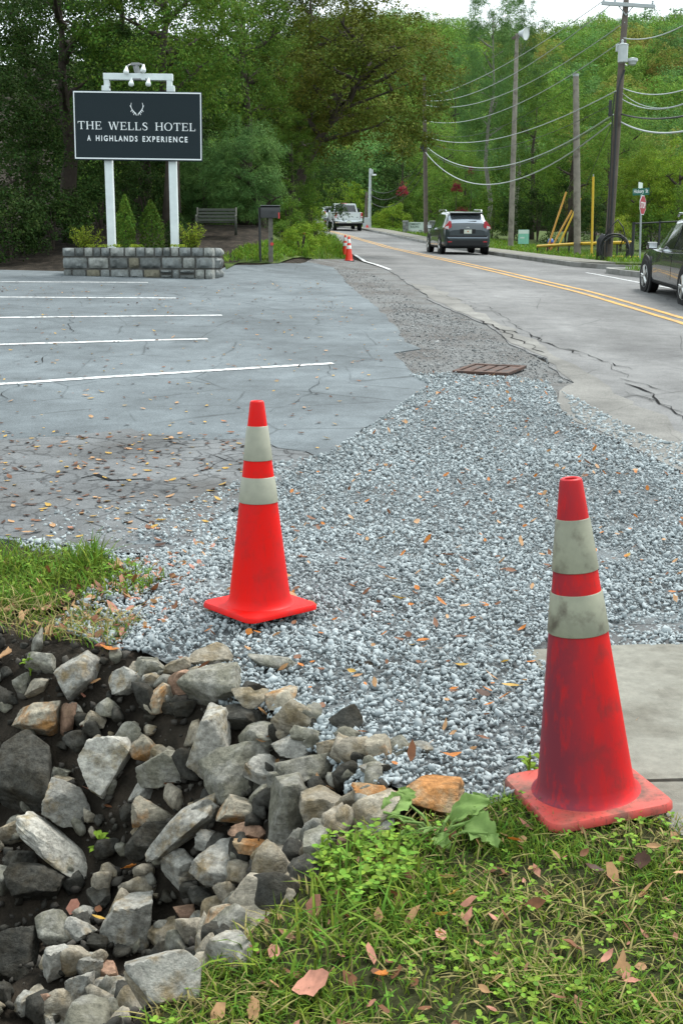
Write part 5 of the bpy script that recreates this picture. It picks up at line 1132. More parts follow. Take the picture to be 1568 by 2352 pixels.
MB().box((0, 0, (zt(500) - 0.1) / 2), (0.11, 0.11, zt(500) + 0.1), bev=0.008).build('post', M['grey_wood'], mbx)
zc, zh = zt(500), zt(472) - zt(500)
prof = [(-0.13, 0), (0.13, 0)] + [(0.13 * math.cos(a), zh - 0.13 + 0.13 * math.sin(a)) for a in np.linspace(0, math.pi, 9)]
MB().prism(prof, 0.46, Matrix(((0, 0, 1), (1, 0, 0), (0, 1, 0))), (-0.23, 0, zc)).build('box', M['black_metal'], mbx, angle=40)
MB().box((0, 0, zc + zh + 0.004), (0.475, 0.20, 0.012)).build('lid_cap', M['grey_metal'], mbx)
MB().box((0.05, -0.135, zc + 0.12), (0.10, 0.006, 0.05)).build('number_plate', M['black_metal'], mbx)
MB().box((0.20, -0.15, zc + 0.05), (0.03, 0.012, 0.14)).build('flag', M['red_refl'], mbx)
MB().tube([((598 - 622) * k1, -0.05, -0.1), ((598 - 622) * k1, -0.05, zt(476))], 0.03, 8).build('side_post', M['black_metal'], mbx)
MB().lathe([(0.04, -0.006), (0.04, 0.006)], 14, (0.03, -0.066, zt(560)), Matrix.Rotation(R(90), 3, 'X')).build('reflector', M['red_refl'], mbx)
MB().lathe([(0.03, -0.006), (0.03, 0.006)], 14, (0.03, -0.066, zt(548)), Matrix.Rotation(R(90), 3, 'X')).build('reflector', M['black_metal'], mbx)
mk = at(688, 582); mr = empty('marker_stake', mk); tag(mr, 'thin marker stake with a small red top on the verge slope', 'stake')
MB().tube([(0, 0, -0.05), (0.12, 0, 0.5)], 0.008, 5).build('stake', M['grey_metal'], mr); MB().lathe([(0.001, -0.04), (0.04, 0), (0.001, 0.04)], 10, (0.12, 0, 0.52), cap=False).build('marker_top', M['red_refl'], mr)

# ------------------------------------------------------------------ utility poles, wires, street furniture across the road
M['pole'] = pm('weathered_pole', (0.235, 0.215, 0.18), 0.85, 0.2, var=(3, 0.3), col2=(0.12, 0.105, 0.085), mix=(4, 0.5, 0.7), bump=(30, 0.4, 0.01))
M['pole_dark'] = pm('creosote_pole', (0.12, 0.10, 0.085), 0.85, 0.2, var=(3, 0.3), bump=(30, 0.4, 0.01))
M['can'] = pm('pale_grey_enamel', (0.42, 0.46, 0.46), 0.4, 0.5, var=(5, 0.1))
M['wire'] = pm('aluminium_wire', (0.42, 0.46, 0.46), 0.45, 0.5, metal=0.3)
M['wire_dark'] = pm('black_cable', (0.02, 0.021, 0.022), 0.5, 0.4)
M['yellow_plastic'] = pm('yellow_plastic', (0.62, 0.40, 0.03), 0.5, 0.4, var=(6, 0.12))
M['orange_plastic'] = pm('faded_orange_plastic', (0.58, 0.30, 0.06), 0.5, 0.4, var=(6, 0.12))
M['galv'] = pm('galvanised_steel', (0.33, 0.36, 0.36), 0.5, 0.5, metal=0.4)
P1, P2, P3, P4, P5 = (pt(1172, 572, 60), pt(1326, 592, 46.5), pt(1394, 603, 40.5), pt(978, 541, 82), pt(848, 527, 99))
def pole(base, topuv, r0, r1, mat, label, name='utility_pole', n=12):
    root = empty(name, (base.x, base.y, Gz(base.x, base.y))); tag(root, label, 'pole')
    t = pt(*topuv, base.y) - root.location
    MB().tube([(0, 0, -0.3), t * 0.35, t * 0.7, t], [r0, r0 * .9 + r1 * .1, (r0 + r1) / 2, r1], n).build('shaft', mat, root, angle=40)
    return root, t
# lamp pole
r1_, t1 = pole(P1, (1187, 76), 0.135, 0.085, M['pole'], 'tall pale wooden pole with a floodlight at its top')
f1 = lambda u, v, root, Y: pt(u, v, Y) - root.location
MB().box(t1 + Vector((-0.05, 0, -0.12)), (0.40, 0.10, 0.12), Matrix.Rotation(R(-35), 3, 'Y'), bev=0.01).build('bracket', M['pole_dark'], r1_)
MB().tube([t1 + Vector((0.05, -0.12, -0.25)), t1 + Vector((0.2, -0.2, 0.0)), t1 + Vector((0.32, -0.24, 0.1))], 0.03, 8).build('arm', M['grey_metal'], r1_)
q = f1(1204, 76, r1_, 59.7); Mq = Vector((0.75, -0.6, -0.15)).to_track_quat('Z', 'Y').to_matrix()
fl = MB().lathe([(0.03, -0.30), (0.10, -0.28), (0.14, -0.15), (0.20, -0.05), (0.29, 0.08), (0.30, 0.10), (0.28, 0.10)], 18, q, Mq, cap=False).build('floodlight', M['can'], r1_, angle=50)
MB().lathe([(0.28, 0.085), (0.20, 0.07), (0.001, 0.06)], 18, q, Mq, cap=False).build('lens', M['lampglass'], fl)
# plain stub pole
r2_, t2 = pole(P2, (1322, 168), 0.135, 0.105, M['pole'], 'shorter bare wooden stub pole beside the yellow rail fence')
MB().tube([t2 + Vector((0, 0, -0.1)), t2 + Vector((0, 0, -0.02))], 0.112, 12).build('top_band', M['galv'], r2_)
# main pole with crossarm and transformer
r3_, t3 = pole(P3, (1438, -8), 0.14, 0.09, M['pole_dark'], 'leaning utility pole carrying a crossarm, transformer can and wires')
g3 = lambda u, v, dy=0.0: pt(u, v, 40.5 + dy) - r3_.location
ca, cb_ = g3(1381, 6, -0.16), g3(1504, 14, -0.16)
ang3 = math.atan2(cb_.z - ca.z, cb_.x - ca.x)
MB().box((ca + cb_) / 2, ((cb_ - ca).length, 0.09, 0.115), Matrix.Rotation(-ang3, 3, 'Y'), bev=0.006).build('crossarm', M['galv'], r3_)
for u in (1386, 1412, 1498): MB().lathe([(0.02, 0), (0.045, 0.03), (0.03, 0.06), (0.045, 0.09), (0.02, 0.12)], 10, g3(u, 5 + (u - 1381) * .065 - 4, -0.16)).build('insulator', M['can'], r3_)
for u in (1420, 1455): MB().tube([g3(u, 12, -0.12), g3(1437, 34, -0.12)], 0.018, 6).build('brace', M['galv'], r3_)
tc_ = g3(1430, 122, -0.34)
tr_ = MB().lathe([(0.145, -0.27), (0.155, -0.26), (0.155, 0.24), (0.165, 0.245), (0.165, 0.27), (0.10, 0.30), (0.001, 0.31)], 20, tc_).build('transformer', M['can'], r3_, angle=40)
MB().lathe([(0.03, 0), (0.05, 0.03), (0.03, 0.07), (0.045, 0.1), (0.02, 0.14)], 10, tc_ + Vector((-0.03, 0, 0.29))).build('bushing', M['can'], tr_)
MB().box(g3(1417, 109, -0.2), (0.09, 0.1, 0.24), bev=0.02).build('cutout', M['can'], r3_)
MB().tube([g3(1432, 145), g3(1440, 150, -0.1), g3(1446, 143, -0.15)], 0.02, 6).build('lamp_arm', M['galv'], r3_)
MB().lathe([(0.04, 0.14), (0.16, 0.11), (0.17, 0.03), (0.13, 0.0), (0.11, -0.07), (0.05, -0.1), (0.001, -0.1)], 18, g3(1452, 142, -0.2)).build('street_lamp', M['can'], r3_, angle=45)
MB().tube([g3(1434, 160, -0.12), g3(1424, 182, -0.14), g3(1419, 200, -0.15), g3(1414, 300, -0.17), g3(1408, 420, -0.18), g3(1400, 560, -0.2)], 0.035, 8).build('conduit', M['wire_dark'], r3_)
MB().tube([g3(1412, 210, -0.15), g3(1406, 260, -0.17), g3(1404, 330, -0.18), g3(1398, 470, -0.19), g3(1392, 580, -0.2)], 0.022, 6).build('riser_cable', M['wire_dark'], r3_)
MB().box(g3(1401, 248, -0.2), (0.10, 0.08, 0.5), bev=0.02).build('splice_case', M['wire_dark'], r3_)
MB().box(g3(1388, 545, -0.22), (0.09, 0.06, 0.2), bev=0.01).build('meter_box', M['can'], r3_)
# dark pole by the community sign
r4_, t4 = pole(P4, (974, 170), 0.15, 0.10, M['pole_dark'], 'dark wooden utility pole in front of the community sign')
MB().box(pt(969, 340, 81.8) - r4_.location, (0.28, 0.2, 0.4), bev=0.04).build('cable_box', M['wire_dark'], r4_)
MB().box(pt(970, 315, 81.8) - r4_.location, (0.2, 0.2, 0.35), bev=0.04).build('cable_box', M['wire_dark'], r4_)
# far street light
r5_, t5 = pole(P5, (850, 386), 0.13, 0.09, M['can'], 'far grey street light pole beyond the pickup', name='light_pole')
MB().tube([pt(852, 401, 98.8) - r5_.location, pt(857, 400, 98.7) - r5_.location], 0.04, 6).build('lamp_arm', M['can'], r5_)
MB().box(pt(859, 401, 98.7) - r5_.location, (0.35, 0.15, 0.12), bev=0.03).build('lamp_head', M['lampglass'], r5_)
MB().box(pt(853, 394, 98.7) - r5_.location, (0.25, 0.2, 0.35), bev=0.03).build('box', M['can'], r5_)
pp6 = pt(838, 528, 108); r6_, t6 = pole(pp6, (842, 440), 0.13, 0.10, M['pole_dark'], 'far dark leaning pole beside the far street light')
# small stepped pedestal sign at the foot of the far light
fs_ = at(848, 531); fb = empty('pedestal_sign', (fs_.x, 96.5, Gz(fs_.x, 96.5))); tag(fb, 'small pale stepped roadside sign at the foot of the far street light', 'sign')
s_ = mpp(96.5)
MB().box((0, 0, 7 * s_), (19 * s_, 0.2, 12 * s_), bev=0.02).build('base', M['can'], fb); MB().box((0, 0, 19 * s_), (13.5 * s_, 0.16, 12.5 * s_), bev=0.02).build('panel', M['can'], fb)
MB().lathe([(0.01, 0), (0.16, 0.02), (0.12, 0.15), (0.03, 0.33)], 10, (0, -0.3, 0)).build('red_bag', M['red_refl'], fb)

def wire(a, b, sag, r, mat, label):
    a, b = Vector(a), Vector(b); n = 26
    P = [a.lerp(b, i / n) - Vector((0, 0, sag * 4 * (i / n) * (1 - i / n))) for i in range(n + 1)]
    c = P[n // 2].copy()
    o = MB().tube([p - c for p in P], r, 5).build('power_line', mat, None); o.location = c
    return tag(o, label, 'wire', 'overhead wires along the road')
Y4 = 82
wire(pt(1386, 0, 40.3), pt(976, 221, Y4), 0.5, 0.016, M['wire'], 'topmost wire running from the end of the crossarm')
wire(pt(1412, 2, 40.3), pt(976, 230, Y4), 0.9, 0.016, M['wire'], 'second wire from the crossarm, just below the topmost')
wire(pt(1434, 50, 40.4), pt(976, 240, Y4), 1.0, 0.016, M['wire'], 'wire meeting the leaning pole between crossarm and transformer')
wire(pt(1437, 86, 40.4), pt(976, 276, Y4), 1.0, 0.016, M['wire'], 'wire meeting the leaning pole just above the transformer')
wire(pt(1320, 190, 46.5), pt(976, 300, Y4), 1.0, 0.009, M['wire_dark'], 'faint thin wire ending at the top of the stub pole')
wire(pt(1414, 208, 40.3), pt(976, 312, Y4), 0.9, 0.018, M['wire'], 'wire meeting the leaning pole at the blue splice')
wire(pt(1410, 236, 40.3), pt(976, 324, Y4), 1.0, 0.010, M['wire_dark'], 'thin dark cable below the wire at the blue splice')
wire(pt(1408, 262, 40.3), pt(976, 333, Y4), 1.55, 0.022, M['wire'], 'thick sagging cable, upper of the two lowest')
wire(pt(1406, 268, 40.3), pt(976, 338, Y4), 1.55, 0.014, M['wire_dark'], 'thin cable running just under the thick sagging cable')
wire(pt(1402, 282, 40.3), pt(976, 348, Y4), 2.0, 0.024, M['wire'], 'lowest sagging cable over the road edge')
for k, (v0, v1, sg, r, lab) in enumerate([(86, 10, .3, .016, 'wire rising away above the transformer'), (201, 176, .3, .016, 'upper wire leaving the leaning pole below the lamp'), (212, 196, .5, .010, 'thin second wire leaving the leaning pole below the lamp'), (226, 202, .4, .016, 'third wire leaving the leaning pole below the lamp'), (261, 247, .2, .026, 'dark thick cable leaving the leaning pole'), (279, 280, .3, .026, 'lowest cable leaving the leaning pole')]):
    wire(pt(1430 - k, v0, 40.5), pt(1640, v1, 31), sg, r, M['wire_dark'] if k == 4 else M['wire'], lab)
for k, (v0, v1, lab) in enumerate([(432, 352, 'upper'), (446, 372, 'middle'), (462, 392, 'lower')]):
    wire(pt(850, v0, 99), pt(976, v1, Y4), 1.2, 0.022, M['wire_dark'], f'{lab} of three far cables sagging between dark pole and far light')
# guy wires with yellow covers
def guy(ua, va, ub, vb, Y, mat, label, anchor=None):
    b = at(ub, vb) if Y is None else pt(ub, vb, Y); b.z = Gz(b.x, b.y) if Y is None else b.z
    t = pt(ua, va, b.y - 0.1); o = empty('guy_wire_cover', b); tag(o, label, 'guy cover')
    MB().tube([(0, 0, -0.05), (t - b) * 0.5, t - b], 0.042, 10).build('cover', mat, o, angle=40)
    if anchor is not None: MB().tube([t - b, Vector(anchor) - b], 0.012, 5).build('cable', M['wire_dark'], o)
    else: MB().tube([t - b, (t - b) * 1.03], 0.02, 6).build('clamp', M['galv'], o)
    return o
guy(1300, 440, 1252, 582, None, M['orange_plastic'], 'longest leaning yellow guy cover beside the hydrant', pt(1321, 400, 46.5))
guy(1313, 482, 1257, 584, None, M['orange_plastic'], 'shortest of the leaning yellow guy covers', pt(1322, 458, 46.5))
guy(1333, 454, 1273, 583, None, M['yellow_plastic'], 'leaning yellow guy cover ending at the stub pole', pt(1404, 285, 40.5))
guy(1362, 405, 1358, 596, None, M['yellow_plastic'], 'upright tall yellow guy cover between stub and leaning poles')
# hydrant
M['hyd_red'] = pm('hydrant_red', (0.30, 0.035, 0.03), 0.5, 0.4, var=(8, 0.2)); M['hyd_blue'] = pm('hydrant_blue', (0.05, 0.13, 0.42), 0.45, 0.4)
hp = at(1263, 582); hy = empty('fire_hydrant', hp); tag(hy, 'dark red fire hydrant with a blue cap beside the guy wires', 'hydrant')
MB().lathe([(0.15, 0), (0.15, 0.04), (0.11, 0.05), (0.105, 0.42), (0.14, 0.43), (0.14, 0.46), (0.11, 0.47)], 18).build('barrel', M['hyd_red'], hy, angle=40)
MB().lathe([(0.13, 0.47), (0.14, 0.50), (0.12, 0.58), (0.07, 0.64), (0.03, 0.65), (0.03, 0.70), (0.001, 0.70)], 18).build('bonnet', M['hyd_blue'], hy, angle=40)
for a in (0, 90, 180): MB().lathe([(0.06, 0.08), (0.06, 0.17), (0.072, 0.17), (0.072, 0.21), (0.001, 0.215)], 12, (0, 0, 0.33), Matrix.Rotation(R(a), 3, 'Z') @ Matrix.Rotation(R(90), 3, 'X')).build('nozzle_cap', M['hyd_red'], hy, angle=40)
# rail fence with yellow cap
fa, fb_ = pt(1234, 565, 50), pt(1448, 556, 43)
fen = empty('rail_fence', (fa.x, fa.y, Gz(fa.x, fa.y))); tag(fen, 'low black fence capped with a yellow rail beside the playing field', 'fence')
FO = fen.location.copy()
def fl_(t, dz): 
    p = fa.lerp(fb_, t); return p + Vector((0, 0, dz)) - FO
MB().tube([fl_(0, 0), fl_(.5, 0.03), fl_(1, 0)], 0.055, 8).build('top_rail', M['yellow_plastic'], fen, True)
MB().tube([fl_(.33, -0.42), fl_(.7, -0.46), fl_(1.08, -0.52)], 0.04, 8).build('low_rail', M['yellow_plastic'], fen, True)
for k in range(9):
    p = fl_(k / 8, 0); zg = Gz(p.x + FO.x, p.y + FO.y) - FO.z
    MB().tube([(p.x, p.y + .02, min(zg, p.z - .6) - 0.1), (p.x, p.y + .02, p.z + 0.01)], 0.033, 8).build('post', M['black_metal'], fen)
mbm = MB()
for k in range(80):
    t = k / 80
    for d in (1, -1):
        a = fl_(max(0, min(1, t)), -0.02); b = fl_(max(0, min(1, t + d * 0.05)), -0.62); mbm.tube([a + Vector((0, 0.05, 0)), b + Vector((0, 0.05, 0))], 0.004, 3, cap=False)
o = mbm.build('wire_mesh', M['black_metal'], fen)
# taller chain-link fence
ta, tb_ = pt(1451, 600, 40.8), pt(1640, 600, 37.5)
cf = empty('chain_fence', (ta.x, ta.y, Gz(ta.x, ta.y))); tag(cf, 'tall black chain-link fence beside the stop sign', 'fence'); CO = cf.location.copy()
hh = pt(1451, 511, 40.8).z - CO.z
for k in range(4):
    p = ta.lerp(tb_, k / 3) - CO; p.z = Gz(p.x + CO.x, p.y + CO.y) - CO.z
    MB().tube([p - Vector((0, 0, .1)), Vector((p.x, p.y, hh + 0.02))], 0.05 if k == 0 else 0.035, 8).build('post', M['black_metal'], cf)
e_ = tb_ - CO
MB().tube([(0, 0, hh - 0.03), (e_.x, e_.y, hh - 0.03)], 0.025, 6).build('top_rail', M['black_metal'], cf); MB().tube([(0, 0, 0.12), (e_.x, e_.y, 0.10)], 0.02, 6).build('bottom_rail', M['black_metal'], cf)
mbm = MB(); L_ = math.hypot(e_.x, e_.y); nn = int(L_ / 0.12)
for k in range(nn + 12):
    for d in (1, -1):
        x0 = k * 0.12; x1 = x0 + d * 1.2; 
        z0_, z1_ = 0.12, hh - 0.04
        if x0 > L_ or x1 < 0 or x1 > L_ or x0 < 0: continue
        mbm.tube([(e_.x * x0 / L_, e_.y * x0 / L_ + .03, z0_), (e_.x * x1 / L_, e_.y * x1 / L_ + .03, z1_)], 0.003, 3, cap=False)
mbm.build('wire_mesh', M['black_metal'], cf)
# coil of cable hung on the leaning pole
cc = pt(1408, 573, 40.1); co_ = empty('cable_coil', (cc.x, cc.y, Gz(cc.x, cc.y))); tag(co_, 'loose coil of thick black cable hanging at the leaning pole', 'cable'); zc = cc.z - co_.location.z
for k in range(6):
    rr = 0.47 + 0.03 * math.sin(k * 2.1); ph = k * 0.3
    P = [(rr * math.cos(a) + 0.04 * math.sin(k * 3), -0.04 * k + 0.03 * math.sin(a * 2 + k), zc + rr * 1.02 * math.sin(a) + 0.03 * math.cos(k * 2)) for a in np.linspace(ph, ph + 6.2, 30)]
    MB().tube(P, 0.020, 6).build('loop', M['wire_dark'], co_, True)
P = [(-0.35, 0, zc + 0.35), (-0.1, 0, zc + 0.75), (0.1, 0, zc + 0.95), (0.28, 0, zc + 0.72), (0.36, 0, zc + 0.45), (0.2, 0, zc + 0.1)]
MB().tube(P, 0.02, 6).build('loop', M['wire_dark'], co_, True)
MB().tube([(-0.40, 0.1, -0.05), (-0.42, 0.05, zc + 0.3), (-0.3, 0, zc + 0.45)], 0.13, 8).build('conduit_stub', M['wire_dark'], co_, True)
# yard sign
ys_ = at(1201, 577); yd = empty('yard_sign', (ys_.x, ys_.y, ys_.z)); tag(yd, 'small pale green and white yard sign beside the lamp pole', 'sign'); s_ = mpp(ys_.y)
M['mint'] = pm('mint_sign', (0.20, 0.48, 0.36), 0.5, 0.3, var=(7, 0.15)); M['sign_pale'] = pm('pale_sign', (0.55, 0.64, 0.58), 0.5, 0.3, var=(4, 0.1))
MB().box((0, 0, 32 * s_), (24 * s_, 0.02, 31 * s_), bev=0.004).build('panel', M['mint'], yd); MB().box((0, -0.013, 43 * s_), (23 * s_, 0.006, 8 * s_)).build('header', M['sign_pale'], yd)
MB().box((-3 * s_, -0.013, 30 * s_), (9 * s_, 0.005, 3 * s_)).build('faded_print', M['sign_pale'], yd)
for x in (-5, 5): MB().tube([(x * s_, 0, -0.05), (x * s_, 0, 18 * s_)], 0.008, 5).build('leg', M['galv'], yd)
# stop sign with street name
M['stop_red'] = pm('stop_red', (0.36, 0.018, 0.030), 0.45, 0.4, var=(5, 0.1)); M['street_green'] = pm('street_green', (0.012, 0.12, 0.075), 0.45, 0.4)
sp = pt(1469, 598, 39.5); stp = empty('stop_sign', (sp.x, sp.y, Gz(sp.x, sp.y))); tag(stp, 'red octagonal STOP sign with green street name plate, seen nearly edge-on', 'sign')
s3 = lambda u, v: pt(u, v, 39.5) - stp.location
MB().tube([(0, 0, -0.2), s3(1472.5, 446)], 0.032, 8).build('post', M['galv'], stp)
sc_ = s3(1472.5, 470.5)
RS = Matrix.Rotation(R(58), 3, 'Z')      # the face turned toward the side street
def octa(r): return [(r * math.cos(R(22.5 + 45 * k)), r * math.sin(R(22.5 + 45 * k))) for k in range(8)]
MX = RS @ Matrix.Rotation(R(90), 3, 'X')
plate = MB().prism(octa(0.325), 0.006, MX, sc_ + RS @ Vector((0, -0.040, 0))).build('plate', M['sign_white'], stp)
MB().prism(octa(0.30), 0.003, MX, sc_ + RS @ Vector((0, -0.047, 0))).build('red_face', M['stop_red'], plate)
text('STOP', 0.27, plate, sc_ + RS @ Vector((0, -0.054, 0)), M['sign_white'], (math.pi / 2, 0, R(58)), width=0.46, bold=0.004)
nc = s3(1471.5, 439.5)
RN = Matrix.Rotation(R(-10), 3, 'Z')
np_ = MB().box(nc, (0.52, 0.012, 0.215), RN @ Matrix.Rotation(R(-2), 3, 'Y'), bev=0.003).build('name_plate', M['street_green'], stp)
text('Hickory  St', 0.16, np_, nc + RN @ Vector((0, -0.012, 0)), M['sign_white'], (math.pi / 2, R(-2), R(-10)), width=0.44, bold=0.003)
MB().box(s3(1470.5, 425.5), (0.5, 0.012, 0.19), Matrix.Rotation(R(62), 3, 'Z'), bev=0.003).build('cross_plate', M['sign_pale'], stp)
# community building sign
cb0 = pt(961, 540, 85); zg = pt(961, 541, 85).z; cm = empty('community_sign', (cb0.x, 85, zg)); tag(cm, 'white community building sign between two stone pillars', 'sign'); s_ = mpp(84)
for u in (931, 991.5):
    x = (u - 961) * s_
    pl_ = MB().box((x, 0, 15 * s_), (12 * s_, 0.4, 30 * s_), bev=0.02).build('pillar', M['mortar'], cm)
    for r_ in range(4):
        for c_ in range(2):
            MB().box((x + (c_ - .5) * 6 * s_, -0.2, (4 + 7.2 * r_) * s_), (5.5 * s_, 0.06, 6.6 * s_), bev=0.015).build('stone', SM[(r_ + c_) % 2], pl_)
    MB().box((x, 0, 31.5 * s_), (14 * s_, 0.48, 4 * s_), bev=0.03).build('cap', SM[1], cm)
bd = MB().box((0, 0.02, 15.5 * s_), (49 * s_, 0.12, 29 * s_), bev=0.01).build('board', M['sign_pale'], cm)
M['sign_green'] = pm('dark_lettering', (0.06, 0.10, 0.07), 0.6, 0.3); M['white_board'] = pm('white_board', (0.62, 0.66, 0.62), 0.5, 0.3)
MB().box((0, -0.045, 7.8 * s_), (46 * s_, 0.02, 12.5 * s_)).build('letter_board', M['white_board'], bd)
text('COMMUNITY', 0.19, bd, (-9 * s_, -0.045, 25.8 * s_), M['sign_green'], width=26 * s_, bold=0.004); text('BUILDING', 0.19, bd, (-9 * s_, -0.045, 20 * s_), M['sign_green'], width=19 * s_, bold=0.004)
for k, (w, z) in enumerate(((8, 12), (16, 8.6), (18, 5.6))): MB().box((4 * s_, -0.057, z * s_), (w * s_, 0.004, 1.4 * s_)).build('faded_print', M['sign_green'], bd)

# ------------------------------------------------------------------ vehicles
M['car_grey'] = pm('dark_grey_car_paint', (0.040, 0.054, 0.062), 0.28, 0.5, metal=0.35, coat=1.0)
M['bumper_sheen'] = pm('blue_grey_sheen', (0.10, 0.125, 0.15), 0.25, 0.5, metal=0.5, coat=1.0)  # lighter blue-grey paints a sky reflection into the bumper colour
M['car_black'] = pm('black_car_paint', (0.034, 0.040, 0.044), 0.25, 0.5, metal=0.3, coat=1.0)
M['car_white'] = pm('white_car_paint', (0.62, 0.66, 0.66), 0.3, 0.5, coat=0.8)
M['car_red'] = pm('red_car_paint', (0.40, 0.03, 0.03), 0.3, 0.5, coat=0.8)
M['trim'] = pm('black_plastic_trim', (0.018, 0.019, 0.020), 0.6, 0.3)
M['glass'] = pm('car_glass', (0.010, 0.014, 0.016), 0.06, 0.8, coat=0.3)
M['rear_glass'] = pm('reflective_rear_glass', (0.30, 0.34, 0.38), 0.10, 0.6, metal=0.75)
M['chrome'] = pm('chrome', (0.62, 0.65, 0.66), 0.15, 0.5, metal=1.0)
M['alloy'] = pm('silver_alloy', (0.50, 0.51, 0.50), 0.3, 0.5, metal=0.7)
M['tyre'] = pm('tyre_rubber', (0.013, 0.013, 0.014), 0.75, 0.3)
M['tail_red'] = pm('red_tail_light', (0.45, 0.015, 0.03), 0.15, 0.6, coat=0.6)
M['tail_clear'] = pm('clear_tail_light', (0.65, 0.60, 0.62), 0.15, 0.6, coat=0.6)
M['plate_white'] = pm('number_plate', (0.60, 0.64, 0.55), 0.5, 0.3)
M['plate_orange'] = pm('plate_orange', (0.55, 0.16, 0.04), 0.5, 0.3)
class Loft:
    """a car shell: stations along +Y (front), each a half section"""
    KEYS = [0, .10, .16, .24, .42, .60, .64, .88, .94, 1.0]
    def __init__(s, st): s.st = st; s.ys = [q[0] for q in st]
    def par(s, y):
        return [float(np.interp(y, s.ys, [q[k] for q in s.st])) for k in range(1, 7)]
    def half(s, y, t):
        zb, zbelt, ztop, wb, wbelt, wtop = s.par(y)
        roof = max(ztop - zbelt, 0.0); ed = min(0.07, roof * 0.25 + 0.012)
        pts = [(0, zb), (wb * .88, zb), (wb * .97, zb + 0.05), (wb, zb + 0.16), ((wb + wbelt) / 2 + 0.012, zb + (zbelt - zb) * .62), (wbelt, zbelt - 0.02), (wbelt - 0.012, zbelt), (wtop, ztop - ed), (wtop * .90, ztop - ed * .3), (0, ztop)]
        x = float(np.interp(t, s.KEYS, [p[0] for p in pts])); z = float(np.interp(t, s.KEYS, [p[1] for p in pts]))
        return x, z
    def P(s, y, t, sg, off=0.0):
        x, z = s.half(y, t)
        if off:
            e = 0.01; x1, z1 = s.half(y, min(1, t + e)); x0, z0 = s.half(y, max(0, t - e)); a = Vector((sg * x1, y, z1)) - Vector((sg * x0, y, z0))
            xa, za = s.half(y + .03, t); xb, zb_ = s.half(y - .03, t); b = Vector((sg * xa, y + .03, za)) - Vector((sg * xb, y - .03, zb_))
            n = a.cross(b); 
            if n.length > 1e-9:
                n.normalize()
                if n.x * sg < 0 and abs(n.x) > 0.3: n = -n
                elif abs(n.x) <= 0.3 and n.z < 0: n = -n
                return Vector((sg * x, y, z)) + n * off
        return Vector((sg * x, y, z))
    def body(s, ny=70):
        ys = np.linspace(s.ys[0], s.ys[-1], ny); ts = [0, .05, .10, .13, .16, .20, .24, .30, .36, .42, .48, .54, .60, .62, .64, .70, .76, .82, .88, .91, .94, .97, 1.0]
        ring = [(t, 1) for t in ts] + [(t, -1) for t in ts[-2:0:-1]]; m = len(ring); vs = []
        for y in ys: vs += [tuple(s.P(y, t, sg)) for t, sg in ring]
        fs = [(i * m + k, i * m + (k + 1) % m, (i + 1) * m + (k + 1) % m, (i + 1) * m + k) for i in range(ny - 1) for k in range(m)]
        fs += [tuple(range(m)), tuple((ny - 1) * m + k for k in range(m - 1, -1, -1))]
        mb = MB(); mb.add(vs, fs); return mb
    def patch(s, ya, yb, ta, tb, sg, off=0.008, n=8, m=5, skew=(0, 0)):
        """a panel lying on the shell; skew moves the upper corners along the car"""
        vs = []
        for i in range(n + 1):
            for j in range(m + 1):
                q = j / m; y = ya + skew[0] * q + (yb + skew[1] * q - ya - skew[0] * q) * i / n
                vs.append(tuple(s.P(y, ta + (tb - ta) * q, sg, off)))
        fs = [(i * (m + 1) + j, (i + 1) * (m + 1) + j, (i + 1) * (m + 1) + j + 1, i * (m + 1) + j + 1) for i in range(n) for j in range(m)]
        mb = MB(); mb.add(vs, fs); return mb
def wheel(parent, x, y, r, w, sg, rimmat):
    Mr = Matrix.Rotation(R(90) * sg, 3, 'Y')
    wh = MB().lathe([(r * .62, -w / 2), (r * .93, -w / 2), (r, -w / 2 + .03), (r, w / 2 - .03), (r * .93, w / 2), (r * .66, w / 2)], 28, (x, y, r), Mr).build('wheel', M['tyre'], parent, angle=35)
    MB().lathe([(r * .66, w / 2 - 0.03), (r * .69, w / 2 - .004), (r * .66, w / 2 + 0.004), (r * .60, w / 2 - .02)], 28, (x, y, r), Mr, cap=False).build('rim', rimmat, wh, angle=40)
    MB().lathe([(r * .64, w / 2 - 0.05), (r * .1, w / 2 - 0.05)], 20, (x, y, r), Mr).build('brake_disc', M['trim'], wh)
    mb = MB()
    for k in range(5):
        a = 2 * math.pi * k / 5 + .3
        for d in (-.13, .13):
            p0 = Vector((r * .12 * math.cos(a + d), r * .12 * math.sin(a + d), w / 2 - .012)); p1 = Vector((r * .63 * math.cos(a + d * .75), r * .63 * math.sin(a + d * .75), w / 2 - .006))
            mb.tube([Mr @ p0 + Vector((x, y, r)), Mr @ p1 + Vector((x, y, r))], [0.034, 0.026], 5)
    mb.lathe([(r * .17, w / 2 - 0.03), (r * .17, w / 2), (r * .1, w / 2 + .006), (.001, w / 2 + .006)], 14, (x, y, r), Mr)
    mb.build('spokes', rimmat, wh)
def arch(parent, x, y, r, sg, mat):
    Mr = Matrix.Rotation(R(90) * sg, 3, 'Y')
    MB().lathe([(.001, 0), (r, 0), (r + .05, 0.004), (r + .05, -0.03)], 28, (x, y, r * .9), Mr, cap=False).build('wheel_arch', mat, parent)
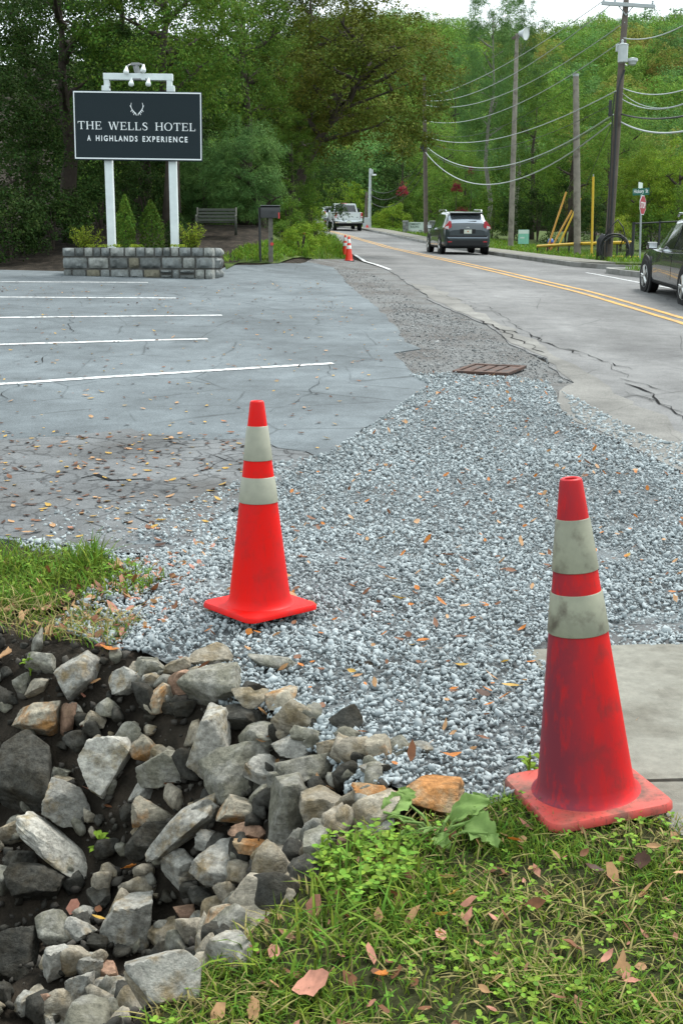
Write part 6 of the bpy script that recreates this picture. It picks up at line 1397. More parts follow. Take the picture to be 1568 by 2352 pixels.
def suv(name, loc, yaw, paint, label, tilt=0.0, detail=True):
    root = empty(name, loc, yaw); root.rotation_euler = (tilt, 0, yaw); tag(root, label, 'car')
    L = Loft([(-2.36, .42, .92, .96, .72, .70, .60), (-2.33, .33, 1.04, 1.08, .86, .82, .66), (-2.27, .30, 1.07, 1.16, .91, .88, .72), (-2.10, .28, 1.07, 1.34, .94, .91, .74), (-1.85, .27, 1.06, 1.57, .955, .925, .70), (-1.70, .26, 1.05, 1.63, .955, .93, .69), (-1.2, .24, 1.01, 1.67, .955, .935, .70), (-.3, .23, .97, 1.69, .955, .94, .71),
              (.35, .23, .95, 1.64, .955, .94, .69), (.75, .23, .95, 1.45, .955, .93, .70), (1.25, .23, .97, 1.06, .955, .90, .76), (1.6, .24, .95, 1.02, .95, .88, .72), (2.05, .27, .88, .93, .93, .84, .64), (2.32, .32, .76, .80, .86, .74, .5), (2.42, .40, .62, .66, .72, .60, .40)])
    b = L.body().build('body', paint, root, angle=38)
    for sg in (-1, 1):
        L.patch(-1.55, -.45, .665, .86, sg, skew=(.12, .0)).build('side_window', M['glass'], root, True)
        L.patch(-.37, .62, .665, .86, sg, skew=(.0, -.28)).build('side_window', M['glass'], root, True)
        L.patch(-2.2, 2.1, .115, .20, sg, .006, 20).build('sill_trim', M['trim'], root, True)
        L.patch(-1.62, .70, .642, .658, sg, .012, 16, 2).build('chrome_strip', M['chrome'], root, True)
        d = L.patch(-.44, .55, .26, .60, sg, .004); dr = d.build('door', paint, root, True); L.patch(-.34, -.12, .545, .565, sg, .03, 4, 2).build('handle', M['chrome'], dr, True)
        d = L.patch(-1.30, -.47, .26, .60, sg, .004); dr = d.build('door', paint, root, True); L.patch(-1.24, -1.02, .555, .575, sg, .03, 4, 2).build('handle', M['chrome'], dr, True)
        mr_ = MB().box((sg * 1.06, .62, 1.06), (.20, .13, .15), bev=.04).build('mirror', paint, root, angle=50); MB().box((sg * 1.06, .55, 1.06), (.15, .01, .10), bev=.003).build('mirror_glass', M['chrome'], mr_)
        MB().tube([(sg * .70, -1.45, 1.66), (sg * .72, -1.35, 1.72), (sg * .72, .1, 1.74), (sg * .70, .25, 1.68)], .022, 6).build('roof_rail', M['chrome'], root)
        for y in (-1.42, 1.42):
            arch(root, sg * .962, y, .40, sg, M['trim']); wheel(root, sg * .865, y, .365, .235, sg, M['alloy'])
        # boomerang tail lights wrapping the corner
        x = sg * .74
        tl = MB().prism([(0, -.02), (.22, .02), (.19, .12), (.02, .33), (-.05, .30), (-.08, .12)] if sg > 0 else [(0, -.02), (.08, .12), (.05, .30), (-.02, .33), (-.19, .12), (-.22, .02)][::1], .10, Matrix.Rotation(R(90), 3, 'X'), (x - sg * .03, -2.22, .98)).build('tail_light', M['tail_red'], root)
        MB().prism([(.04, .0), (.20, .035), (.17, .10), (.05, .13)] if sg > 0 else [(-.04, .0), (-.05, .13), (-.17, .10), (-.20, .035)], .012, Matrix.Rotation(R(90), 3, 'X'), (x - sg * .03, -2.322, .98)).build('clear_lens', M['tail_clear'], tl)
        L.patch(2.0, 2.25, .50, .60, sg, .006).build('headlight', M['tail_clear'], root, True)
        MB().box((sg * .62, -2.35, .40), (.2, .02, .05), bev=.01).build('exhaust', M['chrome'], root)
        MB().box((sg * .70, -2.37, .50), (.16, .012, .04), bev=.004).build('reflector', M['tail_red'], root)
    # rear glass, spoiler, tailgate
    for sg in (-1, 1): pass
    def topgrid(ya, yb, ta, off, n=8):
        vs = []; m = 8
        ts = list(np.linspace(ta, 1, m // 2 + 1))
        for i in range(n + 1):
            y = ya + (yb - ya) * i / n
            vs += [tuple(L.P(y, t, -1, off)) for t in ts] + [tuple(L.P(y, t, 1, off)) for t in ts[-2::-1]]
        k = 2 * len(ts) - 1
        fs = [(i * k + j, (i + 1) * k + j, (i + 1) * k + j + 1, i * k + j + 1) for i in range(n) for j in range(k - 1)]
        mb = MB(); mb.add(vs, fs); return mb
    topgrid(-2.22, -1.90, .895, .010).build('rear_window', M['rear_glass'], root, True)
    topgrid(.40, 1.18, .90, .010).build('windscreen', M['glass'], root, True)
    MB().box((0, -1.86, 1.622), (1.30, .30, .045), Matrix.Rotation(R(6), 3, 'X'), bev=.018).build('spoiler', paint, root, angle=50)
    MB().box((0, -2.02, 1.585), (1.25, .12, .05), bev=.01).build('spoiler_gap', M['trim'], root)
    MB().box((.14, -2.16, 1.275), (.46, .025, .035), Matrix.Rotation(R(-4), 3, 'Y'), bev=.01).build('rear_wiper', M['trim'], root)
    MB().box((0, -2.362, .90), (.62, .02, .17), bev=.008).build('plate_recess', M['trim'], root)
    npl = MB().box((0, -2.378, .89), (.31, .012, .155), bev=.004).build('number_plate', M['plate_white'], root); MB().lathe([(.028, 0), (.001, .003)], 12, (0, -2.386, .895), Matrix.Rotation(R(90), 3, 'X')).build('plate_emblem', M['plate_orange'], npl)
    em = MB().lathe([(.062, -.006), (.062, .01), (.046, .01), (.046, -.006)], 20, (0, -2.335, 1.04), Matrix.Rotation(R(100), 3, 'X'), cap=False).build('badge', M['chrome'], root); MB().box((0, -2.345, 1.04), (.15, .008, .018)).build('badge_bar', M['chrome'], em)
    MB().box((-.55, -2.345, .90), (.12, .006, .03)).build('model_badge', M['chrome'], root)
    MB().box((0, -2.36, .72), (1.55, .04, .035), bev=.012).build('bumper_crease', M['trim'], root)
    MB().box((0, -2.34, .64), (1.62, .10, .09), Matrix.Rotation(R(-35), 3, 'X'), bev=.03).build('bumper', M['bumper_sheen'], root, angle=50)
    MB().box((0, -2.30, .45), (1.60, .14, .26), bev=.05).build('lower_bumper', M['trim'], root)
    MB().box((0, 0, .30), (1.5, 3.9, .12)).build('underbody', M['trim'], root)
    return root
def slope_at(x, y, hx=0.0):
    return math.atan2(Gz(x, y + 2) - Gz(x, y - 2), 4.0)
def heading(y): return math.atan2(-(cl(y + 2) - cl(y - 2)), 4.0)
SX, SYY = pt(1068, 585, 48).x, 50.6
suv('suv', (SX - .10, SYY, Gz(SX, SYY)), heading(50) + R(2), M['car_grey'], 'dark grey SUV driving away uphill beside the sidewalk', slope_at(SX, SYY))
CXX, CYY = 6.72, 21.95
xo = suv('crossover', (CXX, CYY, Gz(CXX, CYY)), R(-0.5), M['car_black'], 'black crossover at the picture edge passing the street corner', slope_at(CXX, CYY)); xo.scale = (.97, .97, .86)
def pickup(loc, yaw, paint, label, tilt):
    root = empty('pickup_truck', loc, yaw); root.rotation_euler = (tilt, 0, yaw); tag(root, label, 'truck')
    W = 1.0
    MB().box((0, -1.75, .98), (2 * W, 2.2, .62), bev=.05).build('bed', paint, root, angle=40)
    MB().box((0, 1.0, .92), (2 * W - .02, 3.2, .68), bev=.07).build('body', paint, root, angle=40)
    MB().box((0, 2.35, .98), (2 * W - .12, 1.1, .48), bev=.10).build('bonnet', paint, root, angle=40)
    g = [(-.62, 1.22), (-.52, 1.88), (.85, 1.90), (1.45, 1.25)]
    def cabv(s): return [Vector((s * (.93 if z < 1.5 else .76), y, z)) for y, z in g]
    a, b = cabv(-1), cabv(1); mb = MB(); mb.add(a + b, [(3, 2, 1, 0), (4, 5, 6, 7), (0, 1, 5, 4), (1, 2, 6, 5), (2, 3, 7, 6), (3, 0, 4, 7)])
    mb.build('cab', paint, root)
    MB().prism([(-.80, 0), (.80, 0), (.68, .46), (-.68, .46)], .012, Matrix.Rotation(R(90 - 8), 3, 'X'), (0, -.622, 1.32)).build('rear_window', M['glass'], root)
    for s in (-1, 1):
        mb = MB(); P = [(-.45, 1.30), (.35, 1.30), (.35, 1.80), (-.40, 1.80)]; q = [(.42, 1.30), (1.28, 1.30), (.85, 1.80), (.42, 1.80)]
        for poly in (P, q):
            MB().add([Vector((s * ((.93 - .17 * (z - 1.22) / .66) + .012), y, z)) for y, z in poly], [(0, 1, 2, 3)]).build('side_window', M['glass'], root)
        for y in (-1.75, 2.2):
            arch(root, s * 1.004, y, .44, s, M['trim']); wheel(root, s * .90, y, .40, .27, s, M['alloy'])
        tl = MB().box((s * .93, -2.855, 1.10), (.14, .03, .36), bev=.01).build('tail_light', M['tail_red'], root); MB().box((s * .93, -2.872, 1.0), (.11, .01, .08)).build('reverse_lens', M['tail_clear'], tl)
        MB().box((s * 1.16, 1.05, 1.38), (.20, .12, .30), bev=.03).build('mirror', M['trim'], root)
        MB().box((s * .80, -2.852, 1.03), (.012, .01, .50)).build('tailgate_seam', M['trim'], root)
    tg = MB().box((0, -2.856, 1.03), (1.55, .03, .52), bev=.02).build('tailgate', paint, root); MB().box((0, -2.876, 1.19), (.22, .02, .07), bev=.01).build('handle', M['trim'], tg)
    MB().box((-.55, -2.874, .95), (.18, .006, .035)).build('badge', M['trim'], tg); MB().box((.6, -2.874, .95), (.12, .006, .035)).build('badge', M['trim'], tg)
    MB().box((0, -2.94, .64), (1.98, .18, .20), bev=.04).build('rear_bumper', M['chrome'], root, angle=40)
    MB().box((0, -3.036, .64), (.34, .01, .15)).build('number_plate', M['plate_white'], root)
    MB().box((0, .3, .45), (1.4, 5.0, .2)).build('chassis', M['trim'], root)
    MB().box((0, .45, 1.905), (.5, .05, .03), bev=.01).build('cab_light', M['tail_red'], root)
    MB().box((0, -1.75, 1.292), (1.7, 1.95, .004)).build('bed_liner', M['trim'], root)
    MB().box((0, 2.91, .95), (1.4, .04, .34), bev=.02).build('grille', M['chrome'], root)
    MB().box((0, 2.95, .60), (1.96, .16, .2), bev=.04).build('front_bumper', M['chrome'], root)
    return root
tx = pt(797, 532, 88).x
pickup((tx - .2, 91, Gz(tx, 91)), heading(91) * .7, M['car_white'], 'white pickup truck driving away near the crest', slope_at(tx, 91))
o2 = pt(752, 530, 102); suv('hatchback', (o2.x, 104, Gz(o2.x, 104)), heading(104), M['car_white'], 'white car with a red tail light half hidden ahead of the pickup', slope_at(o2.x, 104))

# ------------------------------------------------------------------ trees, shrubs and the wooded hill
def leaf_mat(name, col, col2, isl=0.45, hue=0.035, tr=0.3):
    m = pm(name, col, 0.7, 0.05, island=isl, hue=hue, transl=tr, col2=col2, mix=(1.4, 0.45, 0.7), coord='Object')
    t = m.node_tree; b = t.nodes['Principled BSDF']; src = b.inputs['Base Color'].links[0].from_socket
    oi = t.nodes.new('ShaderNodeObjectInfo'); r = t.nodes.new('ShaderNodeMapRange'); r.inputs[3].default_value = 0.72; r.inputs[4].default_value = 1.32; t.links.new(oi.outputs['Random'], r.inputs[0])
    mu = t.nodes.new('ShaderNodeMix'); mu.data_type = 'RGBA'; mu.blend_type = 'MULTIPLY'; mu.inputs[0].default_value = 1; t.links.new(src, mu.inputs[6]); t.links.new(r.outputs[0], mu.inputs[7])
    for n in t.nodes:
        if n.type == 'BSDF_TRANSLUCENT': t.links.new(mu.outputs[2], n.inputs[0])
    t.links.new(mu.outputs[2], b.inputs['Base Color'])      # every tree of a kind a little lighter or darker than the next
    return m
FM = {
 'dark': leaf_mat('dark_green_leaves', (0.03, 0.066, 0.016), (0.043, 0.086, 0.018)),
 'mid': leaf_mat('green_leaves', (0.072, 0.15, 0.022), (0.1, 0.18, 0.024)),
 'bright': leaf_mat('bright_green_leaves', (0.14, 0.25, 0.024), (0.175, 0.26, 0.026)),
 'oak': leaf_mat('olive_turning_leaves', (0.098, 0.142, 0.022), (0.14, 0.14, 0.024), hue=0.035),
 'pine': leaf_mat('pine_needles', (0.068, 0.145, 0.042), (0.085, 0.155, 0.036), hue=0.02),
 'hill': leaf_mat('hillside_leaves', (0.115, 0.235, 0.04), (0.16, 0.255, 0.04)),
 'hill2': leaf_mat('blue_green_leaves', (0.092, 0.205, 0.058), (0.115, 0.225, 0.048)),
 'hill3': leaf_mat('turning_leaves', (0.17, 0.21, 0.045), (0.23, 0.17, 0.045)),
 'red': leaf_mat('red_maple_leaves', (0.26, 0.022, 0.040), (0.20, 0.03, 0.03)),
 'yellow': leaf_mat('yellow_green_leaves', (0.17, 0.235, 0.026), (0.13, 0.2, 0.026)),
}
M['bark'] = pm('bark', (0.055, 0.045, 0.036), 0.9, 0.15, var=(6, 0.35), bump=(22, 0.8, 0.02))
M['bark_pale'] = pm('pale_bark', (0.20, 0.19, 0.165), 0.9, 0.15, var=(6, 0.3), bump=(22, 0.6, 0.02))
def leafcloud(name, C, Nn, s, asp=0.55, fold=0.25):
    """C centres, Nn facing, s lengths -> folded four-cornered leaves"""
    n = len(C); Nn = Nn / (np.linalg.norm(Nn, axis=1)[:, None] + 1e-9)
    a = nr.normal(size=(n, 3)); T = a - (a * Nn).sum(1)[:, None] * Nn; T /= np.linalg.norm(T, axis=1)[:, None] + 1e-9
    B = np.cross(Nn, T); s = s[:, None]
    V = np.stack([C - T * s * .5, C - T * s * .02 + B * s * asp * .5 + Nn * s * fold * .4, C + T * s * .5 - Nn * s * .08, C - T * s * .02 - B * s * asp * .5 + Nn * s * fold * .4], 1).reshape(-1, 3)
    return np_mesh(name, V, np.arange(n * 4).reshape(n, 4))
def crown(name, seed, clumps, per, leaf, ratio=1.0, cr=0.20, inner=0.35, rough=0.28, bottom=-0.75, flat=0.62, asp=0.55):
    """a crown of unit half-width, RATIO times as tall, made of leaf clumps"""
    global nr
    keep = nr; nr = np.random.default_rng(seed)
    D = nr.normal(size=(clumps * 2, 3)); D /= np.linalg.norm(D, axis=1)[:, None]; D = D[D[:, 2] > bottom][:clumps]; clumps = len(D)
    lob = np.array([mnoise.noise(Vector(d) * 1.7 + Vector((seed, 0, 0))) + 0.5 * mnoise.noise(Vector(d) * 4 + Vector((0, seed, 0))) for d in D])
    r = (inner + (1 - inner) * nr.uniform(size=clumps) ** 0.45) * (1 + rough * lob)
    P = D * r[:, None] * np.array([1, 1, ratio])
    k = nr.uniform(0.55, 1.4, clumps) * cr
    E = nr.normal(size=(clumps, per, 3)); E /= np.linalg.norm(E, axis=2)[..., None]; E *= (nr.uniform(0.2, 1.0, (clumps, per, 1)) ** 0.55)
    E[..., 2] *= flat
    C = (P[:, None] + E * k[:, None, None])
    C[..., 2] -= 0.35 * k[:, None] * (E[..., 0] ** 2 + E[..., 1] ** 2)
    Nn = E * 0.9 + D[:, None] * 0.35 + np.array([0, 0, 0.75]) + nr.normal(0, 0.42, E.shape)
    C = C.reshape(-1, 3)
    me = leafcloud(name, C, Nn.reshape(-1, 3), leaf * nr.uniform(0.6, 1.4, len(C)), asp)
    nr = keep
    return me
def limbs(h0, h1, spread, r0, seed, n=9):
    """tapered trunk with forking limbs up into the crown; unit radius crown around z=0..."""
    r = random.Random(seed); mb = MB()
    tp = [Vector((0, 0, -0.3))]; 
    for k in range(1, 7): tp.append(Vector((r.uniform(-.06, .06) * h1 * .3, r.uniform(-.06, .06) * h1 * .3, h1 * k / 6)))
    mb.tube(tp, [r0 * 1.25] + [r0 * (1 - .14 * k) for k in range(1, 7)], 9)
    for i in range(n):
        z = h0 + (h1 - h0) * (0.1 + 0.85 * i / n); a = i * 2.4 + r.uniform(-.5, .5); base = Vector((0, 0, z)); L = spread * r.uniform(.55, .95)
        d = Vector((math.cos(a), math.sin(a), r.uniform(.25, .8))).normalized()
        P = [base]
        for k in range(1, 5): P.append(P[-1] + (d + Vector((r.uniform(-.2, .2), r.uniform(-.2, .2), r.uniform(-.12, .15)))) * L / 4)
        rr = r0 * r.uniform(.28, .45); mb.tube(P, [rr, rr * .8, rr * .6, rr * .4, rr * .15], 6, cap=False)
        for q in (2, 3):
            e = P[q] + Vector((r.uniform(-1, 1), r.uniform(-1, 1), r.uniform(0, .6))) * L * .35; mb.tube([P[q], (P[q] + e) / 2 + Vector((0, 0, .05 * L)), e], [rr * .4, rr * .28, rr * .08], 5, cap=False)
    return mb
CR = {}
SPEC = {'fine0': (40, 360, 80, 0.034, dict(cr=0.165, rough=.36)), 'fine1': (41, 360, 80, 0.034, dict(cr=0.165, rough=.36)), 'full0': (50, 320, 90, 0.036, dict(cr=0.18, bottom=-1.0, inner=0.5)), 'full1': (51, 320, 90, 0.036, dict(cr=0.18, bottom=-1.0, inner=0.5)),
        'far0': (60, 170, 40, 0.060, dict(cr=0.22, bottom=-0.8)), 'far1': (61, 170, 40, 0.060, dict(cr=0.22, bottom=-0.8)), 'far2': (62, 170, 40, 0.060, dict(cr=0.22, bottom=-0.9, rough=.35)), 'far3': (63, 170, 40, 0.060, dict(cr=0.22, bottom=-0.9, rough=.35)),
        'needle0': (80, 260, 100, 0.11, dict(cr=0.24, bottom=-0.9, asp=0.11, rough=.35)), 'needle1': (81, 260, 100, 0.10, dict(cr=0.24, bottom=-0.9, asp=0.11, rough=.4)),
        'shrub0': (70, 90, 60, 0.075, dict(cr=0.28, bottom=-0.5, rough=0.35)), 'shrub1': (71, 90, 60, 0.075, dict(cr=0.28, bottom=-0.5, rough=0.45))}
def crown_mesh(proto, ratio, mat):
    q = min((0.8, 1.2, 1.7, 2.3), key=lambda z: abs(math.log(z / ratio)))
    k0 = (proto, q)
    if k0 not in CR:
        sd_, cl_, per, lf_, kw = SPEC[proto]; CR[k0] = crown('crown', sd_, cl_, per, lf_, q, **kw)
    if not CR[k0].materials: CR[k0].materials.append(FM[mat])
    return CR[k0], q
def wear(o, mat):
    o.material_slots[0].link = 'OBJECT'; o.material_slots[0].material = FM[mat]
def tree(label, u, v, rw, rh, Y, mat, proto, trunk=0.2, ub=None, barkm='bark', name='broadleaf_tree', limb=8, group=None):
    """crown centred at photo point (u, v), half-width rw and half-height rh in photo pixels, standing at depth Y"""
    c = pt(u, v, Y); s_ = mpp(Y); cr, rz = rw * s_, rh * s_
    x = c.x if ub is None else pt(ub, v, Y).x
    g = Gz(x, Y); root = empty(name, (x, Y, g)); tag(root, label, 'tree', group)
    me, q = crown_mesh(proto, rz / cr, mat)
    o = bpy.data.objects.new('crown', me); COL.objects.link(o); o.parent = root
    o.location = (c.x - x, 0, c.z - g); o.scale = (cr, cr, rz / q); o.rotation_euler = (0, 0, rnd.uniform(0, 6.28)); wear(o, mat)
    cz = c.z - g
    if trunk:
        t = limbs(max(0.3, cz - rz * .7), max(0.8, cz + rz * .45), cr * .85, trunk, int(abs(x) * 10 + Y), limb).build('trunk', M[barkm], root, True)
        if ub is not None:      # a trunk that leans out to carry its crown
            for w in t.data.vertices:
                k = max(0.0, min(1.0, w.co.z / max(cz, .5))); w.co.x += (c.x - x) * k * k
    return root
def shrub(label, u, v, w, h, Y, mat, proto='shrub0', name='shrub', group=None, lift=0.0):
    """w, h: how wide and tall it stands in the photograph, at depth Y"""
    p = pt(u, v, Y); s_ = mpp(Y); g = Gz(p.x, Y); root = empty(name, (p.x, Y, g + lift)); tag(root, label, 'shrub', group)
    ztop = p.z + h * s_ / 2 - g - lift; rz = max(ztop / 1.55, h * s_ / 2); cr = w * s_ / 2
    me, q = crown_mesh(proto, rz / cr, mat)
    o = bpy.data.objects.new('foliage', me); COL.objects.link(o); o.parent = root; o.location = (0, 0, ztop - rz); o.scale = (cr, cr, rz / q); o.rotation_euler = (0, 0, rnd.uniform(0, 6.28)); wear(o, mat)
    mb = MB(); r = random.Random(int(u + v))
    for k in range(5): mb.tube([(0, 0, -0.1), (r.uniform(-.3, .3) * cr, r.uniform(-.3, .3) * cr, max(.1, ztop - rz) + .3 * rz)], [0.03, 0.01], 5)
    mb.build('stems', M['bark'], root); return root
def X(u, Y): return (u - CX) / F * Y
# left wood behind the sign
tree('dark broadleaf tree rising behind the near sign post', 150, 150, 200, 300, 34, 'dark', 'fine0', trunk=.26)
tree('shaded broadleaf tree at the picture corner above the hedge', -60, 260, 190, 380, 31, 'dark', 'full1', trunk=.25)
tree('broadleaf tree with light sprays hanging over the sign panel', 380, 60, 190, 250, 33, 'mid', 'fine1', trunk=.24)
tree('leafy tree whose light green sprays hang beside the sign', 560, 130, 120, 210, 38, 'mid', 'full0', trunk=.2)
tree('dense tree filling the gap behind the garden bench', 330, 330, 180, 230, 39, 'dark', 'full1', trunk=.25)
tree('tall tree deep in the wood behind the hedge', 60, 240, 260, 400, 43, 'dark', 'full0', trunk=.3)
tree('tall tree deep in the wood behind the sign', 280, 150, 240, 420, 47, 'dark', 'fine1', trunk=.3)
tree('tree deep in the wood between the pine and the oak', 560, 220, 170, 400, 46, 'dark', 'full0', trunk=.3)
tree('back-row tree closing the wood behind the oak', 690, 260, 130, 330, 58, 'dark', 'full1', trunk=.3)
# the oak over the road
tree('large olive-brown oak overhanging the road', 835, 185, 195, 215, 43, 'oak', 'fine0', trunk=.26, ub=668, limb=16)
tree('second crown of turning leaves behind the overhanging oak', 720, 120, 150, 260, 47, 'oak', 'fine1', trunk=.26, ub=660)
tree('bushy tree under the oak at the wood edge', 668, 400, 62, 150, 41, 'mid', 'full0', trunk=.12)
# white pine
tree('soft-needled white pine between the hotel sign and the mailbox', 560, 405, 95, 115, 34.6, 'pine', 'needle0', trunk=.14, name='pine_tree', ub=600)
tree('smaller soft-needled pine behind the garden bench', 470, 430, 70, 90, 36.5, 'pine', 'needle1', trunk=.12, name='pine_tree')
# understory at the left edge and by the lot
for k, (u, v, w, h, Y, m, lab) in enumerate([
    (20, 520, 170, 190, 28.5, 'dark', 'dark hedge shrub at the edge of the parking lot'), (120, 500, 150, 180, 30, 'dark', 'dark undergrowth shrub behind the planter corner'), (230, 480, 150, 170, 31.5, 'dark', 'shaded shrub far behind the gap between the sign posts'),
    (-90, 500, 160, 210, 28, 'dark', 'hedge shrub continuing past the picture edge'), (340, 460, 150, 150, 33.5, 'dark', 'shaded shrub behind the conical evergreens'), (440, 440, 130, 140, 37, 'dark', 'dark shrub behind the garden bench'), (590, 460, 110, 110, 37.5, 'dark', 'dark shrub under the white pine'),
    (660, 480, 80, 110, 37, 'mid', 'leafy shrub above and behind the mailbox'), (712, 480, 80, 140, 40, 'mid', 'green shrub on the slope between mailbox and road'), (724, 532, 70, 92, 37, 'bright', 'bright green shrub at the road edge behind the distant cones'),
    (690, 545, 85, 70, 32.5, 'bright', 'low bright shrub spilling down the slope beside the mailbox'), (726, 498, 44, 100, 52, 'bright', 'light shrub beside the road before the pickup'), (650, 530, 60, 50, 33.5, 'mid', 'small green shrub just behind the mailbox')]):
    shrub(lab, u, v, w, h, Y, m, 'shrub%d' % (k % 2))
# planter shrubs
zs = ztop - 0.12
for u, v, w, h, Y, m, lab in [(195, 541, 88, 44, 25.55, 'yellow', 'yellow-green shrub in the planter outside the nearer post'), (444, 541, 74, 46, 25.3, 'yellow', 'yellow-green shrub in the planter beyond the second post')]:
    s_ = mpp(Y); p = pt(u, v, Y); root = empty('planter_shrub', (p.x, Y, zs)); tag(root, lab, 'shrub')
    C = []; Nn = []; mb = MB(); r = np.random.default_rng(int(u))
    for k in range(26):
        a = r.uniform(0, 6.28); sp_ = r.uniform(.1, 1.0) * w * s_ / 2; hh_ = h * s_ * r.uniform(.55, 1.15) + .10
        e = Vector((math.cos(a) * sp_, math.sin(a) * sp_ * .6, hh_)); mb.tube([(0, 0, 0), e * .5 + Vector((0, 0, .04)), e], [.006, .005, .002], 4)
        for t in np.linspace(.35, 1, 12):
            for _ in range(5): C.append(np.array(e) * t + r.normal(0, .022, 3)); Nn.append(r.normal(0, 1, 3) + np.array([0, 0, .6]))
    me = leafcloud('foliage', np.array(C), np.array(Nn), r.uniform(.03, .055, len(C)), .4); mkobj('foliage', me, FM['yellow'], root); mb.build('stems', M['bark'], root)
C = []; Nn = []
for (ua, ub) in ((195, 250), (300, 322), (395, 425), (262, 272)):
    for _ in range(150):
        u = nr.uniform(ua, ub); t = (u - 142) / (490 - 142); q = WA.lerp(WB, t); C.append((q.x + nr.normal(0, .03), q.y + nr.uniform(.04, .25), ztop + nr.uniform(.0, .05))); Nn.append(nr.normal(0, 1, 3) + np.array([0, 0, 1]))
tag(mkobj('trailing_plants', leafcloud('trailing_plants', np.array(C), np.array(Nn), nr.uniform(.02, .045, len(C)), .6), FM['yellow']), 'yellow-green trailing plants along the planter top', 'plants', kind='stuff')
# conical evergreens
def cone_bush(label, u, vt, vb, w, Y, zb, mat='pine'):
    s_ = mpp(Y); p = pt(u, vb, Y); H = pt(u, vt, Y).z - zb; root = empty('conical_evergreen', (p.x, Y, zb)); tag(root, label, 'shrub')
    n = 4200; z = nr.uniform(0, 1, n) ** 1.15; prof = np.minimum(1, 2.2 * (1 - z) ** .75) * np.minimum(1, .65 + z * 2); a = nr.uniform(0, 6.28, n); rr = w * s_ / 2 * prof * nr.uniform(.72, 1.06, n) * (1 + .10 * np.sin(a * 5 + z * 20))
    C = np.stack([np.cos(a) * rr, np.sin(a) * rr, z * H], -1); Nn = np.stack([np.cos(a), np.sin(a), np.full(n, .4)], -1) + nr.normal(0, .5, (n, 3))
    mkobj('foliage', leafcloud('foliage', C, Nn, nr.uniform(.03, .07, n), .5), FM[mat], root); MB().tube([(0, 0, -.1), (0, 0, H * .85)], [.04, .01], 6).build('stem', M['bark'], root)
gb_ = Gz(X(290, 26.6), 26.6)
cone_bush('taller narrow conical evergreen behind the planter', 290, 446, 566, 42, 26.6, gb_, 'mid'); cone_bush('wider conical evergreen next to the narrow one', 349, 458, 566, 54, 26.7, gb_, 'mid'); cone_bush('rounded dark evergreen behind the second sign post', 408, 482, 566, 60, 27.4, gb_, 'dark')
# beyond the crest
for k, (u, v, rw, rh, Y, m, pr, lab) in enumerate([
    (765, 470, 42, 62, 118, 'bright', 'far0', 'bright tree rounding the bend beyond the pickup'), (808, 470, 40, 55, 124, 'bright', 'far1', 'small bright tree straight above the pickup'), (722, 440, 45, 90, 108, 'mid', 'far2', 'tree at the bend above the hidden white car'),
    (845, 420, 60, 100, 136, 'mid', 'far3', 'mid-green tree behind the far street light'), (885, 450, 60, 110, 128, 'dark', 'far0', 'dark tree filling the gap over the bend'), (925, 410, 60, 130, 122, 'dark', 'far2', 'dark tree between far light and dark pole'), (770, 380, 90, 130, 150, 'hill', 'far3', 'tall hazy tree far over the bend'), (690, 380, 90, 160, 126, 'dark', 'far1', 'tall dark tree far behind the oak'),
    (985, 430, 60, 110, 112, 'mid', 'far1', 'green tree behind the community sign pole')]):
    tree(lab, u, v, rw, rh, Y, m, pr, trunk=.2, limb=5)
for k, (u, v, w, h, Y, m, lab) in enumerate([
    (905, 500, 75, 70, 94, 'bright', 'broad light green bush beside the community sign'), (940, 480, 80, 90, 97, 'mid', 'green bush behind the community sign board'), (1010, 470, 110, 140, 92, 'mid', 'green shrub mass behind the SUV'),
    (1075, 490, 110, 130, 84, 'mid', 'leafy bush just above the SUV roof'), (1130, 500, 100, 150, 76, 'mid', 'leafy bush between SUV and lamp pole'), (1180, 500, 80, 170, 74, 'dark', 'dark shrub behind the foot of the lamp pole'), (870, 512, 40, 50, 112, 'bright', 'small bright bush by the far street light'),
    (1235, 470, 100, 210, 72, 'dark', 'dark vine-covered thicket beside the lamp pole'), (1300, 470, 110, 240, 70, 'dark', 'dark thicket behind the guy covers'), (1365, 500, 90, 170, 66, 'dark', 'dark shrub behind the stub pole'),
    (1425, 530, 60, 80, 56, 'yellow', 'yellowing shrub behind the leaning pole'), (1500, 510, 110, 130, 58, 'mid', 'green shrub behind the stop sign'), (1570, 500, 90, 170, 54, 'mid', 'green shrub above the crossover roof')]):
    shrub(lab, u, v, w, h, Y, m, 'shrub%d' % (k % 2))
for k, (u, v, w, h, Y, lab) in enumerate([(1048, 432, 26, 34, 82, 'small red maple sapling above the SUV'), (1060, 490, 40, 26, 80, 'red-leaved spray just above the SUV roof'), (1081, 392, 14, 32, 82, 'slim red maple top beside the tall pine'), (925, 440, 26, 40, 96, 'dull red shrub behind the light bush')]):
    tree(lab, u, v, w / 2, h / 2, Y, 'red', 'shrub1', trunk=.05, name='red_maple', limb=3)
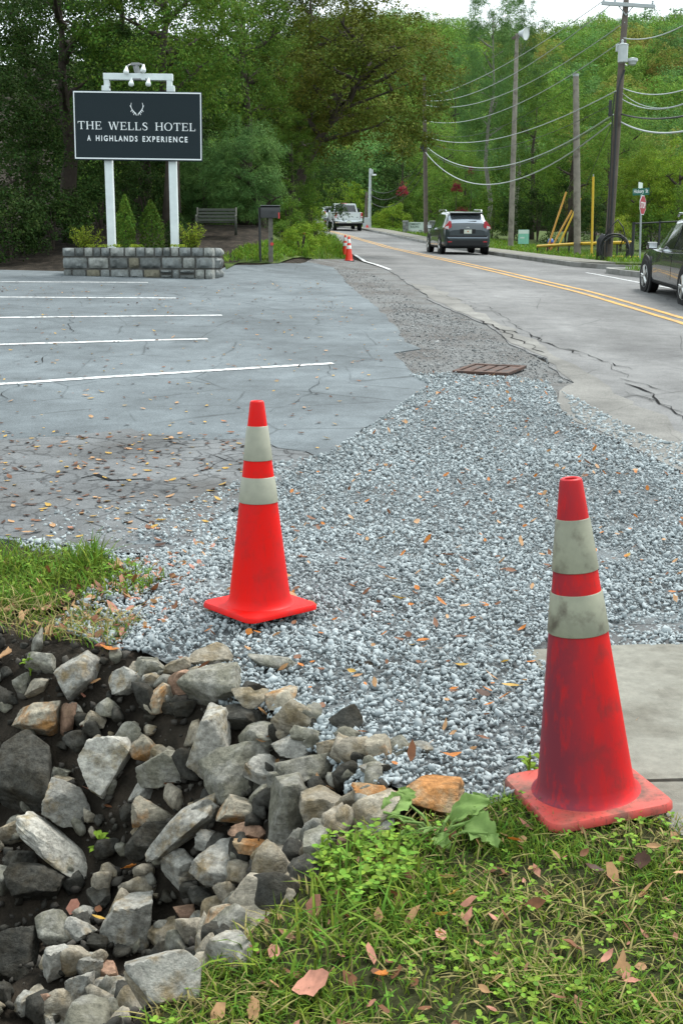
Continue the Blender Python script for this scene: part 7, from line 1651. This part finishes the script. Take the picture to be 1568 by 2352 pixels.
# tall feathery pines across the road
tree('tall feathery pine with a pale trunk behind the lamp pole', 1128, 150, 72, 250, 80, 'pine', 'needle1', trunk=.17, barkm='bark_pale', name='pine_tree', limb=12)
tree('second tall pine close beside the feathery one', 1192, 200, 60, 230, 86, 'pine', 'needle0', trunk=.16, barkm='bark_pale', name='pine_tree', limb=12)
for k, (u, v, rw, rh, Y, m, pr, lab) in enumerate([
    (1225, 330, 75, 190, 76, 'mid', 'full0', 'tall broadleaf tree between lamp pole and stub pole'), (1318, 330, 95, 160, 68, 'mid', 'fine1', 'broad leafy tree behind the stub pole'), (1395, 400, 70, 140, 74, 'mid', 'full1', 'leafy tree behind the leaning pole'),
    (1488, 440, 85, 110, 60, 'bright', 'fine1', 'light green tree behind the stop sign'), (1560, 440, 80, 120, 58, 'bright', 'full1', 'light green tree above the crossover'), (1440, 360, 80, 120, 86, 'hill', 'fine0', 'rounded tree between leaning pole and hillside'), (1640, 400, 90, 170, 66, 'mid', 'full0', 'tree past the picture edge above the crossover'),
    (1020, 400, 65, 140, 100, 'hill', 'fine1', 'light green tree where the overhead wires end'), (1068, 430, 60, 100, 96, 'mid', 'full1', 'green tree in front of the tall pine'), (1040, 250, 80, 140, 124, 'hill2', 'fine0', 'tall blue-green tree at the foot of the hill')]):
    tree(lab, u, v, rw, rh, Y, m, pr, trunk=.2, limb=6)
# the wooded hill
def Hz(x, y):
    return 4.4 + 41.5 * sstep(112, 275, y) * (0.92 + 0.05 * np.sin(x * .05) + 0.06 * np.sin(x * .11 + 1)) + 5 * sstep(150, 300, y) * np.sin(y * .04 + x * .03) * .3
hx, hy = np.meshgrid(np.arange(-160, 241, 10.0), np.arange(108, 520, 8.0)); hz = Hz(hx, hy) - 0.4
idx = np.arange(hx.size).reshape(hx.shape); FA = np.stack([idx[:-1, :-1], idx[:-1, 1:], idx[1:, 1:], idx[1:, :-1]], -1).reshape(-1, 4)
tag(mkobj('hillside', np_mesh('hillside', np.stack([hx, hy, hz], -1).reshape(-1, 3), FA, True), M['soil']), kind='structure')
protos = bpy.data.collections.new('forest_kinds')
for i, (pr, m) in enumerate((('far0', 'hill'), ('far1', 'hill'), ('far2', 'hill2'), ('far3', 'hill'), ('far0', 'hill2'), ('far2', 'mid'), ('far1', 'hill3'))):
    me = crown_mesh(pr, 1.2, m)[0]
    o = bpy.data.objects.new('hill_crown', me); protos.objects.link(o); wear(o, m)
pts = []
for y in np.arange(128, 300, 7.0):
    w0, w1 = -0.16 * y - 4, 0.33 * y + 14
    for x in np.arange(w0, w1, 7.2): pts.append((x + nr.uniform(-2.4, 2.4), y + nr.uniform(-2.4, 2.4)))
pts = np.array(pts)
fme = bpy.data.meshes.new('forest'); fme.from_pydata([(x, y, float(Hz(np.array(x), np.array(y))) + 4.0) for x, y in pts], [], [])
fo = bpy.data.objects.new('forest', fme); COL.objects.link(fo); tag(fo, 'wooded hillside rising behind the road, one mass of treetops', 'forest', kind='stuff')
ng = bpy.data.node_groups.new('forest_scatter', 'GeometryNodeTree')
ng.interface.new_socket('Geometry', in_out='INPUT', socket_type='NodeSocketGeometry'); ng.interface.new_socket('Geometry', in_out='OUTPUT', socket_type='NodeSocketGeometry')
N_ = ng.nodes; L_ = ng.links
gi, go = N_.new('NodeGroupInput'), N_.new('NodeGroupOutput'); ip = N_.new('GeometryNodeInstanceOnPoints'); ci = N_.new('GeometryNodeCollectionInfo')
ci.inputs['Collection'].default_value = protos; ci.inputs['Separate Children'].default_value = True; ci.inputs['Reset Children'].default_value = True
ip.inputs['Pick Instance'].default_value = True
rr_ = N_.new('FunctionNodeRandomValue'); rr_.data_type = 'FLOAT_VECTOR'; rr_.inputs[0].default_value = (0, 0, 0); rr_.inputs[1].default_value = (0.2, 0.2, 6.28)
rs_ = N_.new('FunctionNodeRandomValue'); rs_.data_type = 'FLOAT_VECTOR'; rs_.inputs[0].default_value = (3.6, 3.6, 3.8); rs_.inputs[1].default_value = (5.4, 5.4, 5.6); rs_.inputs['Seed'].default_value = 3
ri_ = N_.new('FunctionNodeRandomValue'); ri_.data_type = 'INT'; ri_.inputs[4].default_value = 0; ri_.inputs[5].default_value = 6; ri_.inputs['Seed'].default_value = 9
L_.new(gi.outputs[0], ip.inputs['Points']); L_.new(ci.outputs[0], ip.inputs['Instance']); L_.new(rr_.outputs[0], ip.inputs['Rotation']); L_.new(rs_.outputs[0], ip.inputs['Scale']); L_.new(ri_.outputs[2], ip.inputs['Instance Index']); L_.new(ip.outputs[0], go.inputs[0])
md = fo.modifiers.new('scatter', 'NODES'); md.node_group = ng
